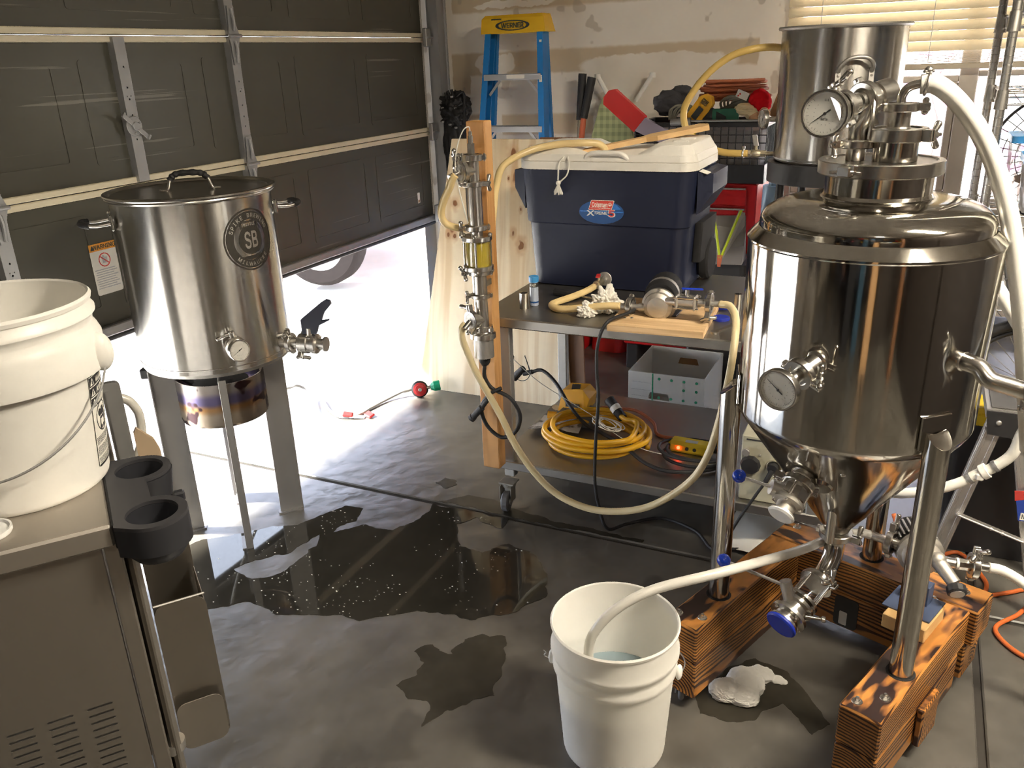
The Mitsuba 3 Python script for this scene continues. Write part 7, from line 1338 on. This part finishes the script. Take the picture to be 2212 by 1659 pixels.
for i, m_ in enumerate(fo):
    vv = m_.vertices; vv = vv + 0.006 * (meshkit.fbm(vv * 90, 4, i)[:, None] - 0.5) * np.array([1, 1, 1.3]); vv[:, 2] = np.maximum(vv[:, 2], 0.001); m_.vertices = vv
one('foam', 'white soap foam heaped on the floor inside the timber stand', 'foam', cat(fo), 'foam', True, kind='stuff')

# ------------------------------------------------------------------ outside: parked car, shrub beyond the window
car = thing('car', 'parked car of which the front wheel shows under the garage door', 'car')
wc = V(-4.02, 5.10, 0.335)
part(car, 'tyre', lathe([(0.21, -0.10), (0.30, -0.10), (0.325, -0.085), (0.335, -0.05), (0.335, 0.05), (0.325, 0.085), (0.30, 0.10), (0.21, 0.10)], frame(wc, (0.2, -1, 0)), 64, close=True), 'tyre_rubber', 30)
part(car, 'rim', lathe([(0, 0.05), (0.05, 0.055), (0.06, 0.03), (0.17, 0.04), (0.205, 0.09), (0.215, 0.095), (0.215, -0.09), (0, -0.09)][::-1], frame(wc, (0.2, -1, 0)), 48), 'aluminium', 30)
body = Polygon([(-8.1, 0.46), (-7.55, 0.46), (-7.52, 0.46)] + [(-7.12 + 0.40 * math.cos(t), 0.335 + 0.40 * math.sin(t)) for t in np.linspace(math.pi * 0.98, 0.02, 12)] + [(-6.6, 0.44), (-4.5, 0.44)] + [(-4.02 + 0.40 * math.cos(t), 0.335 + 0.40 * math.sin(t)) for t in np.linspace(math.pi * 0.98, 0.02, 12)] + [(-3.60, 0.48), (-3.40, 0.52), (-3.30, 0.75), (-3.7, 0.93), (-4.6, 1.02), (-5.4, 1.45), (-7.0, 1.50), (-7.9, 1.05), (-8.15, 0.85)])
part(car, 'body', xf(prism(body, 1.70), frame((0, 6.92, 0.0), (0, -1, 0), (1, 0, 0))), 'car_paint', 20)
part(car, 'side_window', xf(prism(Polygon([(-4.85, 1.02), (-5.45, 1.40), (-6.95, 1.44), (-7.4, 1.05)]), 0.01), frame((0, 5.225, 0), (0, -1, 0), (1, 0, 0))), 'black_plastic', False)
part(car, 'tyre', lathe([(0.21, -0.10), (0.30, -0.10), (0.335, -0.05), (0.335, 0.05), (0.30, 0.10), (0.21, 0.10)], frame((-7.12, 5.33, 0.335), (0, -1, 0)), 48, close=True), 'tyre_rubber', 30)
sb = thing('flowering_shrub', 'bare flowering shrub beyond the window, bleached by the sun', 'shrub')
g_ = random.Random(4)
for i in range(14):
    x = g_.uniform(-0.8, 1.2); p = [(x, 7.4 + g_.uniform(-.3, .3), 0.0)]
    for j in range(5): p.append((p[-1][0] + g_.uniform(-.16, .20), p[-1][1] + g_.uniform(-.08, .08), p[-1][2] + g_.uniform(.24, .42)))
    part(sb, 'branch', tube(p, np.linspace(0.018, 0.004, 5 * 4 + 1), 6, 4), 'bark')
lv = []
for i in range(260):
    c = V(g_.uniform(-0.9, 1.5), 7.35 + g_.uniform(-.4, .3), g_.uniform(0.7, 2.2)); lv.append(blob(c, (0.035, 0.02, 0.03), i % 5, 0.3, 2, 1))
k = part(sb, 'blossom', cat(lv), 'blossom', False); labels[k] = {'kind': 'stuff'}
struct('wall_neighbour', box2((-6, 12.0, -0.2), (9, 12.2, 3.2)), 'stucco')

# ------------------------------------------------------------------ behind and beside the camera: what the polished steel mirrors
wb = thing('workbench', 'long cluttered white topped workbench behind the camera', 'workbench')
part(wb, 'top', box2((0.55, -1.95, 0.86), (2.0, -1.25, 0.91), 0.005), 'bench_white', False)
part(wb, 'side', box2((0.60, -1.93, 0.0), (1.95, -1.30, 0.855)), 'dark_wood', False)
bench = [('white paper pile', 'paper_white', 0.10), ('grey toolbox', 'tool_grey', 0.22), ('white foam block', 'cardboard_white', 0.16), ('blue lunch box', 'blue_lid', 0.20), ('yellow case', 'yellow_plastic', 0.14), ('green packet', 'green_box', 0.18), ('brown carton', 'cardboard_brown', 0.30), ('red biscuit tin', 'red_plastic', 0.12)]
for i, (nm, m_, h) in enumerate(bench):
    x = 0.60 + 0.17 * i
    one('bench_box', nm + ' on the workbench behind the camera', 'box', box2((x, -1.85 + 0.05 * (i % 3), 0.911), (x + 0.13, -1.62 + 0.05 * (i % 3), 0.911 + h), 0.004), m_, False)
sh_ = thing('storage_shelves', 'wide dark storage shelves along the wall behind the camera', 'shelves')
for x in (-2.55, -1.70, -0.85, 0.0, 0.85, 1.70, 2.50): part(sh_, 'upright', box2((x, -2.75, 0), (x + 0.05, -2.30, 2.35), 0.002), 'black_plastic', False)
for z in (0.10, 0.65, 1.20, 1.75, 2.30): part(sh_, 'shelf', box2((-2.55, -2.75, z), (2.55, -2.30, z + 0.03)), 'black_plastic', False)
part(sh_, 'back_panel', box2((-2.55, -2.79, 0.0), (2.55, -2.755, 2.35)), 'dark_wood', False)
cols = [('cardboard_brown', 'brown'), ('dark_cloth', 'charcoal'), ('black_matte', 'black'), ('blue_lid', 'blue'), ('dark_wood', 'dark wooden'), ('black_plastic', 'glossy black'), ('red_paint', 'red'), ('tool_grey', 'grey'), ('slate_blue', 'slate blue'), ('olive_dark', 'olive'), ('brown_wood', 'reddish wooden'), ('yellow_cord', 'yellow'), ('cardboard_white', 'white')]
for r_, z in enumerate((0.131, 0.681, 1.231, 1.781)):
    for i in range(12):
        bay, k_ = divmod(i, 2)
        x = (-2.55, -1.70, -0.85, 0.0, 0.85, 1.70)[bay] + 0.07 + 0.385 * k_ + rng.uniform(0, 0.02)
        w_, h = rng.uniform(0.22, 0.34), rng.uniform(0.24, 0.49); m_, nm = cols[(i * 5 + r_ * 4) % 13]
        one('carton', f'{nm} carton on the {("bottom", "second", "third", "top")[r_]} storage shelf behind the camera', 'carton', box2((x, -2.70, z), (x + w_, -2.36, z + h), 0.004), m_, False)
one('cabinet', 'tall dark cabinet at the right hand wall', 'cabinet', box2((1.75, -0.9, 0.0), (2.66, 0.9, 2.15), 0.01), 'dark_wood', False)
one('cabinet', 'second dark cabinet at the right hand wall nearer the window', 'cabinet', box2((1.85, 0.95, 0.0), (2.66, 2.6, 2.15), 0.01), 'dark_wood', False)
one('timber_prop', 'reddish timber prop standing in front of the dark cabinet', 'post', box2((1.30, -0.62, 0.0), (1.44, -0.50, 2.20), 0.005), 'brown_wood', False)
one('chipboard_panel', 'pale chipboard panel leaning by the workbench', 'panel', hull([(x, y, z) for x, y0, z in ((0.20, -0.98, 0.0), (0.46, -0.98, 0.0), (0.46, -1.16, 0.80), (0.20, -1.16, 1.02)) for y in (y0, y0 - 0.02)]), 'cardboard_tan', False)
one('wardrobe_locker', 'narrow slate blue locker behind the camera', 'locker', box2((-0.32, -1.55, 0.0), (-0.10, -1.25, 1.70), 0.006), 'slate_blue', False)
one('locker', 'narrow black locker beside the blue one', 'locker', box2((-0.80, -1.50, 0.0), (-0.52, -1.15, 1.60), 0.006), 'black_plastic', False)
